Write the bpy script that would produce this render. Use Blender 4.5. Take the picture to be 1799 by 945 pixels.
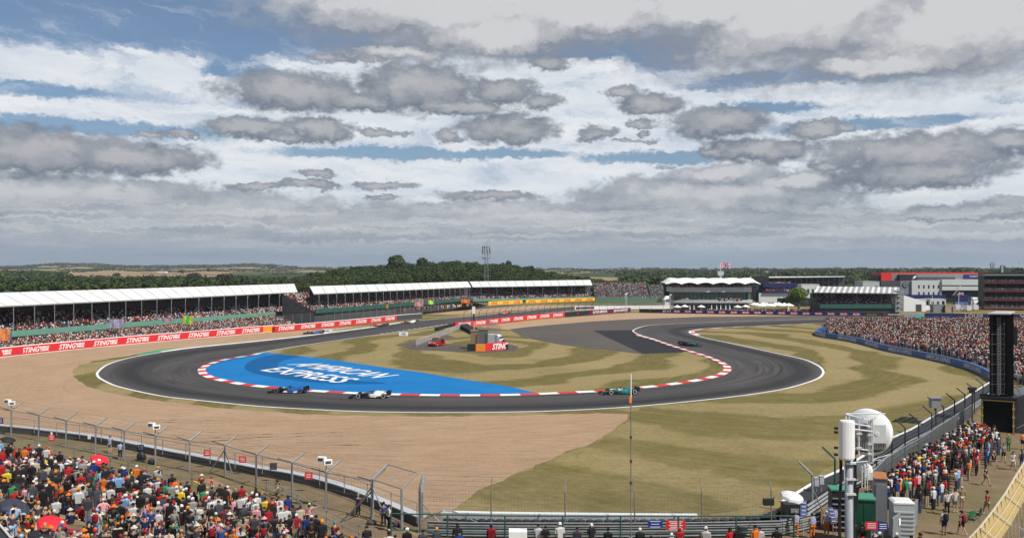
import bpy, bmesh, math, random
import numpy as np
from mathutils import Vector, Matrix
for o in list(bpy.data.objects): bpy.data.objects.remove(o)
random.seed(7); RNG = np.random.default_rng(11)
SC = bpy.context.scene; COL = SC.collection
F = 1540.0; CX = 899.5; CY = 472.5; H = 18.0
R = math.radians
# ------------------------------------------------------------------ camera
cam = bpy.data.cameras.new('camera'); camo = bpy.data.objects.new('camera', cam); COL.objects.link(camo)
camo.location = (0, 0, H); camo.rotation_euler = (R(90), 0, 0)
cam.sensor_width = 36; cam.lens = 36 * F / 1799; cam.clip_start = 0.5; cam.clip_end = 30000
SC.camera = camo
# ------------------------------------------------------------------ light
SUN_EL = 52; SUN_V = Vector((0.79, -0.61, 0)).normalized()      # horizontal direction towards the sun
SC.view_settings.view_transform = 'Standard'; SC.view_settings.look = 'None'
SC.view_settings.exposure = 0.06; SC.view_settings.gamma = 1
sl = bpy.data.lights.new('sun', 'SUN'); sl.energy = 5.0; sl.angle = R(0.53); sl.color = (1.0, 0.95, 0.875)
so = bpy.data.objects.new('sun', sl); COL.objects.link(so)
tosun = Vector((SUN_V.x * math.cos(R(SUN_EL)), SUN_V.y * math.cos(R(SUN_EL)), math.sin(R(SUN_EL))))
so.rotation_euler = tosun.to_track_quat('Z', 'Y').to_euler(); so.location = (0, 0, 60)
W = bpy.data.worlds.new('World'); SC.world = W; W.use_nodes = True
wt = W.node_tree; wt.nodes.clear()
try:
    W.cycles.sampling_method = 'MANUAL'; W.cycles.sample_map_resolution = 512
except Exception: pass

def lin(r, g=None, b=None):
    if g is None: r, g, b = r
    f = lambda c: (c / 255 / 12.92) if c / 255 <= 0.04045 else ((c / 255 + 0.055) / 1.055) ** 2.4
    return (f(r), f(g), f(b))

class NT:
    """small node-tree helper"""
    def __init__(s, t): s.t = t; s.n = t.nodes; s.l = t.links
    def node(s, ty, **k):
        n = s.n.new(ty)
        for a, b in k.items(): setattr(n, a, b)
        return n
    def put(s, inp, v):
        if isinstance(v, bpy.types.NodeSocket): s.l.new(v, inp)
        elif v is not None:
            if hasattr(inp, 'default_value') and inp.type == 'RGBA' and len(v) == 3: v = (*v, 1)
            inp.default_value = v
    def m(s, op, a, b=None, c=None, clamp=False):
        n = s.node('ShaderNodeMath', operation=op, use_clamp=clamp)
        for i, v in enumerate((a, b, c)):
            if v is not None: s.put(n.inputs[i], v)
        return n.outputs[0]
    def vm(s, op, a, b=None, c=None):
        n = s.node('ShaderNodeVectorMath', operation=op)
        for i, v in enumerate((a, b, c)):
            if v is not None: s.put(n.inputs[i], v)
        return n.outputs['Value'] if op in ('LENGTH', 'DOT_PRODUCT', 'DISTANCE') else n.outputs[0]
    def noise(s, vec, scale, detail=4, rough=0.55, dist=0.0, col=False):
        n = s.node('ShaderNodeTexNoise'); s.put(n.inputs['Vector'], vec)
        n.inputs['Scale'].default_value = scale; n.inputs['Detail'].default_value = detail
        n.inputs['Roughness'].default_value = rough; n.inputs['Distortion'].default_value = dist
        return n.outputs['Color' if col else 'Fac']
    def rng(s, v, a, b, c=0.0, d=1.0, smooth=False):
        n = s.node('ShaderNodeMapRange', interpolation_type='SMOOTHSTEP' if smooth else 'LINEAR')
        s.put(n.inputs['Value'], v)
        for k, x in zip(('From Min', 'From Max', 'To Min', 'To Max'), (a, b, c, d)): s.put(n.inputs[k], x)
        return n.outputs[0]
    def mix(s, f, a, b, mode='MIX'):
        n = s.node('ShaderNodeMix', data_type='RGBA', blend_type=mode)
        s.put(n.inputs[0], f); s.put(n.inputs[6], a); s.put(n.inputs[7], b)
        return n.outputs[2]
    def comb(s, x, y, z=0.0):
        n = s.node('ShaderNodeCombineXYZ'); s.put(n.inputs[0], x); s.put(n.inputs[1], y); s.put(n.inputs[2], z)
        return n.outputs[0]
    def sep(s, v):
        n = s.node('ShaderNodeSeparateXYZ'); s.put(n.inputs[0], v); return n.outputs

# ------------------------------------------------------------------ sky with two decks of cloud, laid out by azimuth and elevation
def build_sky():
    T = NT(wt)
    STR = 0.1
    sky = T.node('ShaderNodeTexSky', sky_type='NISHITA'); sky.sun_disc = False
    sky.sun_elevation = R(SUN_EL); sky.sun_rotation = math.atan2(SUN_V.x, SUN_V.y)
    sky.air_density = 1.0; sky.dust_density = 0.6; sky.ozone_density = 1.6
    tc = T.node('ShaderNodeTexCoord')
    x, y, z = T.sep(tc.outputs['Generated'])
    az = T.m('ARCTAN2', x, y); el = T.m('ARCSINE', z)
    P0 = T.comb(T.m('MULTIPLY', az, 57.29578), T.m('MULTIPLY', el, 57.29578), 0.0)      # degrees
    def ae(px, py):
        a = math.atan((px - CX) / F); e = math.atan((CY - py) / F * math.cos(a))
        return math.degrees(a), math.degrees(e)
    def field(P, blobs):
        acc = None
        for (px, py, sx, sy) in blobs:
            a, e = ae(px, py); ix = 1 / (sx * 57.3 / F); iy = 1 / (sy * 57.3 / F)
            v = T.vm('MULTIPLY_ADD', P, (ix, iy, 0), (-a * ix, -e * iy, 0))
            d = T.vm('LENGTH', v)
            if acc is None: acc = d
            else:
                n = T.node('ShaderNodeMath', operation='SMOOTH_MIN'); T.put(n.inputs[0], acc); T.put(n.inputs[1], d)
                n.inputs[2].default_value = 0.25; acc = n.outputs[0]
        return acc
    st = T.vm('MULTIPLY', P0, (0.42, 1.0, 1.0))
    w1 = T.vm('SUBTRACT', T.noise(st, 0.55, 5, 0.6, col=True), (0.5, 0.5, 0.5))
    w2 = T.vm('SUBTRACT', T.noise(T.vm('MULTIPLY', P0, (0.7, 1.0, 1.0)), 2.6, 6, 0.64, col=True), (0.5, 0.5, 0.5))
    Pw = T.vm('ADD', P0, T.vm('ADD', T.vm('MULTIPLY', w1, (2.6, 1.1, 0)), T.vm('MULTIPLY', w2, (1.3, 0.85, 0))))
    big = [(740,20,270,60),(860,62,210,46),(1030,25,190,55),(1220,15,150,48),(1400,40,270,88),(1690,50,270,80),(1600,112,170,26),(1480,118,90,18),(700,90,120,16)]
    mid = [(525,165,135,33),(640,182,60,17),(740,155,108,44),(800,188,95,14),(885,160,62,22),(955,182,40,15),(583,103,35,9),(650,104,26,8),(960,112,35,14),
           (440,226,80,15),(560,228,60,20),(500,243,50,8),(265,236,26,6),(322,236,26,6),(670,232,46,7),
           (50,266,150,38),(230,276,125,27),(890,228,85,28),(785,238,26,11),(555,306,34,8),(450,327,48,7),(540,325,62,7),(675,323,64,8),
           (672,346,30,5),(860,343,90,10),(1045,235,34,13),(1125,216,30,10),(1133,235,12,5),(1120,248,38,4),(1140,180,60,20),(1090,162,32,12),
           (1265,215,86,28),(1430,226,48,14),(1475,224,17,7),(1335,264,98,22),(1250,268,32,8),(1610,268,175,32),(1605,306,130,24),
           (1775,250,60,17),(1450,290,36,10),(1157,291,16,4),(1690,372,100,14),(1790,352,60,9)]
    low = [(60,345,360,40),(330,378,340,44),(600,400,420,42),(1000,398,640,44),(1250,345,230,42),(1265,308,120,20),(1400,320,90,17),(860,378,260,26),(1650,408,420,32),(900,440,2400,34),(-200,420,900,80)]
    fine = T.noise(T.vm('MULTIPLY', P0, (0.6, 1.0, 1.0)), 1.9, 8, 0.62)
    # shared horizontal streak noise
    streak = T.noise(T.vm('MULTIPLY', Pw, (0.16, 1.0, 1.0)), 0.9, 6, 0.6, 0.4)
    shr = T.comb(T.m('ADD', T.m('MULTIPLY', T.sep(Pw)[0], 0.20), T.m('MULTIPLY', T.sep(Pw)[1], 0.26)), T.m('MULTIPLY', T.sep(Pw)[1], 0.62), 0.5)
    wisp = T.noise(T.vm('ADD', shr, (7.3, 2.1, 0.5)), 0.8, 9, 0.66, 1.1)
    # high white veil with blue openings
    blue = field(Pw, [(200,15,430,62),(560,50,110,50),(120,222,250,10),(640,268,150,9),(900,272,110,8),(1160,92,80,30),(1010,88,110,18),(1440,135,180,14),
                      (30,155,100,12),(1530,218,170,10),(1150,275,130,9),(420,118,60,20),(1330,190,120,9),(1270,80,60,14)])
    veil = T.m('ADD', T.rng(blue, 0.55, 1.6, -0.6, 0.72, True), T.m('MULTIPLY', T.m('SUBTRACT', T.m('ADD', T.m('MULTIPLY', wisp, 0.72), T.m('MULTIPLY', streak, 0.28)), 0.5), 4.6))
    veil = T.rng(veil, -0.6, 0.75, 0.06, 0.97, True)
    e_deg = T.m('MULTIPLY', el, 57.29578)
    veil = T.m('MULTIPLY', veil, T.m('MULTIPLY', T.rng(e_deg, 19, 34, 1, 0.22, True), T.rng(T.m('ABSOLUTE', az), 0.75, 1.5, 1, 0.35, True)))      # veil thinned outside the view, overhead and behind, to cut the fill light
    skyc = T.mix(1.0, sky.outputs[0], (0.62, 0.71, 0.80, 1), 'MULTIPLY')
    K = 1 / STR / (2 ** SC.view_settings.exposure)
    def c(*rgb): return tuple(v * K for v in lin(*rgb)) + (1,)
    vcol = T.mix(T.rng(streak, 0.3, 0.7), c(208, 217, 229), c(242, 243, 245))
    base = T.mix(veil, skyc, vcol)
    # puffy clouds: ragged edges, thin grey rims, pale thick middles, darker flat undersides
    bil = T.noise(T.vm('MULTIPLY', P0, (0.75, 1.0, 1.0)), 0.95, 7, 0.58, 0.3)
    soft_n = T.noise(T.vm('MULTIPLY', Pw, (0.35, 0.9, 1.0)), 0.5, 5, 0.55)
    puff = T.noise(T.vm('MULTIPLY', Pw, (0.55, 1.0, 1.0)), 1.3, 5, 0.5)
    def deck(base, blobs, edge, soft, top, body, dark, amt=0.95, up=0.45, wl=0.5, wn=1.2):
        f0 = field(Pw, blobs)
        f1 = field(T.vm('ADD', Pw, (0.0, up, 0)), blobs)
        n_ = T.m('ADD', T.m('MULTIPLY', bil, 0.7), T.m('MULTIPLY', fine, 0.3))
        fn = T.m('ADD', T.m('MULTIPLY', T.m('SUBTRACT', n_, 0.5), -edge), f0)
        a = T.rng(fn, 1.0 + soft, 1.0 - soft, 0, amt, True)
        depth = T.rng(fn, 1.1, 0.2, 0, 1, True)
        lift = T.rng(T.m('SUBTRACT', f1, f0), -0.5, 0.5, -1, 1)
        k1 = T.m('ADD', T.m('ADD', T.m('MULTIPLY', depth, 0.8), T.m('MULTIPLY', lift, wl)), T.m('ADD', T.m('MULTIPLY', T.m('SUBTRACT', soft_n, 0.5), wn), T.m('MULTIPLY', T.m('SUBTRACT', puff, 0.5), wn * .8)))
        colr = T.mix(T.rng(k1, -0.1, 0.55, 0, 1, True), dark, body)
        colr = T.mix(T.rng(k1, 0.45, 1.1, 0, 1, True), colr, top)
        return T.mix(a, base, colr)
    base = deck(base, low, 1.15, 0.18, c(202, 203, 207), c(168, 173, 181), c(134, 143, 155), 0.95, 0.35, .45, 1.5)
    base = deck(base, mid, 1.65, 0.27, c(180, 181, 185), c(147, 152, 162), c(108, 119, 134), 0.97, 0.6, .18, 1.0)
    base = deck(base, big, 1.35, 0.5, c(207, 208, 210), c(176, 178, 184), c(138, 145, 157), 0.97, 1.6, .6, 1.7)
    # flat layers of cloud seen edge-on towards the horizon
    band = T.noise(T.vm('MULTIPLY', Pw, (0.07, 1.5, 1.0)), 1.5, 7, 0.62, 0.3)
    bcol = T.mix(T.rng(band, 0.38, 0.62, 0, 1, True), c(134, 145, 158), c(204, 207, 211))
    base = T.mix(T.m('MULTIPLY', T.rng(e_deg, 5.2, 2.6, 0, 0.72, True), T.rng(band, 0.3, 0.5)), base, bcol)
    hz = T.mix(T.rng(T.noise(T.vm('MULTIPLY', P0, (0.05, 1.6, 1)), 1.1, 4), 0.35, 0.65), c(136, 153, 170), c(152, 166, 180))
    base = T.mix(T.rng(e_deg, 2.6, 0.4, 0, 0.93, True), base, hz)
    bg = T.node('ShaderNodeBackground'); T.put(bg.inputs[0], base); bg.inputs[1].default_value = STR
    out = T.node('ShaderNodeOutputWorld'); T.l.new(bg.outputs[0], out.inputs[0])
build_sky()

# ------------------------------------------------------------------ helpers
def G(px, py, z=0.0):
    D = F * (H - z) / (py - CY); return ((px - CX) / F * D, D, z)
def P(px, py, D): return ((px - CX) / F * D, D, H - (py - CY) / F * D)
def XD(px, D, z=0.0): return ((px - CX) / F * D, D, z)
BN = (-0.589, -0.808)
def bank_d(x, y): return (x + 54.3) * BN[0] + (y - 95) * BN[1]
def bank_z(x, y): return min(max((bank_d(x, y) - 3) * 0.2, 0.0), 8.0)
def GB(px, py):
    a = (px - CX) / F; b = (py - CY) / F
    # H - t b = .2*((t a+54.3)*n0 + (t-95)*n1 - 3)
    c0 = .2 * (54.3 * BN[0] - 95 * BN[1] - 3); c1 = .2 * (a * BN[0] + BN[1])
    t = (H - c0) / (b + c1); z = c0 + c1 * t
    if z < 0: return G(px, py)
    return (t * a, t, z)

class MB:
    def __init__(s): s.v = []; s.f = []; s.m = []; s.c = []; s.T = None; s.col = None
    def add(s, vs, fs, m=0):
        k = len(s.v)
        if s.T is not None: vs = [tuple(s.T @ Vector(v)) for v in vs]
        s.v += [tuple(v) for v in vs]
        for f in fs: s.f.append(tuple(i + k for i in f)); s.m.append(m); s.c.append(s.col)
    def poly(s, pts, m=0): s.add(pts, [tuple(range(len(pts)))], m)
    def box(s, c, d, m=0, rz=0.0, taper=1.0):
        x, y, z = (q / 2 for q in d); vs = []
        for k, (sx, sy, sz) in enumerate([(-1,-1,-1),(1,-1,-1),(1,1,-1),(-1,1,-1),(-1,-1,1),(1,-1,1),(1,1,1),(-1,1,1)]):
            t = taper if sz > 0 else 1.0; X = sx * x * t; Y = sy * y * t
            vs.append((c[0] + X * math.cos(rz) - Y * math.sin(rz), c[1] + X * math.sin(rz) + Y * math.cos(rz), c[2] + sz * z))
        s.add(vs, [(0,3,2,1),(4,5,6,7),(0,1,5,4),(1,2,6,5),(2,3,7,6),(3,0,4,7)], m)
    def hexa(s, b, t, m=0):
        s.add(list(b) + list(t), [(3,2,1,0),(4,5,6,7),(0,1,5,4),(1,2,6,5),(2,3,7,6),(3,0,4,7)], m)
    def loft(s, rings, m=0, caps=True, closed=True):
        n = len(rings[0]); vs = [p for r in rings for p in r]; fs = []
        for i in range(len(rings) - 1):
            for j in range(n if closed else n - 1):
                a = i * n + j; b = i * n + (j + 1) % n; fs.append((a, b, b + n, a + n))
        if caps and closed: fs.append(tuple(reversed(range(n)))); fs.append(tuple(range((len(rings) - 1) * n, len(rings) * n)))
        s.add(vs, fs, m)
    def tube(s, pts, r, n=6, m=0, caps=True):
        pts = [Vector(p) for p in pts]; rs = r if isinstance(r, (list, tuple)) else [r] * len(pts); rings = []
        for i, p in enumerate(pts):
            d = (pts[min(i + 1, len(pts) - 1)] - pts[max(i - 1, 0)]).normalized()
            u = d.cross(Vector((0, 0, 1)) if abs(d.z) < 0.95 else Vector((0, 1, 0))).normalized(); w = u.cross(d)
            rings.append([tuple(p + (u * math.cos(t) + w * math.sin(t)) * rs[i]) for t in [2 * math.pi * k / n for k in range(n)]])
        s.loft(rings, m, caps)
    def lathe(s, prof, o=(0, 0, 0), ax=(0, 0, 1), n=16, m=0):
        ax = Vector(ax).normalized(); u = ax.orthogonal().normalized(); w = ax.cross(u); o = Vector(o)
        s.loft([[tuple(o + ax * h + (u * math.cos(t) + w * math.sin(t)) * max(r, 1e-4)) for t in [2 * math.pi * k / n for k in range(n)]] for r, h in prof], m)
    def ball(s, c, r, m=0, n=10, k=6):
        rx, ry, rz = r if isinstance(r, tuple) else (r, r, r)
        s.loft([[(c[0] + rx * max(math.sin(a), .02) * math.cos(t), c[1] + ry * max(math.sin(a), .02) * math.sin(t), c[2] + rz * math.cos(a)) for t in [2 * math.pi * j / n for j in range(n)]] for a in [math.pi * (1 - i / k) for i in range(k + 1)]], m)
    def mesh(s, name, mats, smooth=False):
        me = bpy.data.meshes.new(name); me.from_pydata(s.v, [], s.f)
        for q in mats: me.materials.append(q)
        me.polygons.foreach_set('material_index', s.m)
        if smooth: me.polygons.foreach_set('use_smooth', [True] * len(s.f))
        if any(q is not None for q in s.c):
            a = me.color_attributes.new('Col', 'FLOAT_COLOR', 'CORNER')
            arr = []
            for q, f in zip(s.c, s.f): arr += list((*(q or (.5, .5, .5)), 1.0)) * len(f)
            a.data.foreach_set('color', arr)
        me.update(); return me
    def build(s, name, mats, parent=None, smooth=False, loc=None, fix=True):
        if not isinstance(mats, (list, tuple)): mats = [mats]
        me = s.mesh(name, mats, smooth)
        if fix:
            b = bmesh.new(); b.from_mesh(me); bmesh.ops.recalc_face_normals(b, faces=b.faces); b.to_mesh(me); b.free()
        o = bpy.data.objects.new(name, me); COL.objects.link(o)
        if parent is not None: o.parent = parent
        if loc is not None: o.location = loc
        return o

USED = {}
def tag(o, label=None, cat=None, group=None, kind=None):
    if label: o['label'] = label
    if cat: o['category'] = cat
    if group: o['group'] = group
    if kind: o['kind'] = kind
    return o
def thing(name, label, cat, loc=(0, 0, 0), rz=0.0, group=None):
    o = bpy.data.objects.new(name, None); COL.objects.link(o); o.empty_display_size = 0.3
    o.location = loc; o.rotation_euler = (0, 0, rz); return tag(o, label, cat, group)
def copy_tree(o, parent=None):
    c = o.copy(); COL.objects.link(c); c.parent = parent
    for ch in list(o.children): copy_tree(ch, c)
    return c

# ------------------------------------------------------------------ materials
MATS = {}
def mat(name, col, rough=0.75, var=0.12, scale=3.0, metal=0.0, bump=0.0, spec=0.4, coat=0.0):
    if name in MATS: return MATS[name]
    m = bpy.data.materials.new(name); m.use_nodes = True; T = NT(m.node_tree); b = T.n['Principled BSDF']
    tc = T.node('ShaderNodeTexCoord'); n = T.noise(tc.outputs['Object'], scale, 5, 0.6)
    c = T.mix(T.rng(n, 0.3, 0.7), tuple(v * (1 - var) for v in col), tuple(min(1, v * (1 + var)) for v in col))
    T.put(b.inputs['Base Color'], c); b.inputs['Roughness'].default_value = rough; b.inputs['Metallic'].default_value = metal
    b.inputs['Specular IOR Level'].default_value = spec
    if coat: b.inputs['Coat Weight'].default_value = coat
    if bump:
        bn = T.node('ShaderNodeBump'); bn.inputs['Strength'].default_value = bump; bn.inputs['Distance'].default_value = 0.05
        T.put(bn.inputs['Height'], T.noise(tc.outputs['Object'], scale * 6, 3)); T.l.new(bn.outputs[0], b.inputs['Normal'])
    MATS[name] = m; return m
def objmat(name, rough=0.85, pattern=False, k=1.0):
    """cloth or paint coloured by the object's own colour"""
    if name in MATS: return MATS[name]
    m = bpy.data.materials.new(name); m.use_nodes = True; T = NT(m.node_tree); b = T.n['Principled BSDF']
    oi = T.node('ShaderNodeObjectInfo'); tc = T.node('ShaderNodeTexCoord'); n = T.noise(tc.outputs['Object'], 7, 4, 0.6)
    c = T.mix(1.0, oi.outputs['Color'], T.mix(T.rng(n, 0.3, 0.7), (0.8 * k,) * 3, (1.1 * k,) * 3), 'MULTIPLY')
    if pattern:
        n2 = T.noise(T.vm('MULTIPLY', tc.outputs['Object'], (2, 2, 1)), 9, 2)
        c = T.mix(T.rng(n2, 0.56, 0.6), c, (0.6, 0.58, 0.55))
    T.put(b.inputs['Base Color'], c); b.inputs['Roughness'].default_value = rough; b.inputs['Specular IOR Level'].default_value = 0.2
    MATS[name] = m; return m
def attrmat(name, rough=0.85, var=0.12, scale=2.0, sss=False):
    if name in MATS: return MATS[name]
    m = bpy.data.materials.new(name); m.use_nodes = True; T = NT(m.node_tree); b = T.n['Principled BSDF']
    at = T.node('ShaderNodeAttribute', attribute_name='Col'); tc = T.node('ShaderNodeTexCoord'); n = T.noise(tc.outputs['Object'], scale, 3)
    T.put(b.inputs['Base Color'], T.mix(1.0, at.outputs['Color'], T.mix(n, (1 - var,) * 3, (1 + var,) * 3), 'MULTIPLY'))
    b.inputs['Roughness'].default_value = rough; b.inputs['Specular IOR Level'].default_value = 0.15
    MATS[name] = m; return m
WHITE = mat('white_paint', (0.78, 0.78, 0.76), 0.6, 0.06)
OFFW = mat('off_white', (0.62, 0.62, 0.60), 0.6, 0.1)
BLACK = mat('black_paint', (0.02, 0.02, 0.022), 0.55, 0.2)
DARK = mat('dark_grey', (0.06, 0.062, 0.066), 0.6, 0.2)
GREY = mat('mid_grey', (0.22, 0.225, 0.23), 0.6, 0.12)
LGREY = mat('light_grey', (0.42, 0.43, 0.44), 0.55, 0.08)
GALV = mat('galvanised_steel', (0.27, 0.285, 0.29), 0.5, 0.2, 6, 0.2)
WIRE = mat('fence_wire', (0.16, 0.165, 0.17), 0.5, 0.15, 4, 0.4)
RED = mat('red_paint', (0.62, 0.025, 0.03), 0.5, 0.06)
ORANGE = mat('orange_paint', (0.9, 0.28, 0.03), 0.5, 0.06)
YELLOW = mat('yellow_paint', (0.82, 0.47, 0.03), 0.55, 0.1)
NAVY = mat('navy_paint', (0.012, 0.02, 0.11), 0.5, 0.1)
BLUE = mat('blue_board', (0.035, 0.10, 0.29), 0.5, 0.08)
GREEN = mat('green_cabinet', (0.012, 0.075, 0.045), 0.35, 0.12)
SEAG = mat('pale_green_wall', (0.13, 0.28, 0.21), 0.7, 0.12, 0.6)
DKGREEN = mat('dark_green_wall', (0.02, 0.09, 0.07), 0.7, 0.2, 0.6)
TYRE = mat('rubber', (0.022, 0.022, 0.024), 0.8, 0.25, 8)
CONC = mat('concrete', (0.27, 0.26, 0.245), 0.9, 0.15, 1.2, bump=0.2)
GLASS = mat('dark_glass', (0.04, 0.085, 0.075), 0.18, 0.5, 0.5, spec=0.8)
MAROON = mat('maroon', (0.13, 0.01, 0.06), 0.5, 0.08)

def text_mesh(txt, size=1.0, bold=0.0, shear=0.0, ext=0.0, wscale=1.0):
    cu = bpy.data.curves.new('t', 'FONT'); cu.body = txt; cu.size = size; cu.offset = bold; cu.shear = shear; cu.extrude = ext
    cu.align_x = 'CENTER'; cu.align_y = 'CENTER'; cu.resolution_u = 3
    ob = bpy.data.objects.new('t', cu); COL.objects.link(ob)
    dg = bpy.context.evaluated_depsgraph_get(); me = bpy.data.meshes.new_from_object(ob.evaluated_get(dg))
    vs = [(v.co.x * wscale, v.co.y, v.co.z) for v in me.vertices]; fs = [tuple(p.vertices) for p in me.polygons]
    bpy.data.objects.remove(ob); bpy.data.curves.remove(cu); bpy.data.meshes.remove(me)
    xs = [v[0] for v in vs]; ys = [v[1] for v in vs]; cx = (min(xs) + max(xs)) / 2; cy = (min(ys) + max(ys)) / 2
    return [(x - cx, y - cy, z) for x, y, z in vs], fs, (max(xs) - min(xs), max(ys) - min(ys))
_TM = {}
def tmesh(*a, **k):
    key = (a, tuple(sorted(k.items())))
    if key not in _TM: _TM[key] = text_mesh(*a, **k)
    return _TM[key]

class Path:
    """ground polyline with arc length"""
    def __init__(s, pts): 
        s.p = [Vector((q[0], q[1])) for q in pts]; s.s = [0.0]
        for a, b in zip(s.p, s.p[1:]): s.s.append(s.s[-1] + (b - a).length)
        s.L = s.s[-1]
    def at(s, t, off=0.0):
        t = min(max(t, -1e9), 1e9); i = 0
        while i < len(s.s) - 2 and t > s.s[i + 1]: i += 1
        d = (s.p[i + 1] - s.p[i]).normalized(); q = s.p[i] + d * (t - s.s[i])
        n = Vector((d.y, -d.x)); return q + n * off, d, n        # n = right-hand side of travel
def smooth(pts, n=6):
    out = []; P_ = [pts[0]] + list(pts) + [pts[-1]]
    for i in range(1, len(P_) - 2):
        p0, p1, p2, p3 = (np.array(P_[i + k], float) for k in (-1, 0, 1, 2))
        for k in range(n):
            t = k / n; out.append(tuple(0.5 * ((2 * p1) + (-p0 + p2) * t + (2 * p0 - 5 * p1 + 4 * p2 - p3) * t * t + (-p0 + 3 * p1 - 3 * p2 + p3) * t ** 3)))
    out.append(tuple(pts[-1])); return out
def board(mb, path, s0, s1, z0, z1, th=0.25, m=0, step=3.0):
    """a wall along the path from s0 to s1 (thickness to the left of travel)"""
    n = max(1, int((s1 - s0) / step)); pr = None
    for k in range(n + 1):
        q, d, nn = path.at(s0 + (s1 - s0) * k / n); b = q - nn * th
        cur = [(q.x, q.y, z0), (q.x, q.y, z1), (b.x, b.y, z1), (b.x, b.y, z0)]
        if pr: mb.add(pr + cur, [(0,1,5,4),(1,2,6,5),(2,3,7,6)] + ([(0,3,2,1)] if k == 1 else []) + ([(4,5,6,7)] if k == n else []), m)
        pr = cur
def board_text(mb, path, s, zc, tm, m=1, off=0.03, flip=1):
    vs, fs, _ = tm; out = []
    for x, y, z in vs:
        q, d, n = path.at(s + x * flip, off + z); out.append((q.x, q.y, zc + y))
    mb.add(out, fs, m)
def wire_grid(mb, a, b, z0, z1, sp=0.3, r=0.012, hs=None, m=0, top=None):
    """mesh of real wires between two ground points"""
    a = Vector(a[:2]); b = Vector(b[:2]); L = (b - a).length; n = max(1, int(L / sp)); d = (b - a).normalized(); nn = Vector((d.y, -d.x))
    for i in range(n + 1):
        q = a + d * (L * i / n)
        mb.add([(q.x - d.x * r, q.y - d.y * r, z0), (q.x + d.x * r, q.y + d.y * r, z0), (q.x + d.x * r, q.y + d.y * r, z1), (q.x - d.x * r, q.y - d.y * r, z1)], [(0, 1, 2, 3)], m)
    for k in range(int((z1 - z0) / (hs or sp)) + 1):
        z = z0 + k * (hs or sp)
        mb.add([(a.x, a.y, z - r), (b.x, b.y, z - r), (b.x, b.y, z + r), (a.x, a.y, z + r)], [(0, 1, 2, 3)], m)
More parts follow.
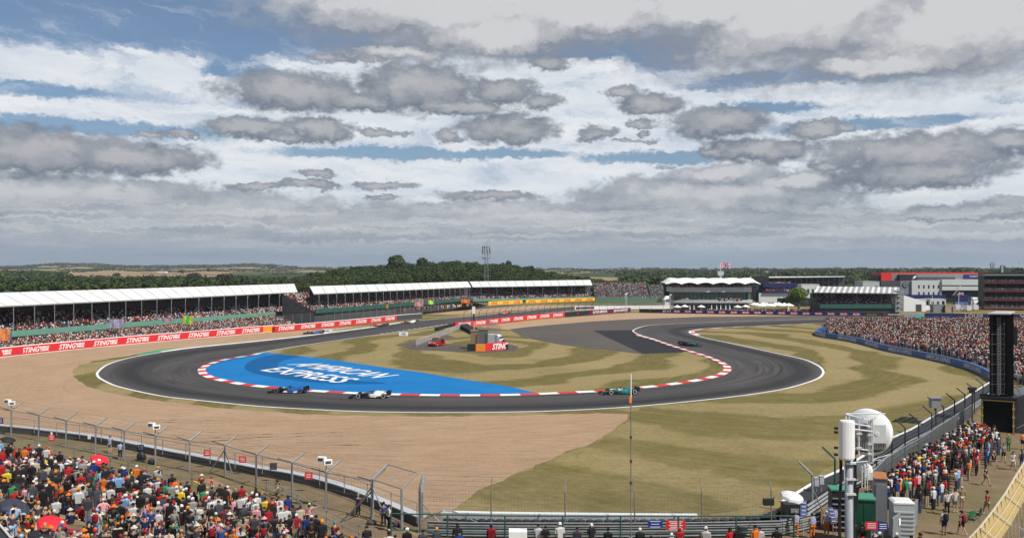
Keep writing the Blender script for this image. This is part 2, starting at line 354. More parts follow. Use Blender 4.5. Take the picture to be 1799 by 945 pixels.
# ------------------------------------------------------------------ ground materials
def ground_mat(name, kind, center=(0, 0), width=14.0, far=False):
    m = bpy.data.materials.new(name); m.use_nodes = True; T = NT(m.node_tree); b = T.n['Principled BSDF']
    geo = T.node('ShaderNodeNewGeometry'); p = geo.outputs['Position']
    b.inputs['Roughness'].default_value = 0.95; b.inputs['Specular IOR Level'].default_value = 0.12
    nb = T.noise(p, 0.035, 5, 0.6); nm = T.noise(p, 0.35, 6, 0.65); nf = T.noise(p, 5.0, 4, 0.7)
    if kind == 'grass':
        wob = T.m('MULTIPLY', T.m('SUBTRACT', T.noise(p, 0.02, 3, 0.5), 0.5), 34)
        dd = T.vm('LENGTH', T.vm('MULTIPLY', T.vm('SUBTRACT', p, (center[0], center[1], 0)), (1, 0.55, 0)))
        wv = T.m('SINE', T.m('MULTIPLY', T.m('ADD', dd, wob), 2 * math.pi / width))
        wv = T.m('ADD', wv, T.m('MULTIPLY', T.m('SUBTRACT', nm, 0.5), 1.1))
        st = T.rng(wv, -0.35, 0.4, 0, 1, True)
        streak = T.noise(T.vm('MULTIPLY', T.comb(dd, T.m('MULTIPLY', T.m('ARCTAN2', *reversed(T.sep(T.vm('SUBTRACT', p, (center[0], center[1], 0)))[:2])), 8.0), 0), (1.6, 1, 1)), 1.0, 4, 0.65)
        straw = T.mix(T.rng(nb, 0.35, 0.65), (0.30, 0.232, 0.098), (0.37, 0.285, 0.138)); olive = T.mix(T.rng(nb, 0.3, 0.65), (0.108, 0.096, 0.023), (0.150, 0.120, 0.034))
        near_ = T.rng(T.vm('LENGTH', p), 75, 150, 0.45, 0.85, True)      # the mowing shows less in the rougher verge near the fence
        c = T.mix(T.m('ADD', T.m('MULTIPLY', st, near_), T.m('MULTIPLY', T.m('SUBTRACT', 0.85, near_), T.rng(T.noise(p, 0.22, 7, 0.75, 0.6), 0.35, 0.65))), olive, straw)
        c = T.mix(T.rng(streak, 0.42, 0.75, 0, 0.55), c, (0.28, 0.22, 0.115))
        c = T.mix(T.rng(T.noise(p, 0.09, 6, 0.7), 0.52, 0.72, 0, 0.4), c, (0.075, 0.088, 0.022))
        c = T.mix(T.rng(T.noise(p, 1.7, 6, 0.8), 0.45, 0.68, 0, 0.55), c, (0.085, 0.07, 0.024)); c = T.mix(T.rng(nf, 0.35, 0.75, 0, 0.45), c, T.mix(0.5, c, (0.05, 0.05, 0.015)))
        c = T.mix(T.rng(nm, 0.55, 0.8, 0, 0.5), c, (0.31, 0.245, 0.135))
        if far:
            vor = T.node('ShaderNodeTexVoronoi'); vor.inputs['Scale'].default_value = 0.0042
            pw = T.vm('ADD', p, T.vm('MULTIPLY', T.noise(p, 0.004, 2, 0.5, col=True), (120, 120, 0)))
            pw = T.vm('MULTIPLY', pw, (1, 0.55, 0)); T.put(vor.inputs['Vector'], pw)
            r1, r2, r3 = T.sep(vor.outputs['Color'])
            fc = T.mix(T.rng(r1, 0.3, 0.36), (0.03, 0.055, 0.018), (0.09, 0.115, 0.035))
            fc = T.mix(T.rng(r1, 0.5, 0.56), fc, (0.30, 0.20, 0.10)); fc = T.mix(T.rng(r1, 0.72, 0.78), fc, (0.40, 0.30, 0.16)); fc = T.mix(T.rng(r1, 0.9, 0.94), fc, (0.14, 0.10, 0.055))
            fc = T.mix(T.rng(nm, 0.3, 0.7, 0, 0.3), fc, (0.08, 0.07, 0.03))
            v2 = T.node('ShaderNodeTexVoronoi', feature='DISTANCE_TO_EDGE'); v2.inputs['Scale'].default_value = 0.0042; T.put(v2.inputs['Vector'], pw)
            fc = T.mix(T.rng(v2.outputs['Distance'], 0.03, 0.05), (0.022, 0.038, 0.014), fc)
            # land behind the stands: scrub and wood floor
            dist = T.vm('LENGTH', p)
            c = T.mix(T.rng(dist, 430, 520), c, (0.05, 0.065, 0.022)); c = T.mix(T.rng(dist, 900, 1150), c, fc)
        bump = 0.5; bh = T.noise(p, 3.0, 6, 0.8); bd = 0.15
    elif kind == 'gravel':
        clod = T.noise(p, 1.6, 5, 0.75)
        gr_ = T.vm('LENGTH', T.vm('SUBTRACT', p, (G(560, 655)[0], G(560, 655)[1], 0))); furrow = T.noise(T.comb(T.m('MULTIPLY', gr_, 0.9), T.m('MULTIPLY', T.m('ARCTAN2', T.sep(p)[0], T.sep(p)[1]), 6.0), 0), 1.0, 4, 0.7)
        rake = T.noise(T.vm('MULTIPLY', p, (0.25, 1.3, 1)), 0.9, 5, 0.7)
        c = T.mix(T.rng(nb, 0.3, 0.7), (0.40, 0.262, 0.158), (0.47, 0.318, 0.20))
        c = T.mix(T.rng(rake, 0.45, 0.70, 0, 0.75), c, (0.27, 0.175, 0.105)); c = T.mix(T.rng(nf, 0.45, 0.8, 0, 0.65), c, (0.52, 0.39, 0.27))
        c = T.mix(T.rng(T.noise(p, 9, 2, 0.7), 0.56, 0.68, 0, 0.7), c, (0.11, 0.075, 0.045))
        c = T.mix(T.rng(clod, 0.5, 0.72, 0, 0.5), c, (0.24, 0.152, 0.09)); c = T.mix(T.rng(furrow, 0.5, 0.66, 0, 0.45), c, (0.28, 0.185, 0.11)); c = T.mix(T.rng(T.noise(p, 0.14, 5, 0.6), 0.5, 0.7, 0, 0.35), c, (0.46, 0.33, 0.22)); bump = 0.9; bh = T.noise(p, 3.0, 6, 0.85); bd = 0.2
    elif kind == 'dirt':
        c = T.mix(T.rng(nm, 0.3, 0.7), (0.135, 0.095, 0.055), (0.22, 0.16, 0.095)); c = T.mix(T.rng(nb, 0.5, 0.65, 0, 0.75), c, (0.13, 0.12, 0.045))
        c = T.mix(T.rng(nf, 0.5, 0.8, 0, 0.5), c, (0.32, 0.25, 0.17)); bump = 0.6; bh = T.noise(p, 4, 5, 0.7); bd = 0.1
    elif kind == 'path':
        c = T.mix(T.rng(nm, 0.3, 0.7), (0.21, 0.15, 0.09), (0.30, 0.215, 0.135)); c = T.mix(T.rng(nf, 0.5, 0.8, 0, 0.4), c, (0.12, 0.09, 0.055)); bump = 0.4; bh = nf; bd = 0.05
    elif kind == 'asphalt':
        c = T.mix(T.rng(nm, 0.3, 0.7), (0.088, 0.076, 0.066), (0.112, 0.098, 0.086)); c = T.mix(T.rng(nb, 0.45, 0.7, 0, 0.6), c, (0.075, 0.066, 0.058))
        sk = T.noise(T.vm('MULTIPLY', p, (1, 0.12, 1)), 0.7, 5, 0.7, 1.2); c = T.mix(T.rng(sk, 0.60, 0.72, 0, 0.5), c, (0.04, 0.037, 0.034)); bump = 0.15; bh = nf; bd = 0.02
    elif kind == 'new_asphalt':
        c = T.mix(T.rng(nm, 0.3, 0.7), (0.024, 0.024, 0.027), (0.034, 0.034, 0.037)); bump = 0.15; bh = nf; bd = 0.02
    elif kind == 'blue':
        c = T.mix(T.rng(T.noise(p, 0.12, 6, 0.7), 0.35, 0.7), (0.007, 0.135, 0.355), (0.012, 0.175, 0.43)); c = T.mix(T.rng(nf, 0.5, 0.85, 0, 0.4), c, (0.01, 0.08, 0.24))
        sc = T.noise(T.vm('MULTIPLY', p, (0.06, 0.7, 1)), 1.0, 5, 0.7); c = T.mix(T.rng(sc, 0.6, 0.75, 0, 0.3), c, (0.004, 0.06, 0.2)); bump = 0.1; bh = nf; bd = 0.02
    elif kind == 'dkblue':
        c = T.mix(T.rng(T.noise(p, 0.3, 6, 0.7), 0.3, 0.7), (0.004, 0.075, 0.21), (0.005, 0.10, 0.27)); bump = 0.1; bh = nf; bd = 0.02
    T.put(b.inputs['Base Color'], c)
    bn = T.node('ShaderNodeBump'); bn.inputs['Strength'].default_value = bump; bn.inputs['Distance'].default_value = bd
    T.put(bn.inputs['Height'], bh); T.l.new(bn.outputs[0], b.inputs['Normal'])
    return m
C_R = G(1235, 640); C_I = G(870, 612)
GRASS = ground_mat('dry_grass', 'grass', C_R, 14.0, True); GRASS_I = ground_mat('infield_grass', 'grass', C_I, 12.0); GRASS_G = ground_mat('right_grass', 'grass', (C_R[0] + 4, C_R[1] + 28), 13.5)
GRAVEL = ground_mat('gravel', 'gravel'); DIRT = ground_mat('dirt', 'dirt'); PATHM = ground_mat('terrace_path', 'path')
ASPH = ground_mat('worn_asphalt', 'asphalt'); NASPH = ground_mat('fresh_asphalt', 'new_asphalt'); BLUEP = ground_mat('blue_runoff_paint', 'blue'); DKBLUE = ground_mat('dark_blue_paint', 'dkblue')

# ------------------------------------------------------------------ terrain
def smst(t): t = min(max(t, 0), 1); return t * t * (3 - 2 * t)
def terr(x, y):
    r = math.hypot(x, y)
    if r < 430 or y < 0: return 0.0 if r < 430 else smst((r - 430) / 3000) * 12
    a = math.degrees(math.atan2(x, y))
    z = np.interp(r, [430, 900, 1200, 1700, 2300, 3200, 4500, 6500, 9000], [0, 1, 2, 4.5, 7.5, 10.5, 13, 15, 17])
    z = float(z)
    left = smst((-a - 3) / 12) ; z += left * float(np.interp(r, [3000, 4200, 5600, 7500], [0, 10, 27, 24])) * (0.75 + 0.25 * math.sin(a * 0.7 + 1)) 
    z += 3.0 * smst((r - 1200) / 2500) * (math.sin(a * 1.1 + r * .0011) + 0.6 * math.sin(a * 2.3 - r * .0017))
    # wooded hill behind the left stands
    z += 13 * math.exp(-((a + 5.5) / 6.5) ** 2 - ((r - 700) / 190) ** 2) * smst((r - 500) / 120)
    right = smst((a - 12) / 8); z += right * float(np.interp(r, [1200, 2200, 3500, 6000], [0, 1, 1, 0]))
    return z
def build_ground():
    azs = list(np.arange(-180, -52, 6.0)) + list(np.arange(-52, 52.01, 0.8)) + list(np.arange(58, 180, 6.0))
    rs = [20, 60, 120, 200, 300, 400, 430] + list(np.geomspace(450, 11000, 70)); n = len(azs); vs = [(0, 0, 0)]; fs = []
    for r in rs:
        for a in azs:
            x = r * math.sin(R(a)); y = r * math.cos(R(a)); vs.append((x, y, terr(x, y)))
    for j in range(n): fs.append((0, 1 + (j + 1) % n, 1 + j))
    for i in range(len(rs) - 1):
        for j in range(n):
            a = 1 + i * n + j; b = 1 + i * n + (j + 1) % n; fs.append((a, b, b + n, a + n))
    mb = MB(); mb.add(vs, fs); o = mb.build('ground', GRASS, smooth=True); tag(o, kind='structure')
build_ground()

from mathutils.geometry import tessellate_polygon
def sheet(name, pts, z, m, px=True, n=0, label=None, jit=0):
    if px: pts = [G(*q) for q in pts]
    q2 = [(p[0], p[1]) for p in pts]
    if jit:
        rj = random.Random(len(pts)); o_ = []
        for a, b in zip(q2, q2[1:] + q2[:1]):
            L = math.dist(a, b); k = max(1, min(60, int(L / 1.6)))
            for i in range(k): t_ = i / k; o_.append((a[0] * (1 - t_) + b[0] * t_ + rj.uniform(-jit, jit), a[1] * (1 - t_) + b[1] * t_ + rj.uniform(-jit, jit)))
        q2 = o_
    if n: q2 = smooth(q2 + [q2[0]], n)[:-1]
    vs = [(x, y, z) for x, y in q2]
    tr = tessellate_polygon([[Vector(v) for v in vs]])
    mb = MB(); mb.add(vs, [tuple(t) for t in tr]); o = mb.build(name, m, fix=False)
    me = o.data
    if me.polygons and me.polygons[0].normal.z < 0: me.flip_normals()
    return tag(o, kind='structure')
# gravel beds
sheet('gravel_bed', [(-700,700),(-300,663),(-60,634),(0,628.5),(120,616),(254,603),(480,584.5),(560,578),(640,572),(585,582),(480,596.5),(400,604),(330,611),(262,618),(225,625),(205,628),(165,634),(142,641),(129,649),(127,656),(131,664),(142,671),(160,681),(190,689),(224,695.5),(280,704),(336,711),(400,717.5),(450,722),(530,727),(618,730),(760,731.5),(900,730),(1000,727),(1075,725.5),(1104,727.5),(1106,733),(1085,748),(1060,765),(1040,779),(1010,788),(984,799),(940,818),(900,836),(860,853),(829,871),(795,895),(775,903),(735,900),(669,888),(618,868),(534,843),(450,829),(364,812),(280,795),(179,775),(90,761),(0,750),(-300,716),(-700,730)], 0.012, GRAVEL, jit=.32)
sheet('gravel_bed', [(842,574.5),(900,566.5),(971,559.5),(1012,556.5),(1108,549.5),(1166,550.5),(1260,552),(1350,553.6),(1440,554.6),(1350,556),(1230,557),(1103,561.5),(1040,565),(976,570.5),(925,575),(893,579)], 0.012, GRAVEL, jit=.32)
sheet('gravel_bed', [(745,552),(800,546.5),(900,538.5),(980,534),(1045,531.2),(1185,529.6),(1185,532),(1045,536),(960,541),(900,545.5),(831,551),(790,552.5)], 0.012, GRAVEL, jit=.32)
sheet('asphalt_runoff', [(742,549.5),(800,543),(900,534.5),(1045,529.0),(1185,527.6),(1185,529.3),(1045,530.8),(980,533.6),(900,538),(800,546),(745,551.5)], 0.014, ASPH)
sheet('infield_grass', [(831,567),(767,575),(711,583),(666,588),(620,595),(577,602),(500,613),(466,619),(498,622.5),(560,628.8),(608,635.4),(683,646.7),(740,654),(780,661),(900,680),(942,691),(1000,689.5),(1080,685),(1140,679),(1192,673),(1225,667.5),(1255,661),(1274,653.5),(1279,648),(1275,642),(1260,634),(1236,624.5),(1205,617),(1128,622),(1090,618),(1040,613.5),(985,606),(940,597),(916,591),(893,579.5),(870,577),(845,574.3)], 0.02, GRASS_I)
sheet('paddock_grass', [(1230,579.5),(1260,576.5),(1350,573.6),(1435,571.5),(1438,585),(1472,596),(1553,616),(1647,635),(1705,651),(1738,666),(1700,690),(1600,740),(1440,830),(1380,880),(1225,905),(780,905),(795,896),(829,872),(900,837),(984,800),(1040,780),(1107,735),(1108,727),(1124,716.5),(1264,703),(1350,691),(1392,683),(1434,666.5),(1450,655),(1448,646),(1438,639),(1413,630),(1375,621.5),(1281,601),(1245,593),(1228,588)], 0.02, GRASS_G, jit=.3)
sheet('asphalt_runoff', [(894,578.5),(925,574.5),(976,570),(1040,564.6),(1103,561),(1230,556.6),(1350,555.4),(1440,554),(1600,554),(2000,554),(2000,560),(1600,560),(1441,562),(1350,565),(1205,570),(1139,574),(1120,579),(1118,584),(1134,592),(1158,600),(1205,616.5),(1198,619.5),(1128,621.5),(1090,617.5),(1040,612.5),(985,605.3),(940,596.5),(918,591.5)], 0.026, ASPH)
sheet('fresh_asphalt_patch', [(1042,581),(1080,580.2),(1113,580),(1116,585),(1134,592),(1158,600),(1205,616.2),(1197,619.3),(1128.6,621.4)], 0.034, NASPH)
sheet('asphalt_strip', [(1185,577),(1280,577),(1180,600)], 0.0001, ASPH) if False else None
# service area by the marshal post
sheet('asphalt_pad', [(704,606),(740,596),(775,586),(800,592),(760,601),(820,607),(893,604),(912,609),(905,616),(870,619),(800,618),(720,614)], 0.026, ASPH)
# dirt between the left fences, terraces and viewing area on the right
sheet('service_path', [(-400,714),(0,752),(179,778),(364,815),(534,846),(669,893),(735,903),(780,907),(1225,908),(1330,905),(1400,880),(1440,862),(1500,905),(1500,990),(740,990),(740,938),(654,914),(573,896),(513,876),(408,841),(273,820),(0,764),(-400,722)], 0.016, DIRT, jit=.3)
sheet('viewing_ground', [(1445,905),(1475,865),(1540,818),(1614,797),(1677,751),(1725,718),(1765,690),(1800,670),(2200,670),(2400,1100),(1440,1100)], 0.024, DIRT, jit=.4)
sheet('viewing_ground', [(-700,735),(-400,724),(0,768),(100,784),(273,823),(408,845),(513,880),(654,918),(740,944),(740,1400),(-1500,1400)], 0.008, DIRT)

mb = MB()
for k in range(9):
    a = random.Random(k); p0 = G(a.uniform(120, 470), a.uniform(735, 800)); ang = a.uniform(-.5, .5) + .15; ln_ = a.uniform(14, 34); cv_ = a.uniform(-.02, .02)
    for off in (0, 1.7):
        pts = []; x, y = p0[0] - math.sin(ang) * off, p0[1] + math.cos(ang) * off; t_ = ang
        for i in range(int(ln_)): pts.append((x, y)); x += math.cos(t_); y += math.sin(t_); t_ += cv_
        for i in range(len(pts) - 1):
            (x0, y0), (x1, y1) = pts[i], pts[i + 1]; mb.add([(x0, y0 - .14, .02), (x1, y1 - .14, .02), (x1, y1 + .14, .02), (x0, y0 + .14, .02)], [(0, 1, 2, 3)])
tag(mb.build('gravel_furrow', mat('furrow', (.30, .2, .125), .95, .3, 1.5, bump=.5), fix=False), kind='structure')
# ------------------------------------------------------------------ race track
PAIRS = [((1300,528.2),(1300,531)),((1120,533.5),(1120,538)),((1000,539),(1000,546)),((900,549),(900,559)),((831,555.5),(815,566)),((729,564),(711,581.5)),((658,574.5),(620,594)),((541,590),(500,612)),((450,600),(440,623.5)),((380,607),(412,628)),((317,614),(385,633)),((238.6,626.5),(362,640)),((193,639),(351,646)),((172.6,653),(347,651)),((172.6,662),(349,656)),((185,670),(356,661)),((210,680),(370,666)),((280,695.4),(400,672.5)),((336,702),(430,677.5)),((450,713.6),(494,684)),((560,720),(570,689.5)),((646,723.5),(650,693.3)),((780,725),(780,696)),((900,724),(900,695.2)),((1012,720.6),(1000,691.2)),((1124,713.6),(1080,686.8)),((1264,700),(1170,678)),((1350,688.4),(1225,670)),((1392,680),(1255,664)),((1434,666.5),(1278,656.5)),((1446,656.6),(1285,649.5)),((1444,648),(1284,645)),((1434,640.6),(1278.4,640.5)),((1413,631.7),(1264,633)),((1375,623),(1240,624)),((1281,602.5),(1190,609)),((1245,595),(1154,597)),((1222,589),(1128.6,590)),((1212,584.8),(1115,584)),((1214,581),(1114,579.5)),((1238,577.7),(1139,572)),((1290,574.5),(1205,568)),((1350,572),(1350,563)),((1441,568),(1441,560.5)),((1600,565),(1600,558.5)),((1900,563),(1900,557.5))]
NS = 8
EO = smooth([G(*a)[:2] for a, b in PAIRS], NS); EI = smooth([G(*b)[:2] for a, b in PAIRS], NS)
def track_mat():
    m = bpy.data.materials.new('race_asphalt'); m.use_nodes = True; T = NT(m.node_tree); b = T.n['Principled BSDF']
    uv = T.node('ShaderNodeUVMap'); uv.uv_map = 'UVMap'; u, v, _ = T.sep(uv.outputs[0]); geo = T.node('ShaderNodeNewGeometry'); p = geo.outputs['Position']
    seam = T.noise(T.comb(T.m('MULTIPLY', u, 16), T.m('MULTIPLY', v, 0.022), 0), 1.0, 5, 0.72, 0.35)
    arcs = T.noise(T.comb(T.m('MULTIPLY', T.m('ADD', u, T.m('MULTIPLY', T.m('SINE', T.m('MULTIPLY', v, 0.045)), 0.12)), 22), T.m('MULTIPLY', v, 0.03), 3), 1.0, 3, 0.6, 0.8)
    c = T.mix(T.rng(T.noise(p, 0.06, 4), 0.3, 0.7), (0.060, 0.055, 0.052), (0.080, 0.073, 0.069))
    c = T.mix(T.rng(seam, 0.36, 0.56, 0.75, 0), c, (0.022, 0.020, 0.020)); c = T.mix(T.rng(arcs, 0.52, 0.66, 0, 0.8), c, (0.017, 0.016, 0.016))
    turn = T.rng(v, 250, 340, 0, 1, True)
    ln = T.m('MULTIPLY', T.m('POWER', 2.718, T.m('MULTIPLY', T.m('POWER', T.m('DIVIDE', T.m('SUBTRACT', u, T.m('ADD', 0.26, T.m('MULTIPLY', T.m('SINE', T.m('MULTIPLY', v, 0.02)), 0.05))), 0.15), 2.0), -1.0)), turn)
    c = T.mix(T.m('MULTIPLY', ln, T.rng(seam, 0.3, 0.6, 0.6, 1.0)), c, (0.014, 0.013, 0.014))
    c = T.mix(T.rng(u, 0.13, 0.02, 0, 0.6), c, (0.085, 0.076, 0.07))
    c = T.mix(T.rng(T.noise(p, 4, 3, 0.7), 0.45, 0.8, 0, 0.25), c, (0.12, 0.11, 0.10))
    T.put(b.inputs['Base Color'], c); b.inputs['Roughness'].default_value = 0.82; b.inputs['Specular IOR Level'].default_value = 0.25
    return m
def ribbon(name, A, B, z, m, cols=1, uv=True, mats=None, midx=None):
    n = len(A); vs = []; fs = []; L = [0.0]
    for i in range(1, n): L.append(L[-1] + 0.5 * (math.dist(A[i], A[i-1]) + math.dist(B[i], B[i-1])))
    for i in range(n):
        for k in range(cols + 1):
            t = k / cols; vs.append((A[i][0] * (1 - t) + B[i][0] * t, A[i][1] * (1 - t) + B[i][1] * t, z if not callable(z) else z(t)))
    for i in range(n - 1):
        for k in range(cols):
            a = i * (cols + 1) + k; fs.append((a, a + 1, a + cols + 2, a + cols + 1))
    me = bpy.data.meshes.new(name); me.from_pydata(vs, [], fs)
    for q in (mats or [m]): me.materials.append(q)
    if midx: me.polygons.foreach_set('material_index', midx)
    if uv:
        ul = me.uv_layers.new(name='UVMap')
        for li, lp in enumerate(me.loops): vi = lp.vertex_index; ul.data[li].uv = ((vi % (cols + 1)) / cols, L[vi // (cols + 1)])
    me.update()
    if me.polygons[len(fs) // 2].normal.z < 0: me.flip_normals()
    o = bpy.data.objects.new(name, me); COL.objects.link(o); return tag(o, kind='structure')
ribbon('race_track', EO, EI, 0.045, track_mat(), 6)
def resample(pts, step):
    pa = Path(pts); n = max(2, int(pa.L / step)); return [tuple(pa.at(pa.L * i / n)[0]) for i in range(n + 1)], pa
def offset(pts, d):
    out = []
    for i in range(len(pts)):
        a = Vector(pts[max(i - 1, 0)]); b = Vector(pts[min(i + 1, len(pts) - 1)]); t = (b - a).normalized(); out.append((pts[i][0] + t.y * d, pts[i][1] - t.x * d))
    return out
PAINT = mat('track_white_paint', (0.72, 0.71, 0.69), 0.6, 0.12, 0.8); KRED = mat('kerb_red', (0.55, 0.02, 0.02), 0.6, 0.14, 0.8); KGREEN = mat('runoff_green', (0.03, 0.27, 0.10), 0.7, 0.12, 0.8)
def line(pts, w, off=0.0, z=0.055, m=PAINT, name='track_line'):
    pts, _ = resample(pts, 2.5); return ribbon(name, offset(pts, off - w / 2), offset(pts, off + w / 2), z, m, uv=False)
line(EO, 0.42); line(EI[:8 * NS], 0.42); line(EI[36 * NS:], 0.4)
def kerb(pts, w, side, mats, blk=2.7, h=0.07, keep=None):
    pts, _ = resample(pts, blk / 2); A = offset(pts, 0); B = offset(pts, side * w)
    idx = [((i // 2) % 2) for i in range(len(pts) - 1)]
    return ribbon('kerb', A, B, lambda t: 0.05 + h * t, None, uv=False, mats=mats, midx=idx)
# travelling along EI towards the right at the bottom: the infield is on the left there
kerb(EI[8 * NS - 2:37 * NS + 4], 1.35, -1, [PAINT, KRED], 2.9)
kerb(EI[22 * NS:24 * NS], 1.3, -1, [PAINT, KRED])if False else None
kerb(EO[37 * NS:45 * NS], 1.5, 1, [PAINT, KRED], 5.0)
kerb(EO[5 * NS:11 * NS - 4], 1.1, 1, [PAINT, OFFW], 3.0, 0.05)
sheet('green_runoff', [(239,627.2),(262,622.3),(290,618),(317,614.8),(324,612),(300,612.2),(262,617.5),(244,622.5)], 0.03, KGREEN)
sheet('green_runoff', [(1052,532.4),(1110,531.4),(1185,531),(1185,533),(1110,533),(1052,534)], 0.03, KGREEN)
# blue painted run-off inside the left turn
inner = [(466,619),(440,624.5),(412,629.5),(388,634.5),(367,641),(356,646.5),(352,651),(354,655.5),(361,660.5),(374,665.5),(402,671.5),(432,676.5),(494,683),(570,688.6),(650,692.4),(780,695),(900,694.2),(948,691.5)]
sheet('blue_runoff', inner + [(942,690),(925,686),(900,680),(840,670.5),(780,661),(740,654),(683.6,646.7),(608,635.4),(560.7,628.8),(498,622.5)], 0.03, BLUEP)
sheet('blue_runoff_band', [(487,622.5),(530,626),(510,630),(494,635),(488,641),(490,646),(500,650),(560,661),(620,668),(680,673),(610,675),(540,671.5),(500,666),(465,660),(440,653.5),(430,647),(431,641),(440,634),(460,627)], 0.038, DKBLUE, n=3)
def ground_text(txt, q, z, bold, m):
    vs, fs, (w, h) = text_mesh(txt, 1.0, bold, 0.0); c = [G(*p) for p in q]; out = []      # q = BL, BR, TR, TL pixels -> ground corners
    for x, y, _ in vs:
        u = x / w + .5; v = y / h + .5
        out.append(tuple((c[0][k] * (1 - u) + c[1][k] * u) * (1 - v) + (c[3][k] * (1 - u) + c[2][k] * u) * v for k in (0, 1)) + (z,))
    return out, fs
mb = MB()
for t, q in (('AMERICAN', [(502,640.6),(655,664.2),(703,659),(558,637.6)]), ('EXPRESS', [(456,651),(590,673),(636,666.4),(498,644.8)])):
    vs, fs = ground_text(t, q, 0.06, 0.016, None); mb.add(vs, fs)
o = mb.build('painted_lettering', PAINT, fix=False); tag(o, kind='structure')

# dashed line on the entry road
mb = MB()
for k in range(16):
    a = G(668 + k * 9.6, 586.3 - k * 1.38); b = G(668 + k * 9.6 + 5, 586.3 - k * 1.38 - .7); mb.poly([(a[0], a[1], .06), (b[0], b[1], .06), (b[0], b[1] + .8, .06), (a[0], a[1] + .8, .06)])
tag(mb.build('dashed_line', PAINT, fix=False), kind='structure')
# worn path across the grass, spectators' bank on the left
def build_bank():
    vs = []; fs = []; n0 = 26; n1 = 30
    T_ = Vector((0.808, -0.589))
    for i in range(n0 + 1):
        d = 2.6 + i * 1.6
        for j in range(n1 + 1):
            s = -90 + j * 6.5; q = Vector((-54.3, 95)) + Vector(BN) * d + T_ * s; vs.append((q.x, q.y, bank_z(q.x, q.y) + 0.012 if i else 0.004))
    for i in range(n0):
        for j in range(n1):
            a = i * (n1 + 1) + j; fs.append((a, a + 1, a + n1 + 2, a + n1 + 1))
    mb = MB(); mb.add(vs, fs); o = mb.build('spectator_bank', DIRT); tag(o, kind='structure')
build_bank()
mb = MB(); mp = MB()
def on_bank(q, dz): return (q[0], q[1], bank_z(q[0], q[1]) + dz)
for (a, b) in [((60,884),(126,922)),((130,853),(200,893)),((300,884),(345,912)),((348,865),(372,892)),((380,885),(398,905)),((20,918),(60,943)),((300,885),(322,900)),((250,916),(300,946)),((396,868),(412,880)),((170,879),(196,884)),((70,852),(90,866)),((505,912),(524,930)),((432,935),(452,946)),((340,845),(366,858))]:
    A = Vector(GB(*a)); B = Vector(GB(*b)); d = (B - A).normalized(); n = Vector((-d.y, d.x, 0)).normalized() * 0.09
    mb.poly([on_bank(A - n, .05), on_bank(B - n, .05), on_bank(B + n, .05), on_bank(A + n, .05)])
    w = Vector((d.y, -d.x, 0)).normalized() * 1.5
    mp.poly([on_bank(A + n, .03), on_bank(B + n, .03), on_bank(B - w, .03), on_bank(A - w, .03)])
tag(mb.build('terrace_line', mat('line_yellow', (0.62, 0.36, 0.02), 0.7, 0.15, 2), fix=False), kind='structure')
tag(mp.build('terrace_path', PATHM), kind='structure')
# ------------------------------------------------------------------ barriers with advertising
BUST = []          # (x, y, z, turn) seated or distant spectators, upper bodies
FULL = []          # (x, y, z, turn) standing spectators of the dense crowd
def v2(a, b, t): return (a[0] * (1 - t) + b[0] * t, a[1] * (1 - t) + b[1] * t)
def ad_wall(name, label, pts, h, mats, segs, cat='barrier', z0=0.0, top=None, th=0.6, sm=3, group=None, foot=None):
    """segs: (from, to, material index, text mesh or None, spacing, text material)"""
    pts = smooth([G(*p)[:2] for p in pts], sm) if sm else [G(*p)[:2] for p in pts]; pa = Path(pts); mb = MB(); L = pa.L
    for (a, b, mi, tms, sp, tmi) in segs:
        s0, s1 = a * L, b * L; board(mb, pa, s0, s1, z0 + (0.12 if foot is not None else 0), z0 + h, th, mi)
        if tms:
            n = max(1, int((s1 - s0) / sp)); st = (s1 - s0) / n
            for k in range(n):
                for (tm, dx, dz, mm) in tms: board_text(mb, pa, s0 + st * (k + .5) + dx, z0 + h * .52 + dz, tm, mm, flip=1)
    if top is not None: board(mb, pa, 0, L, z0 + h, z0 + h + 0.10, th + 0.25, top)
    if foot is not None: board(mb, pa, 0, L, z0, z0 + 0.12, th - .05, foot)
    o = mb.build(name, mats, fix=False); tag(o, label, cat, group); return o, pa
STING = tmesh('STING', 1.5, 0.035, 0.35); ENER = tmesh('ENERGY', 0.58, 0.03, 0.1); DRNK = tmesh('DRINK', 0.58, 0.03, 0.1)
def sting(k=1.0): return [(tmesh('STING', 1.5 * k, 0.035, 0.35), -1.2 * k, 0, 1), (tmesh('ENERGY', 0.62 * k, 0.03, 0.1), 2.2 * k, 0.27 * k, 1), (tmesh('DRINK', 0.66 * k, 0.03, 0.1), 2.2 * k, -0.27 * k, 1)]
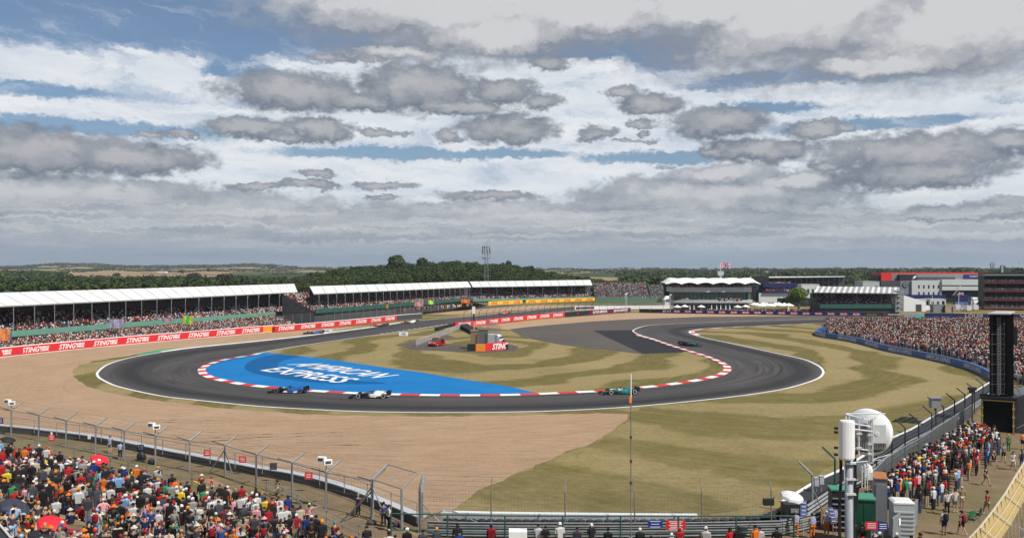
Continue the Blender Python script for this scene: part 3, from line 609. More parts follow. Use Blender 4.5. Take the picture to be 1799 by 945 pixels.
# the paths run left to right in the picture, so the face towards the camera is on the right of travel
B1, pB1 = ad_wall('advertising_barrier', 'long red tyre barrier lettered in white below the left grandstand', [(-260,662),(-120,643.5),(0,628),(114,616),(254,602.4),(360,593.5),(450,585.5),(482,583)], 1.85, [RED, WHITE, WHITE, ORANGE, DARK], [(0, .965, 0, sting(), 8.6, 1), (.965, 1, 3, None, 1, 1)], top=2, foot=2)
B2, pB2 = ad_wall('advertising_barrier', 'red tyre barrier along the entry road ending in a black and white section', [(483,583.6),(560,577),(640,569),(706,562),(742,559)], 1.75, [RED, WHITE, WHITE, DARK], [(0, .80, 0, sting(.95), 8.2, 1), (.80, 1, 3, None, 1, 1)], top=2)
B3, pB3 = ad_wall('advertising_barrier', 'inner barrier changing from red to black to maroon across the middle of the circuit', [(800,576),(825.6,573.8),(860,570),(900,565),(971,558.3),(1011,555.3),(1060,551.5),(1108,548)], 1.75, [RED, WHITE, BLACK, MAROON, LGREY],
    [(0, .60, 0, sting(.95), 8.6, 1), (.60, .74, 2, [(tmesh('F1', 1.0, .03, .3), 0, 0, 0)], 9, 0), (.74, 1, 3, [(tmesh('QATAR AIRWAYS', 1.35, .03), 0, 0, 1)], 13.5, 1)], th=0.5)
def oval(k=1.0): return [(([(1.55 * k * math.cos(t), .5 * k * math.sin(t), 0) for t in [i * math.pi / 8 for i in range(16)]], [tuple(range(16))], 0), 0, 0, 1), (([(x, y, .02) for x, y, z in tmesh('Barilla', .95 * k, .02, .2)[0]], tmesh('Barilla', .95 * k, .02, .2)[1], 0), 0, 0, 2)]
B4, pB4 = ad_wall('advertising_barrier', 'long navy barrier with red ovals in front of the hospitality terrace', [(1123,548.8),(1166,549.6),(1250,551.4),(1350,552.9),(1430,554.2),(1517,555.6),(1579,556.2)], 1.5, [NAVY, RED, WHITE, BLACK, mat('gold', (.5, .35, .08))],
    [(0, .09, 3, [(tmesh('F1', .95, .03, .3), 0, 0, 1)], 8, 0), (.09, .87, 0, oval(), 4.35, 0), (.87, .935, 3, [(tmesh('Chandon', 1.0, .0, .3), 0, 0, 4)], 7, 0), (.935, .965, 3, [(tmesh('F1', 1.1, .03, .3), 0, 0, 1)], 7, 0), (.965, 1, 3, [(tmesh('PARAMOUNT', .7, .02), 0, 0, 2)], 6, 0)], th=.5)
B5, pB5 = ad_wall('advertising_barrier', 'dark blue barrier reading LOUIS VUITTON beyond the right crowd', [(1588,557),(1630,557.6),(1700,558.6),(1760,559.4),(1900,561)], 1.6, [NAVY, mat('pale_gold', (.75, .55, .38)), LGREY],
    [(0, .12, 2, None, 1, 1), (.12, .34, 0, None, 1, 1), (.34, .52, 0, [(tmesh('LOUIS', 1.7, .04, 0, 0, 1.3), -1.6, 0, 1)], 11, 1), (.52, 1, 0, [(tmesh('VUITTON', 1.8, .04, 0, 0, 1.5), 0, 0, 1)], 17, 1)], th=.5)
B6, pB6 = ad_wall('advertising_barrier', 'curved blue barrier reading AMERICAN EXPRESS below the right crowd', [(1455,581.5),(1440,583.5),(1432.5,586.5),(1434,590),(1446,593),(1472,597),(1510,604),(1553,616),(1600,625.5),(1647,635.5),(1680,643.5),(1705,651),(1724,659),(1738,667),(1750,676),(1757,684)], 1.3, [BLUE, OFFW, WHITE],
    [(0, .12, 0, None, 1, 1), (.12, 1, 0, [(tmesh('AMERICAN EXPRESS', 1.12, .022), 0, 0, 1)], 15.5, 1)], th=.6, sm=4)
def flat_board(name, label, a, b, h, mats, tms, sp, z0=0.0, group=None):
    pa = Path([G(*a)[:2], G(*b)[:2]]); mb = MB(); board(mb, pa, 0, pa.L, z0, z0 + h, .15, 0)
    n = max(1, int(pa.L / sp))
    for k in range(n):
        for tm, dx, dz, mm in tms: board_text(mb, pa, pa.L * (k + .5) / n + dx, z0 + h * .5 + dz, tm, mm)
    return tag(mb.build(name, mats, fix=False), label, 'advertising board', group)
DH = [(tmesh('DHL', 1.75, .05, .35, 0, 1.6), 0, 0, 1)]
flat_board('advertising_board', 'short yellow board lettered in red, left one of the pair below the far stand roof', (858,536.3), (918,533), 1.85, [YELLOW, RED], DH, 8.5)
flat_board('advertising_board', 'long yellow board lettered in red, right one of the pair below the far stand roof', (924,532.8), (1045,528.6), 1.85, [YELLOW, RED], DH, 8.5)
flat_board('advertising_board', 'small navy hoarding behind the maroon end of the inner barrier', (1012,547.2), (1044,546.4), 1.0, [NAVY, RED], [(tmesh('Barilla', .7, .02, .2), 0, .1, 1)], 4, 0.9)
# white concrete wall beyond the inner barrier
mb = MB(); pa = Path([G(1010,544.5)[:2], G(1060,543.6)[:2], G(1110,543)[:2], G(1180,542.4)[:2]]); board(mb, pa, 0, pa.L, 0, 1.6, .4, 0); tag(mb.build('low_wall', [WHITE], fix=False), 'low white concrete wall beyond the maroon barrier', 'wall')
for (px, py, s) in ((575, 585.2, '100'), (709, 590.5, '150')):
    x, y, _ = G(px, py); mb = MB(); mb.box((0, 0, .62), (2.9 if s == '100' else 2.4, .12, 1.05), 0)
    for dx in (-.9, .9): mb.box((dx, .06, .3), (.08, .08, .6), 2)
    vs, fs, _ = tmesh(s, .8, .02); mb.add([(a, -.08, b + .62) for a, b, c in vs], fs, 1)
    t = mb.build('distance_board', [WHITE, BLACK, GREY], fix=False, loc=(x, y, 0)); tag(t, ('white 100 distance board on the gravel side of the entry road' if s == '100' else 'white 150 distance board on the infield side of the entry road'), 'sign', 'distance boards')

# ------------------------------------------------------------------ debris fences
def post_fence(name, label, pts, h, sp, r=.05, lean=0.0, m=DARK, grid=.5, gr=.018, group=None, px=True, z=0.0, rails=0, wires=True):
    pts = [G(*p)[:2] for p in pts] if px else pts; pa = Path(pts); n = max(1, int(pa.L / sp)); t = thing(name, label, 'fence', (pts[0][0], pts[0][1], z), 0, group)
    o2 = Vector((pts[0][0], pts[0][1])); w = MB()
    for k in range(n + 1):
        q, d, nn = pa.at(pa.L * k / n); q = q - o2; mb = MB(); mb.tube([(q.x, q.y, 0), (q.x, q.y, h)], r, 5)
        if lean:
            e = nn * lean; mb.tube([(q.x, q.y, h), (q.x + e.x * .5, q.y + e.y * .5, h + abs(lean) * .45), (q.x + e.x, q.y + e.y, h + abs(lean) * .55)], r * .8, 5)
        if k < 100: mb.build('post', m, t)
        if k:
            if wires: wire_grid(w, pr, q, .1, h, grid, gr, grid * 1.1)
            for i in range(rails): w.tube([(pr.x, pr.y, h * (i + 1) / rails), (q.x, q.y, h * (i + 1) / rails)], r * .8, 4)
        pr = q
    w.build('wire_mesh', [WIRE], t, fix=False); return t
post_fence('debris_fence', 'grey debris fence between the red barrier and the left crowd', [(-60,628),(0,620),(114,609),(254,597),(360,589),(482,579)], 3.4, 3.6, .05, 0, GREY, .55, .02)
post_fence('debris_fence', 'grey debris fence along the bend below the second grandstand', [(482,579),(560,572),(620,566.5),(706,558),(742,553.5),(800,546),(858,539)], 4.2, 4.0, .06, 0, GREY, .5, .022)
post_fence('debris_fence', 'dark debris fence with curved posts on the inner red barrier', [(815,574),(860,569),(900,564),(971,557),(1040,552)], 4.3, 4.6, .08, 1.2, DARK, 1.1, .014)
post_fence('debris_fence', 'low grey fence behind the maroon barrier end', [(1040,551),(1108,547),(1165,547)], 3.6, 4.5, .07, .8, GREY, .9, .015)
post_fence('debris_fence', 'thin debris fence over the blue barrier of the right crowd', [(1455,580),(1500,599),(1553,612.5),(1600,622),(1647,632),(1705,647),(1735,661)], 3.1, 3.5, .04, 0, GREY, .55, .014)
post_fence('debris_fence', 'fence of dark posts at the far edge of the right crowd', [(1448,578),(1448,567.5),(1530,567),(1620,567.5),(1720,568)], 3.0, 5.2, .06, 0, DARK, 1.0, .02)
post_fence('service_fence', 'pale grey fence panels beside the marshal post on the infield', [(855,587),(880,607)], 4.5, 3.0, .06, 0, GREY, .7, .018)

# ------------------------------------------------------------------ grandstands
ROOFW = mat('roof_white', (0.62, 0.615, 0.59), 0.6, 0.09, 0.25); SEAM = mat('roof_seam', (0.2, 0.2, 0.2), 0.7, 0.1); STEP = mat('stand_steps', (0.06, 0.06, 0.062), 0.9, 0.2, .7)
def grandstand(label, A, B, nrm, depth, zb, zrow, rows, roof, nseat, cols, wallm, ext=(0, 0), stair=(), posts=14, fill=.93, backm=DARK, group=None, striped=None, nseam=20, wall_h=1.3, side=None):
    """A,B = foot of the front wall; nrm = unit vector towards the back; roof = front-left, front-right, back-right, back-left world points"""
    t = thing('grandstand', label, 'grandstand', (A[0], A[1], 0), 0, group); o2 = Vector((A[0], A[1], 0)); A = Vector((A[0], A[1])); B = Vector((B[0], B[1])); n = Vector(nrm).normalized(); L = (B - A).length; d = (B - A) / L
    loc = lambda q, z: (q.x - o2.x, q.y - o2.y, z)
    mb = MB(); stp = depth / rows
    for k in range(rows):                                         # stepped seating
        z = zb + wall_h * .6 + k * zrow; a = A + n * (k * stp + .4); b = B + n * (k * stp + .4); a2 = a + n * stp; b2 = b + n * stp
        mb.hexa([loc(a, zb - 3), loc(b, zb - 3), loc(b2, zb - 3), loc(a2, zb - 3)], [loc(a, z), loc(b, z), loc(b2, z), loc(a2, z)], 0)
        for j in range(nseat):
            s = (j + .5 + random.uniform(-.2, .2)) / nseat
            if any(abs(s - q) < .008 for q in stair) or random.random() > fill: continue
            q = A + d * (L * s) + n * (k * stp + .4 + stp * .45); BUST.append((q.x, q.y, z + random.uniform(-.05, .15), math.atan2(-n.x, n.y) + math.pi))
    mb.build('seating', STEP, t)
    for s in stair:
        mb = MB()
        for k in range(rows):
            q = A + d * (L * s) + n * (k * stp + .4 + stp / 2); mb.box(loc(q, zb + wall_h * .6 + k * zrow + .1), (1.2, stp, .3), 0, math.atan2(d.y, d.x))
        mb.build('stairway', CONC, t)
    mb = MB(); a2 = A - n * .2; b2 = B - n * .2; mb.hexa([loc(a2, zb), loc(b2, zb), loc(B, zb), loc(A, zb)], [loc(a2, zb + wall_h), loc(b2, zb + wall_h), loc(B, zb + wall_h), loc(A, zb + wall_h)]); mb.build('front_wall', wallm, t)
    if roof:
        fl, fr, br, bl = [Vector(p) - o2 for p in roof]; up = Vector((0, 0, .25)); mb = MB(); ns = nseam
        for k in range(ns):
            t0 = k / ns; t1 = (k + 1) / ns - .04 / ns; mi = (k % 2) if striped else 0
            q = [fl.lerp(fr, t0), fl.lerp(fr, t1), bl.lerp(br, t1), bl.lerp(br, t0)]; mb.hexa(q, [p + up for p in q], mi)
        for k in range(ns):
            q = [fl.lerp(fr, k / ns), fl.lerp(fr, (k + 1) / ns), bl.lerp(br, (k + 1) / ns), bl.lerp(br, k / ns)]; mb.hexa([p - Vector((0, 0, .12)) for p in q], [p + Vector((0, 0, .1)) for p in q], 2)
        mb.build('roof', [ROOFW, striped or ROOFW, SEAM], t)
        for k in range(posts):
            f = (k + .5) / posts; p = fl.lerp(fr, f); q = A + d * (L * f) + n * .3; b0 = Vector(loc(q, zb)); mb = MB(); mb.tube([b0, (b0.x, b0.y, p.z)], .085, 6)
            mb.tube([(b0.x, b0.y, p.z - 1.2), p.lerp(bl.lerp(br, f), .25)], .06, 5); mb.build('post', GREY, t)
        mb = MB(); q = [bl, br, br - Vector((0, 0, 11)), bl - Vector((0, 0, 11))]; w = Vector((n.x, n.y, 0)) * .2; mb.hexa([p for p in q], [p + w for p in q]); mb.build('back_wall', backm, t)
    return t
def wl(p): return Vector(p)
# left grandstand (runs beyond the left edge of the picture)
wA = G(15, 592, 3.0); wB = G(518, 551.5, 3.0); dv = (Vector(wB) - Vector(wA)).normalized(); ext = 55; wA = Vector(wA) - dv * ext; nrm = (-dv.y, dv.x)
N3 = Vector((nrm[0], nrm[1], 0))
fl = Vector(wA); fl.z = 9.55; fr = Vector(P(523, 513.8, wB[1] + 3)); bl = fl + N3 * 12; bl.z = 12.1; br = Vector(P(517.5, 499.8, fr.y + 4.5))
grandstand('long white roofed grandstand with pale green front wall at the left edge', wA, wB, nrm, 12.5, 3.0, .40, 15, (fl, fr, br, bl), 255, None, SEAG, posts=30, nseam=36, stair=(.52, .86), fill=.86)
# middle stand
fl = Vector(P(551, 517.2, 276)); fr = Vector(P(828, 504.8, 392)); br = Vector(P(822, 495.4, 401)); bl = Vector(P(544, 504.3, 284)); dv = Vector((fr.x - fl.x, fr.y - fl.y, 0)).normalized(); nrm = (-dv.y, dv.x); N3 = Vector((nrm[0], nrm[1], 0)); wC = Vector((fl.x, fl.y, 4)) - N3 * .6; wD = Vector((fr.x, fr.y, 4)) - N3 * .6
grandstand('white roofed grandstand with dark green front wall in the middle of the three', wC, wD, nrm, 12, 4.0, .37, 14, (fl, fr, br, bl), 250, None, DKGREEN, posts=24, nseam=18, stair=(.12, .72), fill=.88)
wE = G(834, 529.2, 4.0); wF = G(1040, 524.5, 4.0); 
fl = Vector(P(830.5, 504.8, 468)); fr = Vector(P(1041, 501.3, 506)); br = Vector(P(1037.5, 492.3, 518)); bl = Vector(P(825, 495.3, 480)); dv = Vector((fr.x - fl.x, fr.y - fl.y, 0)).normalized(); nrm = (-dv.y, dv.x); N3 = Vector((nrm[0], nrm[1], 0)); wE = Vector((fl.x, fl.y, .7)) - N3 * .6; wF = Vector((fr.x, fr.y, .7)) - N3 * .6
grandstand('white roofed grandstand above the yellow boards, rightmost of the three', wE, wF, nrm, 12, 0.7, .45, 14, (fl, fr, br, bl), 108, None, SEAG, posts=8, nseam=14, fill=.88)
# open stand beyond
wG = P(1045, 524.5, 560); wH = P(1142, 526, 575); wG = (wG[0], wG[1], -1); wH = (wH[0], wH[1], -1)
grandstand('open roofless grandstand full of people right of the white roofs', wG, wH, (0.02, 1), 22, -0.8, .72, 13, None, 52, None, DKGREEN, stair=(.35, .66), fill=.9)
grandstand('half empty dark grandstand at the right end of the open one', XD(1144, 575), XD(1170, 590), (0.02, 1), 18, -0.8, .72, 11, None, 14, None, DKGREEN, fill=.35)
pa = Path([G(1048, 530.5)[:2], G(1110, 531)[:2], G(1182, 531.5)[:2]]); mb = MB(); board(mb, pa, 0, pa.L, 0, 2.4, .4, 0); tag(mb.build('low_wall', [SEAG], fix=False), 'low pale green wall in front of the open grandstand', 'wall')
for i in range(260): q = G(random.uniform(1050, 1180), random.uniform(527.5, 530)); BUST.append((q[0], q[1], 1.9, math.pi))
post_fence('debris_fence', 'grey debris fence in front of the pale green wall', [(1048,532.5),(1110,533),(1182,533.5)], 4.0, 6, .09, 0, GREY, .9, .03)
# left bank crowd between barrier and green wall
for i in range(3600):
    s = random.random(); q = v2(pB1.at(pB1.L * (.02 + .96 * s), -4.2)[0], v2((-128, 152), wB[:2], s), random.random() ** .85)
    yy = np.interp(s, [0, 1], [0, 1])
for i in range(4300):
    w_ = random.random(); A_ = v2(G(-40, 585.5, 3)[:2] if 0 else (wA.x + 24, wA.y + 52), wB[:2], w_)
    # matching foot on the fence side: nearest point of the barrier path
    k = min(max((w_ * .80 + .175) * pB1.L, 0), pB1.L); f_ = pB1.at(k, -5.0)[0]; r_ = random.random(); q = v2(f_, A_, r_)
    if random.random() < .9: BUST.append((q[0], q[1], .5 + 2.2 * r_, math.pi + .9 + random.uniform(-.4, .4)))
A0 = G(455, 578.5); A1 = G(640, 560.5)
for i in range(900):
    w_ = random.random(); q0 = v2(A0, A1, w_); q1 = v2(G(520, 552, 3), G(648, 541, 3), w_); r_ = random.random() * (1 - .3 * w_); q = v2(q0, q1, r_); BUST.append((q[0], q[1], .3 + 2.5 * r_, math.pi + .9))
for i in range(330):
    px = random.uniform(640, 830); py = np.interp(px, [640, 830], [541, 528.5]) + random.uniform(0, 5); q = G(px, py, 3.2); BUST.append((q[0], q[1] - 1.5, 2.6, math.pi + .6))
# grassy banks carrying those crowds
def bank(name, quads, m=GRASS):
    mb = MB()
    for q in quads: mb.poly(q)
    return tag(mb.build(name, m, fix=True), kind='structure')
qs = []
for k in range(16):
    a, b = k / 16, (k + 1) / 16
    def ft(w): return pB1.at((w * .80 + .175) * pB1.L, -5.0)[0]
    def tp(w): return v2((wA.x + 24, wA.y + 52), wB[:2], w)
    qs.append([(*ft(a), .15), (*ft(b), .15), (*tp(b), 2.6), (*tp(a), 2.6)])
bank('spectator_bank', qs)
q0, q1, q2, q3 = A0, A1, G(648, 541, 3), G(520, 552, 3)
bank('spectator_bank', [[(*q0[:2], .1), (*q1[:2], .1), (*q2[:2], 2.6), (*q3[:2], 2.6)], [(*q1[:2], .1), (*G(858, 537)[:2], .1), (*G(829, 529, 4)[:2], 3.6), (*q2[:2], 2.6)]])
# right-hand crowd on the general admission bank
def right_region():
    px = random.uniform(1452, 1840)
    lo = float(np.interp(px, [1452, 1500, 1553, 1647, 1705, 1738, 1760, 1840], [590, 597, 609.5, 628, 643, 657, 668, 700])); D0 = F * H / (lo - CY)
    D1 = F * H / (570.5 - CY); D = D0 + 2.2 + (D1 - D0 - 3) * random.random(); return px, D, (D - D0) / (D1 - D0)
def rbz(f): return .1 + 1.1 * min(1, f * 1.2)
for i in range(7600):
    px, D, f = right_region(); x = (px - CX) / F * D
    (FULL if D < 190 else BUST).append((x, D, rbz(f), random.uniform(1.2, 2.6)) if D < 190 else (x, D, rbz(f) + .75, random.uniform(1.2, 2.6)))
qs = []
pxs = list(range(1452, 2000, 24))
for a, b in zip(pxs, pxs[1:]):
    def ed(px): lo = float(np.interp(px, [1452, 1500, 1553, 1647, 1705, 1738, 1760, 1840], [588, 595, 608, 626, 641, 655, 666, 698])); return F * H / (lo - CY)
    da, db = ed(a), ed(b); D1 = F * H / (569.5 - CY)
    for f0, f1 in ((0, .3), (.3, .85), (.85, 1)):
        qs.append([XD(a, da + (D1 - da) * f0, rbz(f0) - .05), XD(b, db + (D1 - db) * f0, rbz(f0) - .05), XD(b, db + (D1 - db) * f1, rbz(f1) - .05), XD(a, da + (D1 - da) * f1, rbz(f1) - .05)])
bank('viewing_bank', qs, DIRT)

# ------------------------------------------------------------------ hospitality building with a tensile canopy
def hospitality():
    x0, y0, _ = G(1182, 551.5); x1 = G(1322, 551.5)[0]; D = 372.0; cx = (1252 - CX) / F * D; k = D / F
    t = thing('hospitality_building', 'three storey glass hospitality building under a scalloped white canopy', 'building', (cx, D, 0)); Wd = 140 * k; hw = Wd / 2; dp = 14
    def arc(z, out=0.0, hw=hw, n=18, y0=0.0):                    # bowed front
        pts = []
        for i in range(n + 1):
            u = -1 + 2 * i / n; pts.append((u * (hw + out), y0 - out - 2.6 * (1 - abs(u) ** 2.6) + 2.6, z))
        return pts + [(hw + out, dp, z), (-hw - out, dp, z)]
    zt = H - (510 - CY) * k                                      # terrace rail top
    z1 = H - (531 - CY) * k; z2 = H - (509 - CY) * k
    mb = MB(); mb.loft([arc(0, -1.2), arc(z1 - .2, -1.2)]); mb.build('ground_floor', GLASS, t)
    mb = MB(); mb.loft([arc(z1 + .2, -1.0), arc(z2 - .9, -1.0)]); g = mb.build('upper_floor', GLASS, t)
    mb = MB(); mb.loft([arc(z1 - .25, .6), arc(z1 + .95, .6)]); mb.build('balcony', LGREY, t)
    mb = MB(); mb.loft([arc(z2 - 1.0, .3), arc(z2 + 1.05, .3)]); mb.build('roof_terrace', LGREY, t)
    for i in range(19):
        u = -1 + 2 * i / 18; q = arc(0, -.9)[i]; mb = MB(); mb.box((q[0], q[1], (z1 + z2) / 2), (.12, .2, z2 - z1 - 1.2)); mb.box((q[0], q[1], z1 / 2), (.14, .2, z1 - .3)); mb.build('mullion', GREY, t)
    zc = H - (498.5 - CY) * k; mb = MB(); n = 96; pts0 = []; rings = []                  # canopy
    for j, (yy, up) in enumerate(((-1.5, 0), (0.2, 1.2), (3.0, 2.0), (8, 2.2), (13, 1.4))):
        ring = []
        for i in range(n + 1):
            u = i / n; X = (-hw - 3.2) + (Wd + 6.4) * u; ph = (u * 6) % 1; s = math.sin(math.pi * ph); end = min(1, min(u, 1 - u) * 16)
            ring.append((X, yy + (-1.0 * s if j == 0 else 0), zc - .1 + (up + (.7 * s if j == 0 else .35 * s ** .6)) * (.25 + .75 * end)))
        rings.append(ring)
    mb.loft(rings, 0, False, False); mb.loft([[(a, b, c - .12) for a, b, c in r] for r in rings], 0, False, False); mb.build('canopy', mat('canopy_fabric', (.8, .8, .79), .5, .03), t, smooth=True)
    for i in range(7):
        X = -hw - 2 + (Wd + 4) * i / 6; mb = MB(); mb.tube([(X, 0.3, z2), (X, -.6, zc - .1)], .12, 6); mb.build('canopy_post', GREY, t)
    mb = MB(); mb.box((0, dp - 1, (z2 + zc) / 2), (Wd * .9, .3, zc - z2 + .8)); mb.build('back_screen', DARK, t)
    for i in range(520):
        u = random.uniform(-.97, .97); q = arc(0)[int((u + 1) * 9)]; yy = random.uniform(.4, 6) + q[1] * .7; BUST.append((cx + u * hw, D + yy, z2 + 1.15 + .12 * yy, math.pi))
    for i in range(110):
        u = random.uniform(.15, .75) if random.random() < .8 else random.uniform(-.9, -.6); q = arc(0)[int((u + 1) * 9)]; BUST.append((cx + u * hw, D + q[1] - .7 - random.random() * .5 + .6, z1 + 1.15, math.pi))
hospitality()
# roof-terrace flag
x, y, z = P(1266, 497, 378); t = thing('flagpole', 'white flagpole with a boxed bracket above the canopy', 'flagpole', (x, y, 13.5)); mb = MB(); mb.tube([(0, 0, -1.5), (0, 0, 7)], .09, 6); mb.build('pole', WHITE, t)
mb = MB(); mb.box((0, 0, 2.6), (2.2, 1.2, 1.9), 0, 0, 1.2); mb.box((0, 0, 1.2), (.8, .6, 1.0), 0); mb.build('bracket', LGREY, t)
def union_flag(label, loc, w, h, rz=0.0, small=False):
    fm = [mat('flag_blue', (.012, .03, .16)), mat('flag_white', (.75, .75, .75)), mat('flag_red', (.55, .02, .03))]; mb = MB()
    def wave(u, v, o=0): return (u * w, .12 * w * math.sin(u * 5.5 + v) * u + o, (v - .5) * h - .06 * w * u)
    nx, ny = 30, 16
    for i in range(nx):
        for j in range(ny):
            u, v = (i + .5) / nx, (j + .5) / ny; X = abs(u - .5) * 2; Y = abs(v - .5); dg = abs(Y * 2 - X)
            c = 2 if (Y < .1 or abs(u - .5) < .05) else 1 if (Y < .17 or abs(u - .5) < .085) else 2 if dg < .1 else 1 if dg < .24 else 0
            mb.poly([wave(i / nx, j / ny), wave((i + 1) / nx, j / ny), wave((i + 1) / nx, (j + 1) / ny), wave(i / nx, (j + 1) / ny)], c)
    o = mb.build('flag', fm, fix=False); o.location = loc; o.rotation_euler = (0, 0, rz); return tag(o, label, 'flag')
union_flag('British flag flying above the hospitality canopy', (x + .1, y, 13.5 + 6.1), 4.2, 2.2)

# white parasols and tables along the terrace
def parasol(label, px, D, z0, closed, s=1.0, grp='parasols on the terrace'):
    t = thing('parasol', label, 'parasol', XD(px, D, z0), random.random() * 3, grp); mb = MB(); mb.tube([(0, 0, 0), (0, 0, 2.6 * s)], .05, 5); mb.build('pole', GREY, t); mb = MB()
    if closed: mb.lathe([(.05, 1.0 * s), (.28 * s, 1.2 * s), (.2 * s, 2.2 * s), (.04, 3.1 * s)], n=8)
    else: mb.lathe([(1.75 * s, 2.05 * s), (1.7 * s, 2.2 * s), (.7 * s, 2.65 * s), (.03, 3.0 * s)], n=8)
    mb.build('canopy', WHITE, t); return t
ops = [(1190,360),(1203,365),(1232,362),(1296,360),(1310,364),(1330,366),(1337,360),(1347,366),(1354,360),(1362,368),(1372,362),(1378,367),(1386,362),(1325,371),(1368,373),(1341,373)]
nth = ['leftmost','second','third','fourth','fifth','sixth','seventh','eighth','ninth','tenth','eleventh','twelfth','thirteenth','fourteenth','fifteenth','sixteenth']
for i, (px, D) in enumerate(sorted(ops)): parasol('open white parasol on the terrace, %s of the sixteen from the left' % nth[i], px, D, .2, False, 1.0 if i < 5 else 1.25)
for i, px in enumerate((1212,1219,1250,1259,1266,1275,1282,1343,1356,1385)): parasol('folded white parasol on the terrace, %s of the ten from the left' % nth[i], px, 359 + (i % 3), .2, True)
for i in range(420):
    px = random.uniform(1165, 1430); BUST.append((*XD(px, random.uniform(357.5, 368))[:2], random.uniform(.6, 1.0), random.uniform(0, 6)))

# small tent left of the hospitality building
def marquee(label, px0, px1, D, eave, ridge, dp, rz=0.0, m=WHITE):
    k = D / F; w = (px1 - px0) * k; x = ((px0 + px1) / 2 - CX) * k; t = thing('marquee', label, 'tent', (x, D, 0), rz); a = w / 2
    mb = MB(); mb.box((0, dp / 2, eave / 2), (w, dp, eave)); mb.build('wall', m, t)
    mb = MB(); b = [(-a - .3, -.3, eave), (a + .3, -.3, eave), (a + .3, dp + .3, eave), (-a - .3, dp + .3, eave)]
    mb.add(b + [(-a * .5, dp / 2, ridge), (a * .5, dp / 2, ridge)], [(0,1,5,4),(2,3,4,5),(1,2,5),(3,0,4)]); mb.build('roof', WHITE, t); return t
marquee('small white marquee left of the hospitality building', 1168, 1184, 420, 3.2, 5.0, 7, 0, OFFW)

# ------------------------------------------------------------------ striped roof stand, right of the terrace
D = 352; k = D / F; A = XD(1440, D); B = XD(1572, D); zb = .4
fl = Vector(P(1430, 514.3, D - 2)); fr = Vector(P(1580, 516, D - 2)); br = Vector(P(1581, 505.5, D + 10)); bl = Vector(P(1436, 504, D + 10))
grandstand('grandstand with a grey and white striped roof behind the navy barrier', (A[0], A[1]), (B[0], B[1]), (0, 1), 11, 2.2, .62, 9, (fl, fr, br, bl), 46, None, DKGREEN, posts=3, striped=mat('roof_grey_panel', (.27, .27, .27), .6, .06), nseam=30, fill=.86, wall_h=1.7)
t = thing('steel_tower', 'open steel stair tower at the right end of the striped roof stand', 'tower', XD(1580, D - 1)); mb = MB()
for sx in (-1.4, 1.4):
    for sy in (0, 4): mb.tube([(sx, sy, 0), (sx, sy, 9.5)], .13, 5)
for z in (1, 3, 5, 7, 9): mb.box((0, 2, z), (2.8, 4, .1)); 
for z in (1, 3, 5, 7): mb.tube([(-1.4, 0, z), (1.4, 0, z + 2)], .07, 4)
mb.build('frame', LGREY, t)
mb = MB(); mb.box((0, 2.2, 5), (2.6, .1, 9)); mb.build('cladding', GREY, t)

# far roofed stand behind the tree
D = 620; A = XD(1345, D); B = XD(1480, D)
fl = Vector(P(1318, 488.5, D)); fr = Vector(P(1485, 486.8, D)); br = Vector(P(1484, 485.9, D + 26)); bl = Vector(P(1318, 486.6, D + 26))
grandstand('distant grandstand with a thin flat roof behind the green tree', (A[0], A[1]), (B[0], B[1]), (0, 1), 16, -1.0, .62, 13, (fl, fr, br, bl), 70, None, NAVY, posts=14, nseam=12, fill=.75, wall_h=3.5, backm=STEP)
D = 470; k = D / F; t = thing('stage_building', 'dark stage building with navy and violet bands behind the terrace', 'building', XD(1358, D)); hw = 32 * k
mb = MB(); mb.box((-20 * k, 3, 8 - .5), (26 * k, 6, 13)); mb.build('screen_wall', BLACK, t)
mb = MB(); mb.box((10 * k, 0, 9.3), (60 * k, 5, 2.0)); mb.build('balcony', NAVY, t)
mb = MB(); mb.box((6 * k, 0, 5.8), (50 * k, 5, 1.1)); mb.build('lower_band', mat('violet_band', (.06, .025, .22)), t)
mb = MB(); mb.box((4 * k, 1.5, 2.6), (60 * k, 6, 5)); mb.build('base', OFFW, t)
for i in range(60): px = random.uniform(1340, 1390); BUST.append((*XD(px, D + 1)[:2], 10.3 + random.random() * .4, math.pi))
for i in range(50): px = random.uniform(1345, 1385); BUST.append((*XD(px, D - 2.6)[:2], 6.6, math.pi))
def cabin(label, px0, px1, D, h, dp, m, name='site_cabin', cat='cabin', win=0, z0=0, group=None, rz=0.0):
    k = D / F; w = (px1 - px0) * k; t = thing(name, label, cat, XD((px0 + px1) / 2, D, z0), rz, group); mb = MB(); mb.box((0, dp / 2, h / 2), (w, dp, h)); mb.box((0, dp / 2, h + .06), (w + .2, dp + .2, .12)); mb.build('body', m, t)
    for i in range(win): mb = MB(); X = -w / 2 + w * (i + .5) / win; mb.box((X, -.03, h * .6), (w / win * .45, .08, h * .3)); mb.build('window', GLASS, t)
    mb = MB(); mb.box((w * .32, -.03, h * .42), (min(.95, w * .2), .08, h * .8)); mb.build('door', DARK if m is not DARK else LGREY, t); return t
cabin('long white hospitality block below the distant grandstand', 1408, 1440, 480, 9.5, 8, OFFW, 'hospitality_block', 'building', 4)
cabin('black framed pavilion behind the green tree', 1372, 1436, 420, 3.8, 6, BLACK, 'pavilion', 'building', 5)
cabin('flat grey plant building left of the red tower block', 1516, 1545, 430, 11.8, 10, LGREY, 'plant_building', 'building', 0)

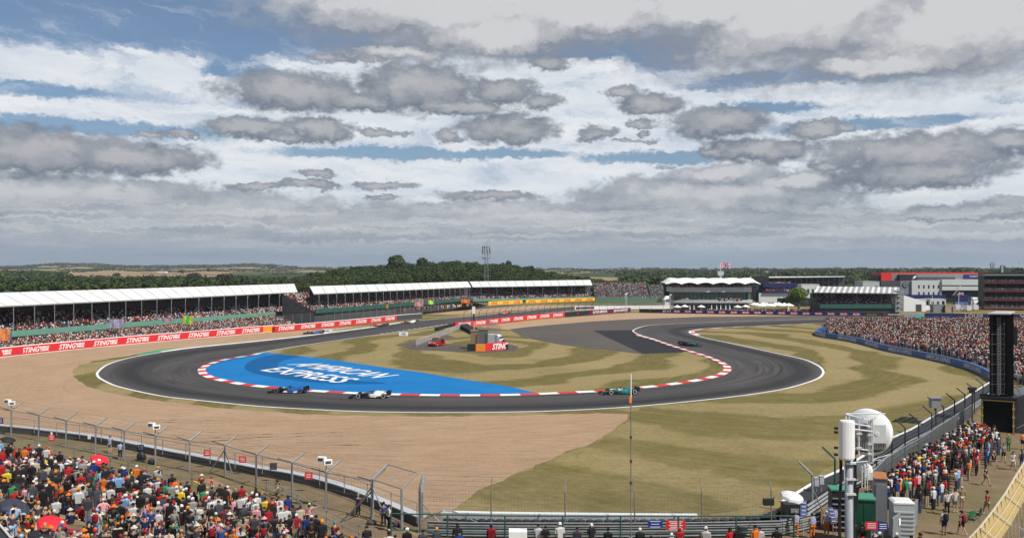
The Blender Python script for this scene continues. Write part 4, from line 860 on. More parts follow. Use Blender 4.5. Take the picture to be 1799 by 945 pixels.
# ------------------------------------------------------------------ pit building group, far right
def block(t, name, px0, px1, py0, py1, D, dp, m, z0=None, off=0.0):
    k = D / F; x0 = (px0 - CX) * k; x1 = (px1 - CX) * k; zt = H - (py0 - CY) * k; zb = (H - (py1 - CY) * k) if z0 is None else z0
    mb = MB(); mb.box(((x0 + x1) / 2 - t.location.x, dp / 2 + D - t.location.y + off, (zt + zb) / 2), (x1 - x0, dp, zt - zb)); return mb.build(name, m, t)
WALLG = mat('cladding_grey', (.20, .205, .215), .6, .08); WALLL = mat('cladding_light', (.55, .55, .54), .6, .06); REDB = mat('cladding_red', (.62, .03, .02), .55, .06)
D = 470; t = thing('race_centre', 'large red, black and grey race building with a round emblem', 'building', XD(1640, D)); k = D / F
block(t, 'red_block', 1548, 1567, 479.5, 497, D, 12, REDB, 0)
block(t, 'dark_block', 1540, 1547, 484, 497, D + 1, 8, BLACK, 0)
block(t, 'grey_block', 1567, 1584, 480.5, 493.5, D + 1, 10, WALLG, 0)
block(t, 'lower_block', 1548, 1582, 493, 506, D - 3, 4, DARK, 0)
block(t, 'roof_edge', 1560, 1744, 478.6, 481.2, D + 6, 10, REDB)
block(t, 'upper_floor', 1581, 1731, 481.2, 492, D + 2, 12, GREY, 9)
block(t, 'black_sign', 1580.5, 1611, 482.3, 493.3, D - 1.5, 3, BLACK)
block(t, 'window_strip', 1612, 1678, 487, 490.5, D + 1.6, 3, DARK)
block(t, 'navy_panel', 1694, 1726, 482.5, 489.5, D + 1.5, 3, NAVY)
tw = block(t, 'stair_tower', 1581, 1602, 493.3, 520, D - 2, 10, WALLG, 0)
wh = block(t, 'office_wall', 1602, 1655, 492.5, 518, D - 3, 10, WALLL, 2)
block(t, 'band', 1590, 1662, 517.8, 526, D - 5, 12, NAVY, 0)
block(t, 'roof_slope', 1655, 1727, 491, 501, D - 4, 12, WALLL)
block(t, 'dark_gallery', 1655, 1727, 501, 503, D - 1, 8, BLACK)
block(t, 'white_band', 1655, 1727, 503, 510, D - 4, 10, WALLL)
block(t, 'garage_opening', 1660, 1727, 510, 528, D - 2, 6, BLACK, 0)
for i in range(5):
    for j, py in enumerate((503.5, 515.5)):
        X = 1614.5 + i * 8.6; mb = MB(); mb.box(((X - CX) * k * (D - 3) / D - t.location.x, -3.06, H - (py - CY) * (D - 3) / F), (.75, .1, 1.6)); mb.build('window', BLACK, t)
mb = MB(); cxx = (1590.5 - CX) * (D - 2) / F - t.location.x; cz = H - (500 - CY) * (D - 2) / F; mb.lathe([(1.55, 0), (1.55, .12)], (cxx, -2.15, cz), (0, -1, 0), 20, 0)
mb.lathe([(1.25, .12), (1.25, .16)], (cxx, -2.15, cz), (0, -1, 0), 20, 1)
for a in (90, 210, 330): a = R(a); mb.add([(cxx + 1.2 * math.cos(a), -2.36, cz + 1.2 * math.sin(a)), (cxx + .22 * math.cos(a + 1.2), -2.36, cz + .22 * math.sin(a + 1.2)), (cxx + .22 * math.cos(a - 1.2), -2.36, cz + .22 * math.sin(a - 1.2))], [(0, 1, 2)], 0)
mb.build('emblem', [BLACK, GREY], t)
mb = MB(); c3 = ((1606.5 - CX) * (D - 1.5) / F - t.location.x, -1.62, H - (487 - CY) * D / F); mb.add([(c3[0] - 1.1, c3[1], c3[2] - .9), (c3[0] + .5, c3[1], c3[2] - .4), (c3[0] + 1.2, c3[1], c3[2] + .9), (c3[0] - .3, c3[1], c3[2] + .7)], [(0, 1, 2, 3)]); mb.build('logo', WHITE, t)
vs, fs, _ = tmesh('SILVERSTONE', 1.0, .01); mb = MB(); mb.add([(a + (1716 - CX) * D / F - t.location.x, 1.42, b + H - (485.5 - CY) * D / F) for a, b, c in vs], fs); mb.build('lettering', WHITE, t)
for px in (1602, 1608.5):
    mb = MB(); mb.tube([XD(px, D + 2, 11)[:1] + (0, 11), XD(px, D + 2)[:1] + (0, H + (CY - 467) * k)], .06, 4) if 0 else mb.tube([((px - CX) * k - t.location.x, 3, 12), ((px - CX) * k - t.location.x, 3, 20.5)], .07, 4); mb.build('antenna', LGREY, t)
mb = MB()
for i in range(10): mb.box(((1664 + i * 1.4 - CX) * k - t.location.x, -6, 4 + i * .55), (.6, 1.2, .25))
mb.box(((1672 - CX) * k - t.location.x, -6, 2.4), (.3, .3, 5)); mb.build('outside_stair', OFFW, t)
# four level viewing stand at the right edge
D = 385; k = D / F; VT = R(-15); t = thing('viewing_tower', 'four level open viewing building with red balcony edges at right', 'building', XD(1728, D), VT); hw = 46 * k; x0 = (1728 - CX) * k; x1 = (1900 - CX) * k; cxx = (x0 + x1) / 2 - t.location.x; ww = x1 - x0
zs = [H - (py - CY) * k for py in (496.5, 511, 526.5, 541)]
mb = MB(); mb.box((cxx, 9, zs[0] / 2 + 2.2), (ww, 1, zs[0] + 4.4)); mb.box((-hw * 0 + x0 - t.location.x + .15, 4.5, zs[0] / 2 + 2.2), (.3, 9, zs[0] + 4.4)); mb.build('back_wall', BLACK, t)
for i, z in enumerate(zs):
    mb = MB(); mb.box((cxx, 4, z - .2), (ww, 9, .4)); mb.build('floor_slab', DARK, t)
    mb = MB(); mb.box((cxx, -.6, z - .15), (ww + .2, .2, .42)); mb.build('balcony_edge', mat('dark_red', (.22, .012, .018), .6), t)
    mb = MB(); wire_grid(mb, ((x0 - t.location.x), -.55), ((x1 - t.location.x), -.55), z + .05, z + 1.1, .5, .03, .5); mb.build('railing', [GREY], t, fix=False)
    for j in range(190):
        u_ = random.uniform(.6, 26); v_ = random.uniform(.2, 3.4); BUST.append((t.location.x + u_ * math.cos(VT) - v_ * math.sin(VT), t.location.y + u_ * math.sin(VT) + v_ * math.cos(VT), z + .9, math.pi + VT))
mb = MB(); mb.box((cxx, 4, H - (483.2 - CY) * k), (ww + 1, 10, .5)); mb.build('roof', GREY, t)
mb = MB(); mb.box((cxx, 3, .9), (ww, 7, zs[3] - .5)); mb.build('ground_floor', CONC, t)
for px in range(1730, 1800, 17): mb = MB(); mb.box(((px - CX) * k - t.location.x, 0, 7), (.2, .2, 15)); mb.build('post', DARK, t)
# white marquee behind the striped stand
mb = MB(); D = 372; k = D / F; t = thing('marquee', 'big white marquee with a sloping roof right of the striped stand', 'tent', XD(1588, D)); a = P(1588, 518.5, D); b = P(1627, 531, D)
lo = lambda p, yy: (p[0] - t.location.x, yy, p[2]); z2 = (H - (545 - CY) * k)
mb.add([lo(a, 0), lo(b, 0), (b[0] - t.location.x, 0, 0), (a[0] - t.location.x, 0, 0), lo(a, 9), lo(b, 9), (b[0] - t.location.x, 9, 0), (a[0] - t.location.x, 9, 0)], [(0,3,2,1),(0,1,5,4),(1,2,6,5),(4,5,6,7),(0,4,7,3)]); mb.build('roof', WHITE, t)
mb = MB(); mb.box(((1614 - CX) * k - t.location.x, -.05, 1.5), (2.4, .1, 3)); mb.build('door', DARK, t)
cabin('grey site cabin with a dark door behind the right crowd', 1640, 1661, 362, 3.2, 3, GREY, win=0)
cabin('tan site cabin beside the grey one behind the right crowd', 1661, 1676, 361, 3.0, 3, mat('tan', (.35, .28, .18)), win=0)
cabin('white flat roofed cabin in front of the race building', 1634, 1662, 400, 4.2, 6, WALLL, win=3); cabin('low white cabin with dark panels in front of the race building', 1611, 1634, 402, 4.0, 5, OFFW, win=2)
cabin('blue hoarding block below the race building', 1679, 1700, 405, 2.6, 1, mat('hoarding_blue', (.16, .22, .42)), 'hoarding', 'hoarding')
cabin('dark navy transporter box in front of the garages', 1682, 1706, 425, 5.0, 4, NAVY, 'transporter_box', 'container')
# ------------------------------------------------------------------ trees and woods
LEAF = attrmat('foliage', .9, .3, .25); BARK = mat('bark', (.09, .07, .05), .9, .25, 3)
def crown_arrays(c, rx, rz, n, size, col, rs, lumps=7, cv=.3):
    """n leaf-clump faces scattered over several lobes of one crown; returns quads (n,4,3) and colours (n,3)"""
    lb = rs.normal(size=(lumps, 3)); lb /= np.linalg.norm(lb, axis=1)[:, None]; lb[:, 2] = np.abs(lb[:, 2]) * .9 - .25
    lc = lb * np.array([rx, rx, rz]) * .55; lr = rs.uniform(.38, .62, lumps)
    k = rs.integers(0, lumps, n); d = rs.normal(size=(n, 3)); d /= np.linalg.norm(d, axis=1)[:, None]; rad = rs.uniform(.55, 1.05, n) ** .6
    p = lc[k] + d * (lr[k] * rad)[:, None] * np.array([rx, rx, rz]); nrm = d + rs.normal(size=(n, 3)) * .55 + np.array([0, 0, .35]); nrm /= np.linalg.norm(nrm, axis=1)[:, None]
    a = np.cross(nrm, rs.normal(size=(n, 3))); a /= np.linalg.norm(a, axis=1)[:, None] + 1e-9; b = np.cross(nrm, a); s = rs.uniform(.55, 1.2, n)[:, None] * size
    q = np.stack([p + a * s, p + b * s * .8, p - a * s * .9, p - b * s], 1) + np.array(c)
    colr = np.array(col) * (1 + rs.uniform(-cv, cv, (n, 1))) * (1 + (rs.uniform(-.15, .15, lumps)[k])[:, None]); return q, np.clip(colr, 0, 1)
def quads_mesh(name, Q, C, m, parent=None, extra=None):
    n = len(Q); me = bpy.data.meshes.new(name); me.vertices.add(n * 4); me.vertices.foreach_set('co', Q.reshape(-1).astype(np.float32)); me.loops.add(n * 4); me.loops.foreach_set('vertex_index', np.arange(n * 4, dtype=np.int32))
    me.polygons.add(n); me.polygons.foreach_set('loop_start', np.arange(0, n * 4, 4, dtype=np.int32)); me.polygons.foreach_set('loop_total', np.full(n, 4, dtype=np.int32))
    a = me.color_attributes.new('Col', 'FLOAT_COLOR', 'CORNER'); c4 = np.concatenate([C, np.ones((n, 1))], 1); a.data.foreach_set('color', np.repeat(c4, 4, 0).reshape(-1).astype(np.float32))
    me.materials.append(m); me.update(calc_edges=True); me.validate(); o = bpy.data.objects.new(name, me); COL.objects.link(o)
    if parent is not None: o.parent = parent
    return o
def tree(label, px, D, top_py, w_px, col=(.045, .075, .022), n=900, z0=None, name='tree', group=None, leaf=.09, trunkf=.3, seed=1, y0=None):
    k = D / F; x = (px - CX) * k; zb = terr(x, D) if z0 is None else z0; zt = H - (top_py - CY) * k; h = max(zt - zb, 3.0); rx = w_px * k / 2
    t = thing(name, label, 'tree', (x, D, zb), 0, group); rs = np.random.default_rng(seed + int(px * 7)); mb = MB(); mb.tube([(0, 0, -.3), (.1, 0, h * .3), (0, .1, h * .62)], [rx * .10 + .1, rx * .07 + .06, .05], 7)
    for i in range(5):
        a = i * 1.3; mb.tube([(0, 0, h * (.25 + .06 * i)), (math.cos(a) * rx * .6, math.sin(a) * rx * .6, h * (.5 + .06 * i))], [rx * .045 + .04, .03], 5)
    mb.build('trunk', BARK, t); q, c = crown_arrays((0, 0, h * (.5 + trunkf * .5)), rx, h * (1 - trunkf) * .62, n, leaf * (rx + h * .3), col, rs, 11, .35); q[:, :, 2] = np.minimum(q[:, :, 2], h + .4)
    quads_mesh('crown', q, c, LEAF, t); return t
# wood on the hill behind the left grandstands
prof = [(470,503),(490,498),(520,486),(560,477),(600,470),(640,467),(680,464),(720,462),(760,459),(800,458.5),(850,461),(900,464),(940,472),(975,479),(1010,484),(1050,489),(1090,494),(1130,499)]
PX, PY = zip(*prof); Qs = []; Cs = []; TR = MB(); rs = np.random.default_rng(5)
for i in range(1250):
    px = rs.uniform(462, 1135); f = rs.random(); D = 560 + 200 * f if px < 1035 else 650 + 110 * f; k = D / F; x = (px - CX) * k; yt = float(np.interp(px, PX, PY)) + (1 - f) ** 1.3 * 24 * min(1, (510 - float(np.interp(px, PX, PY))) / 45) + rs.uniform(-2.5, 3)
    zt = H - (yt - CY) * k; zb = terr(x, D); h = rs.uniform(8, 13); r = rs.uniform(3.4, 6.2); g = rs.random(); col = (.028 + .03 * g, .045 + .032 * g, .014 + .006 * rs.random())
    q, c = crown_arrays((x, D, zt - r * .62), r, r * .75, 150, .62, col, rs, 6, .35); Qs.append(q); Cs.append(c)
    if f < .25: TR.tube([(x, D, zb - 1), (x, D, zt - r * .6)], .25, 4)
wood = quads_mesh('woodland', np.concatenate(Qs), np.concatenate(Cs), LEAF); tag(wood, 'dark broadleaved wood covering the hill behind the grandstands', 'wood', kind='stuff')
tk = TR.build('trunks', BARK, wood, fix=False); tk['kind'] = 'stuff'
# hedgerows, copses and far woods across the plain
Qs = []; Cs = []
def scatter(px, D, r, hgt, n=40, dark=0.0):
    k = D / F; x = (px - CX) * k; z = terr(x, D); g = rs.random(); col = np.array((.030 + .035 * g, .052 + .035 * g, .016)) * (1 - dark * .4); q, c = crown_arrays((x, D, z + hgt * .55), r, hgt * .55, n, r * .26, col, rs, 4, .3); Qs.append(q); Cs.append(c)
def in_field(px, D): return 118 < px < 405 and 1180 < D < 2500
def sc2(px, D, *a):
    if not in_field(px, D): scatter(px, D, *a)
for i in range(330): px = rs.uniform(-120, 500); D = rs.uniform(560, 860); sc2(px, D, rs.uniform(3.5, 6.5), rs.uniform(6, 9), 100, .35)
for i in range(110): px = rs.uniform(-120, 500); D = rs.uniform(860, 1150); sc2(px, D, rs.uniform(4, 7), rs.uniform(5, 8), 80, .2)
for i in range(260): px = rs.uniform(-120, 150); D = rs.uniform(1150, 1900); sc2(px, D, rs.uniform(5, 9), rs.uniform(6, 10), 50)
for line_ in range(26):
    D = rs.uniform(1300, 4000); px = rs.uniform(-200, 1900); w = rs.uniform(60, 330); sl = rs.uniform(-.4, .4)
    for j in range(int(w / 4)): sc2(px + j * 4 + rs.uniform(-2, 2), D * (1 + sl * j / 300) + rs.uniform(-20, 20), rs.uniform(5, 9) * D / 2400, rs.uniform(5, 8), 22)
for px in range(120, 405, 3): scatter(px, 2520 + rs.uniform(-30, 30), 8, rs.uniform(5, 8), 20); scatter(px + 8 * rs.random(), 1150 + rs.uniform(-25, 25), 5, rs.uniform(5, 8), 40, .2)
for i in range(26): scatter(250 + i * 5.5, 1800 - i * 8, 4, 4, 20)
for i in range(1250): px = rs.uniform(1090, 1900); D = float(rs.choice([rs.uniform(760, 1500), rs.uniform(1500, 3000)])); scatter(px, D, rs.uniform(5, 9) * (1 + D / 3000), rs.uniform(6, 9), 44, .15)
for i in range(600): px = rs.uniform(1380, 1900); D = rs.uniform(1100, 2000); scatter(px, D, rs.uniform(7, 12), rs.uniform(9, 13), 44, .2)
for i in range(500): px = rs.uniform(-200, 480); D = rs.uniform(4300, 5700); scatter(px, D, rs.uniform(18, 36), rs.uniform(6, 10), 20, .2)
for i in range(300): px = rs.uniform(450, 1900); D = rs.uniform(3600, 5600); scatter(px, D, rs.uniform(14, 30), rs.uniform(5, 8), 16, .2)
o = quads_mesh('distant_trees', np.concatenate(Qs), np.concatenate(Cs), LEAF); tag(o, 'hedgerows and woods spread over the fields to the horizon', 'trees', kind='stuff')
def land_patch(pxs, d0, d1, m, n=8):
    mb = MB(); k = len(pxs)
    for i in range(k - 1):
        for j in range(n):
            def pt(ii, t): D = d0[ii] * (1 - t) + d1[ii] * t; q = XD(pxs[ii], D); return (q[0], q[1], terr(q[0], q[1]) + 2.2)
            mb.poly([pt(i, j / n), pt(i + 1, j / n), pt(i + 1, (j + 1) / n), pt(i, (j + 1) / n)])
    tag(mb.build('stubble_field', m), kind='structure')
xs_ = list(range(118, 410, 12)); nn_ = len(xs_)
STUB = mat('stubble', (.27, .175, .095), .95, .12, .01); STRAW = mat('straw_field', (.42, .32, .17), .95, .12, .01)
land_patch(xs_, [1500 - 250 * math.sin(i / nn_ * 3) for i in range(nn_)], [2150 + 300 * math.sin(i / nn_ * 3.1) for i in range(nn_)], STUB)
land_patch(xs_[:12], [1240 + i * 4 for i in range(12)], [1440 - i * 12 for i in range(12)], STRAW, 3)
# trees one can tell apart
tree('big round tree standing proud of the wood left of the mast', 697, 742, 448.5, 36, (.04, .06, .02), 1500, seed=3)
tree('smaller round tree on the skyline of the wood right of the tallest one', 742, 742, 451.5, 22, (.04, .06, .02), 900, seed=4)
tree('lone treetop above the wood just right of the lattice mast', 892, 742, 458, 17, (.04, .06, .02), 700, seed=8)
tree('lone treetop on the falling right edge of the wooded hill', 933, 742, 466, 16, (.04, .06, .02), 700, seed=9)
tree('bright green willow like tree beside the striped roof stand', 1403, 392, 505, 39, (.115, .165, .03), 5200, z0=0, seed=5, leaf=.045, trunkf=.15, name='willow_tree')
tree('low dark shrub tree left of the bright green tree', 1381, 405, 521, 14, (.03, .055, .018), 1300, z0=0, seed=6, leaf=.07, trunkf=.1)
tree('dark round tree left of the hospitality building in front of the fields', 1152, 620, 490.5, 16, (.025, .04, .014), 1400, seed=7, trunkf=.1)
tree('dark bushy tree touching the left edge of the white canopy', 1176, 470, 493, 22, (.03, .042, .015), 1600, z0=0, seed=10, trunkf=.1)
tree('tall rounded tree on the skyline behind the race building', 1682, 900, 470.5, 20, (.04, .055, .025), 900, seed=12)
tree('small peaked tree on the skyline left of the red tower block', 1546, 1200, 471.5, 16, (.035, .05, .02), 700, seed=13)
tree('wide tree on the skyline at the right edge above the viewing building', 1790, 820, 471, 30, (.04, .055, .025), 1100, seed=14)
tree('skyline tree between the mobile phone mast and the race building', 1722, 900, 474, 22, (.04, .055, .025), 800, seed=15)
tree('dark hedge tree at the left foot of the viewing building', 1722, 392, 528, 12, (.05, .06, .02), 900, z0=0, seed=16, trunkf=.1)
for i, (px, py, w, D, lab) in enumerate([(28,487,34,760,'dark tree above the left grandstand roof, first from the left edge'),(55,489,26,700,'dark tree above the left grandstand roof, second from the left edge'),(180,486,24,980,'round tree below the tan field near the left'),(205,479,14,1500,'lone round tree standing in the tan field'),(262,482,30,800,'dark bushy tree above the left roof under the right end of the tan field'),(292,474,9,2100,'small lone tree on the ridge right of the white barn'),(318,474,10,2100,'second small lone tree on the ridge right of the white barn'),(340,478,28,900,'tall dark tree right of the tan field'),(398,479,34,820,'broad dark tree over the gap before the wooded hill'),(420,483,40,760,'wide dark tree next to the left end of the wooded hill'),(366,472,9,2300,'tiny tree on the ridge above the broad dark tree')]):
    tree(lab, px, D, py, w, (.028 + .01 * (i % 3), .048, .018), 700, seed=20 + i, trunkf=.12)
cabin('white barn on the ridge of the tan field', 277, 289, 2000, 7, 20, OFFW, 'barn', 'barn', z0=terr(*XD(283, 2000)[:2]) - 1)
cabin('pale farm shed low in the left valley', 17, 30, 900, 5, 20, LGREY, 'shed', 'shed', z0=terr(*XD(24, 900)[:2]) + 1)

# ------------------------------------------------------------------ masts
def lattice(label, px, D, top, base_z, w, panels, group=None):
    x = (px - CX) * D / F; zt = H - (top - CY) * D / F; t = thing('telecom_mast', label, 'mast', (x, D, base_z)); h = zt - base_z; mb = MB()
    for sx, sy in ((-1,-1),(1,-1),(1,1),(-1,1)): mb.tube([(sx * w, sy * w, 0), (sx * w * .7, sy * w * .7, h * .82)], .14, 4)
    n = int(h / 3)
    for i in range(n):
        z = i * h * .82 / n; z2 = z + h * .82 / n; mb.tube([(-w * .9, -w * .9, z), (w * .9, -w * .9, z2)], .06, 3); mb.tube([(w * .9, w * .9, z), (-w * .9, w * .9, z2)], .06, 3); mb.tube([(-w * .9, -w * .9, z2), (w * .9, -w * .9, z2)], .05, 3)
    mb.tube([(0, 0, h * .8), (0, 0, h)], .08, 4); mb.build('lattice', GREY, t)
    mb = MB(); mb.lathe([(w * 2.4, h * .70), (w * 2.4, h * .715)], n=12); mb.lathe([(w * 1.9, h * .9), (w * 1.9, h * .91)], n=12)
    for i in range(10): a = i * .63; mb.tube([(w * 2.3 * math.cos(a), w * 2.3 * math.sin(a), h * .7), (w * 2.3 * math.cos(a), w * 2.3 * math.sin(a), h * .76)], .05, 3)
    mb.build('platform', GREY, t)
    for i in range(panels): a = i * 2 * math.pi / panels; mb = MB(); mb.box((w * 2.1 * math.cos(a), w * 2.1 * math.sin(a), h * (.82 + .05 * (i % 2))), (.45, .3, h * .085), 0, a); mb.build('antenna', DARK if i % 2 else GREY, t)
    for i in range(5): a = i * 1.26; mb = MB(); mb.tube([(w * 1.5 * math.cos(a), w * 1.5 * math.sin(a), h * .9), (w * 1.5 * math.cos(a), w * 1.5 * math.sin(a), h * (.97 + .01 * i))], .04, 3); mb.build('whip_antenna', GREY, t)
lattice('tall lattice phone mast crowded with antennas in front of the wood', 854.5, 520, 424, 0, 1.15, 9)
lattice('slim phone mast on the skyline behind the viewing building', 1743, 700, 458, 0, .7, 6)
D = 560; t = thing('telecom_mast', 'thick grey and white phone mast on the skyline near the right edge', 'mast', XD(1762, D)); mb = MB(); mb.tube([(0, 0, 0), (0, 0, 15)], .5, 8); mb.build('pole', GREY, t); mb = MB(); mb.lathe([(1.2, 14.5), (1.2, 20.5)], n=10); mb.build('shroud', LGREY, t)
for i in range(5): mb = MB(); a = i * 1.25; mb.box((1.35 * math.cos(a), 1.35 * math.sin(a), 17.5), (.5, .3, 5.2), 0, a); mb.build('antenna', (DARK, WHITE)[i % 2], t)
for i in range(4): mb = MB(); mb.tube([(-2 + i * 2, 0, 10), (-2 + i * 2.6, 0, 13 + i % 2)], .15, 5); mb.build('dish', GREY, t)
for px, py in ((1779, 463), (1790, 459)):
    D = 500; o = MB(); o.tube([(0, 0, 8), (0, 0, H - (py - CY) * D / F)], .06, 4); o.box((0, 0, 8), (.6, .6, .6)); tag(o.build('aerial', GREY, loc=XD(px, D, 0)), 'thin aerial above the viewing building, %s of the two' % ('left' if px < 1785 else 'right'), 'aerial')
# flags by the garages
D = 380; x, y, _ = XD(1684.5, D); t = thing('flagpole', 'white flagpole with a dark red and blue flag before the race building', 'flagpole', (x, y, 0)); mb = MB(); mb.tube([(0, 0, 0), (0, 0, 8)], .09, 6); mb.box((0, 0, .1), (.5, .5, .2)); mb.build('pole', WHITE, t); union_flag('dark British flag on the pole before the race building', (x + .1, y, 7.4), 1.9, 1.1)
D = 380; x, y, _ = XD(1638, D); t = thing('flagpole', 'bare white pole in front of the white flat roofed cabin', 'flagpole', (x, y, 0)); mb = MB(); mb.tube([(0, 0, 0), (0, 0, 6.5)], .08, 6); mb.build('pole', WHITE, t)
# light poles between the barriers
for px, py, top, lab in ((1099.5, 553, 517, 'thin white camera pole by the maroon barrier end'), (1178, 549, 518, 'white camera pole just left of the hospitality building'), (1101, 540, 515, 'short pole behind the white wall')):
    x, y, _ = G(px, py); h = H - (top - CY) * y / F; t = thing('camera_pole', lab, 'pole', (x, y, 0)); mb = MB(); mb.tube([(0, 0, 0), (0, 0, h)], .12, 6); mb.build('pole', LGREY, t); mb = MB(); mb.box((0, 0, h), (.9, .5, .5)); mb.build('camera', OFFW, t)

# ------------------------------------------------------------------ vehicles in the yard and on the infield
def vehicle(label, px, py, L, Wd, h, col, rz=0.0, kind='car', D=None, group=None, name=None):
    x, y, _ = G(px, py) if D is None else XD(px, D); t = thing(name or {'car': 'parked_car', 'van': 'parked_van', 'truck': 'parked_truck', 'pickup': 'pickup_truck'}[kind], label, kind if kind != 'pickup' else 'pickup', (x, y, 0), rz, group)
    def prof(pts, hw, tp=1.0): return [[(a, -hw, b) for a, b in pts], [(a, hw, b) for a, b in pts]]
    mb = MB(); l = L / 2; w = Wd / 2; cb = h * .55
    if kind in ('car', 'pickup'):
        body = [(-l, .3), (-l, cb), (-l + .1, cb + .05), (l * .45, cb + .04), (l * .92, cb * .86), (l, cb * .7), (l, .3)]
        mb.loft(prof(body, w)); mb.build('body', col, t)
        r0, r1 = (-l * .85, l * .38) if kind == 'car' else (-l * .28, l * .42); mb = MB()
        mb.hexa([(r0, -w * .95, cb), (r1 + .1, -w * .95, cb), (r1 + .1, w * .95, cb), (r0, w * .95, cb)], [(r0 + .3, -w * .78, h - .08), (r1 - .55, -w * .78, h - .08), (r1 - .55, w * .78, h - .08), (r0 + .3, w * .78, h - .08)]); mb.build('cabin_glass', GLASS, t)
        mb = MB(); mb.box(((r0 + r1) / 2 - .12, 0, h - .04), (r1 - r0 - .75, w * 1.58, .1)); mb.build('roof', col, t)
    else:
        mb.loft(prof([(-l, .45), (-l, h), (l * .62, h), (l * .8, h * .9), (l * .98, h * .5), (l, .45)], w)); mb.build('body', col, t)
        mb = MB(); mb.box((l * .83, 0, h * .68), (.5, w * 1.8, h * .25), 0); mb.build('windscreen', GLASS, t)
    for sx in (-.62, .62):
        for sy in (-1, 1): mb = MB(); mb.lathe([(.34, -.1), (.36, 0), (.34, .1)], (sx * l, sy * (w - .05), .36), (0, 1, 0), 12); wh = mb.build('wheel', TYRE, t); mb = MB(); mb.lathe([(.2, -.12), (.2, .12)], (sx * l, sy * (w - .05), .36), (0, 1, 0), 8); mb.build('rim', LGREY, wh)
    for sy in (-1, 1): mb = MB(); mb.box((l, sy * w * .7, cb * .78), (.06, .35, .18)); mb.build('headlight', WHITE, t)
    mb = MB(); mb.box((l + .01, 0, .45), (.06, Wd * .95, .3)); mb.build('bumper', BLACK, t); return t
VR = mat('car_red', (.5, .015, .015), .3, .03, coat=.5); VW = mat('car_white', (.72, .72, .72), .3, .03, coat=.5); VY = mat('car_orange', (.8, .3, .02), .35, .05); VS = mat('car_silver', (.4, .41, .42), .3, .03); VB = mat('car_dark', (.02, .022, .025), .3, .03)
pk = vehicle('red pickup truck with its side door open on the infield pad', 767, 607.5, 5.2, 1.95, 1.95, VR, R(-112), 'pickup')
mb = MB(); mb.box((-.2, 1.45, 1.0), (.08, 1.05, 1.0), 0, R(-8)); dr = mb.build('door', VR, pk); mb = MB(); mb.box((-.2, 1.45, 1.5), (.1, .8, .4), 0, R(-8)); mb.build('window', GLASS, dr)
mb = MB(); mb.box((-.1, 0, 2.02), (.3, 1.3, .14)); mb.build('light_bar', ORANGE, pk)
vs = [(1622,'van',VW,'white van parked left end of the service yard'),(1640,'car',VY,'orange car behind the site cabins in the service yard'),(1652,'car',VR,'red car just right of the orange one in the yard'),(1668,'car',VS,'silver car between the red car and the white vans'),(1680,'van',VW,'white van left one of the group by the flagpole'),(1690,'car',VW,'white car beside the flagpole vans'),(1699,'van',VW,'white van right one of the group by the flagpole'),(1711,'truck',VW,'white truck cab right of the vans in the yard'),(1719,'car',VB,'dark car at the foot of the viewing building')]
for i, (px, kd, m, lab) in enumerate(vs): vehicle(lab, px, 0, 4.6 if kd == 'car' else 5.8, 1.9, 1.5 if kd == 'car' else 2.5, m, R(random.choice([10, 80, 170, 200])), kd, D=374 + (i % 3) * 6, group='vehicles parked in the service yard')
for i, (px, D, m, lab) in enumerate([(1694,432,OFFW,'white transporter cab before the garages, left one'),(1706,436,OFFW,'white transporter cab before the garages, middle one'),(1717,440,OFFW,'white transporter cab before the garages, right one')]): vehicle(lab, px, 0, 7.5, 2.5, 3.8, m, R(-80), 'truck', D=D, group='transporters before the garages')

# ------------------------------------------------------------------ marshal post in the middle of the infield
x0, y0, _ = G(821, 616.8); x1, y1, _ = G(893, 614); pa = Path([(x0, y0), (x0 + (x1 - x0) * .5, y0 - .3), (x1, y1 + .6)]); mb = MB(); L = pa.L; mid = L * .17
board(mb, pa, 0, L * .17, 0, 1.55, .9, 2); board(mb, pa, L * .17, L * .36, 0, 1.5, .9, 3); board(mb, pa, L * .36, L, 0, 1.7, .9, 0); board_text(mb, pa, L * .76, .88, tmesh('STING', 1.7, .05, .35, 0, 1.0), 1)
tag(mb.build('advertising_barrier', [RED, WHITE, BLACK, ORANGE], fix=False), 'short black, orange and red barrier in front of the marshal post', 'barrier')
pa = Path([G(893, 614)[:2], G(888, 606)[:2], G(872, 601)[:2]]); mb = MB(); board(mb, pa, 0, pa.L, 0, 1.2, .6, 0); tag(mb.build('tyre_wall', [TYRE], fix=False), 'dark tyre wall curling behind the right end of the short barrier', 'tyre wall')
def tyre_wall(label, pts, h, w, name='tyre_wall', top=None):
    pts = [G(*p)[:2] for p in pts]; pa = Path(smooth(pts, 3)); t = thing(name, label, 'tyre wall', (pts[0][0], pts[0][1], 0)); o2 = Vector(pts[0]); mb = MB(); n = int(pa.L / .62)
    for i in range(n):
        for j in range(max(1, int(w / .62))):
            q = pa.at((i + .5) * .62, -(j + .5) * .62)[0] - o2
            for kk in range(int(h / .22)):
                z = kk * .22; mb.lathe([(.24, z + .02), (.31, z + .06), (.31, z + .16), (.24, z + .2)], (q.x + random.uniform(-.02, .02), q.y, 0), n=8)
    mb.build('tyres', TYRE, t); return t, pa, o2
tyre_wall('black tyre and belt wall running up the infield behind the marshal post', [(851,589),(838,583),(826,577),(817,570.5)], 1.1, 3.6)
tyre_wall('dark tyre wall along the back of the infield rail', [(770,581),(790,575),(815,569.5)], .9, 1.4)
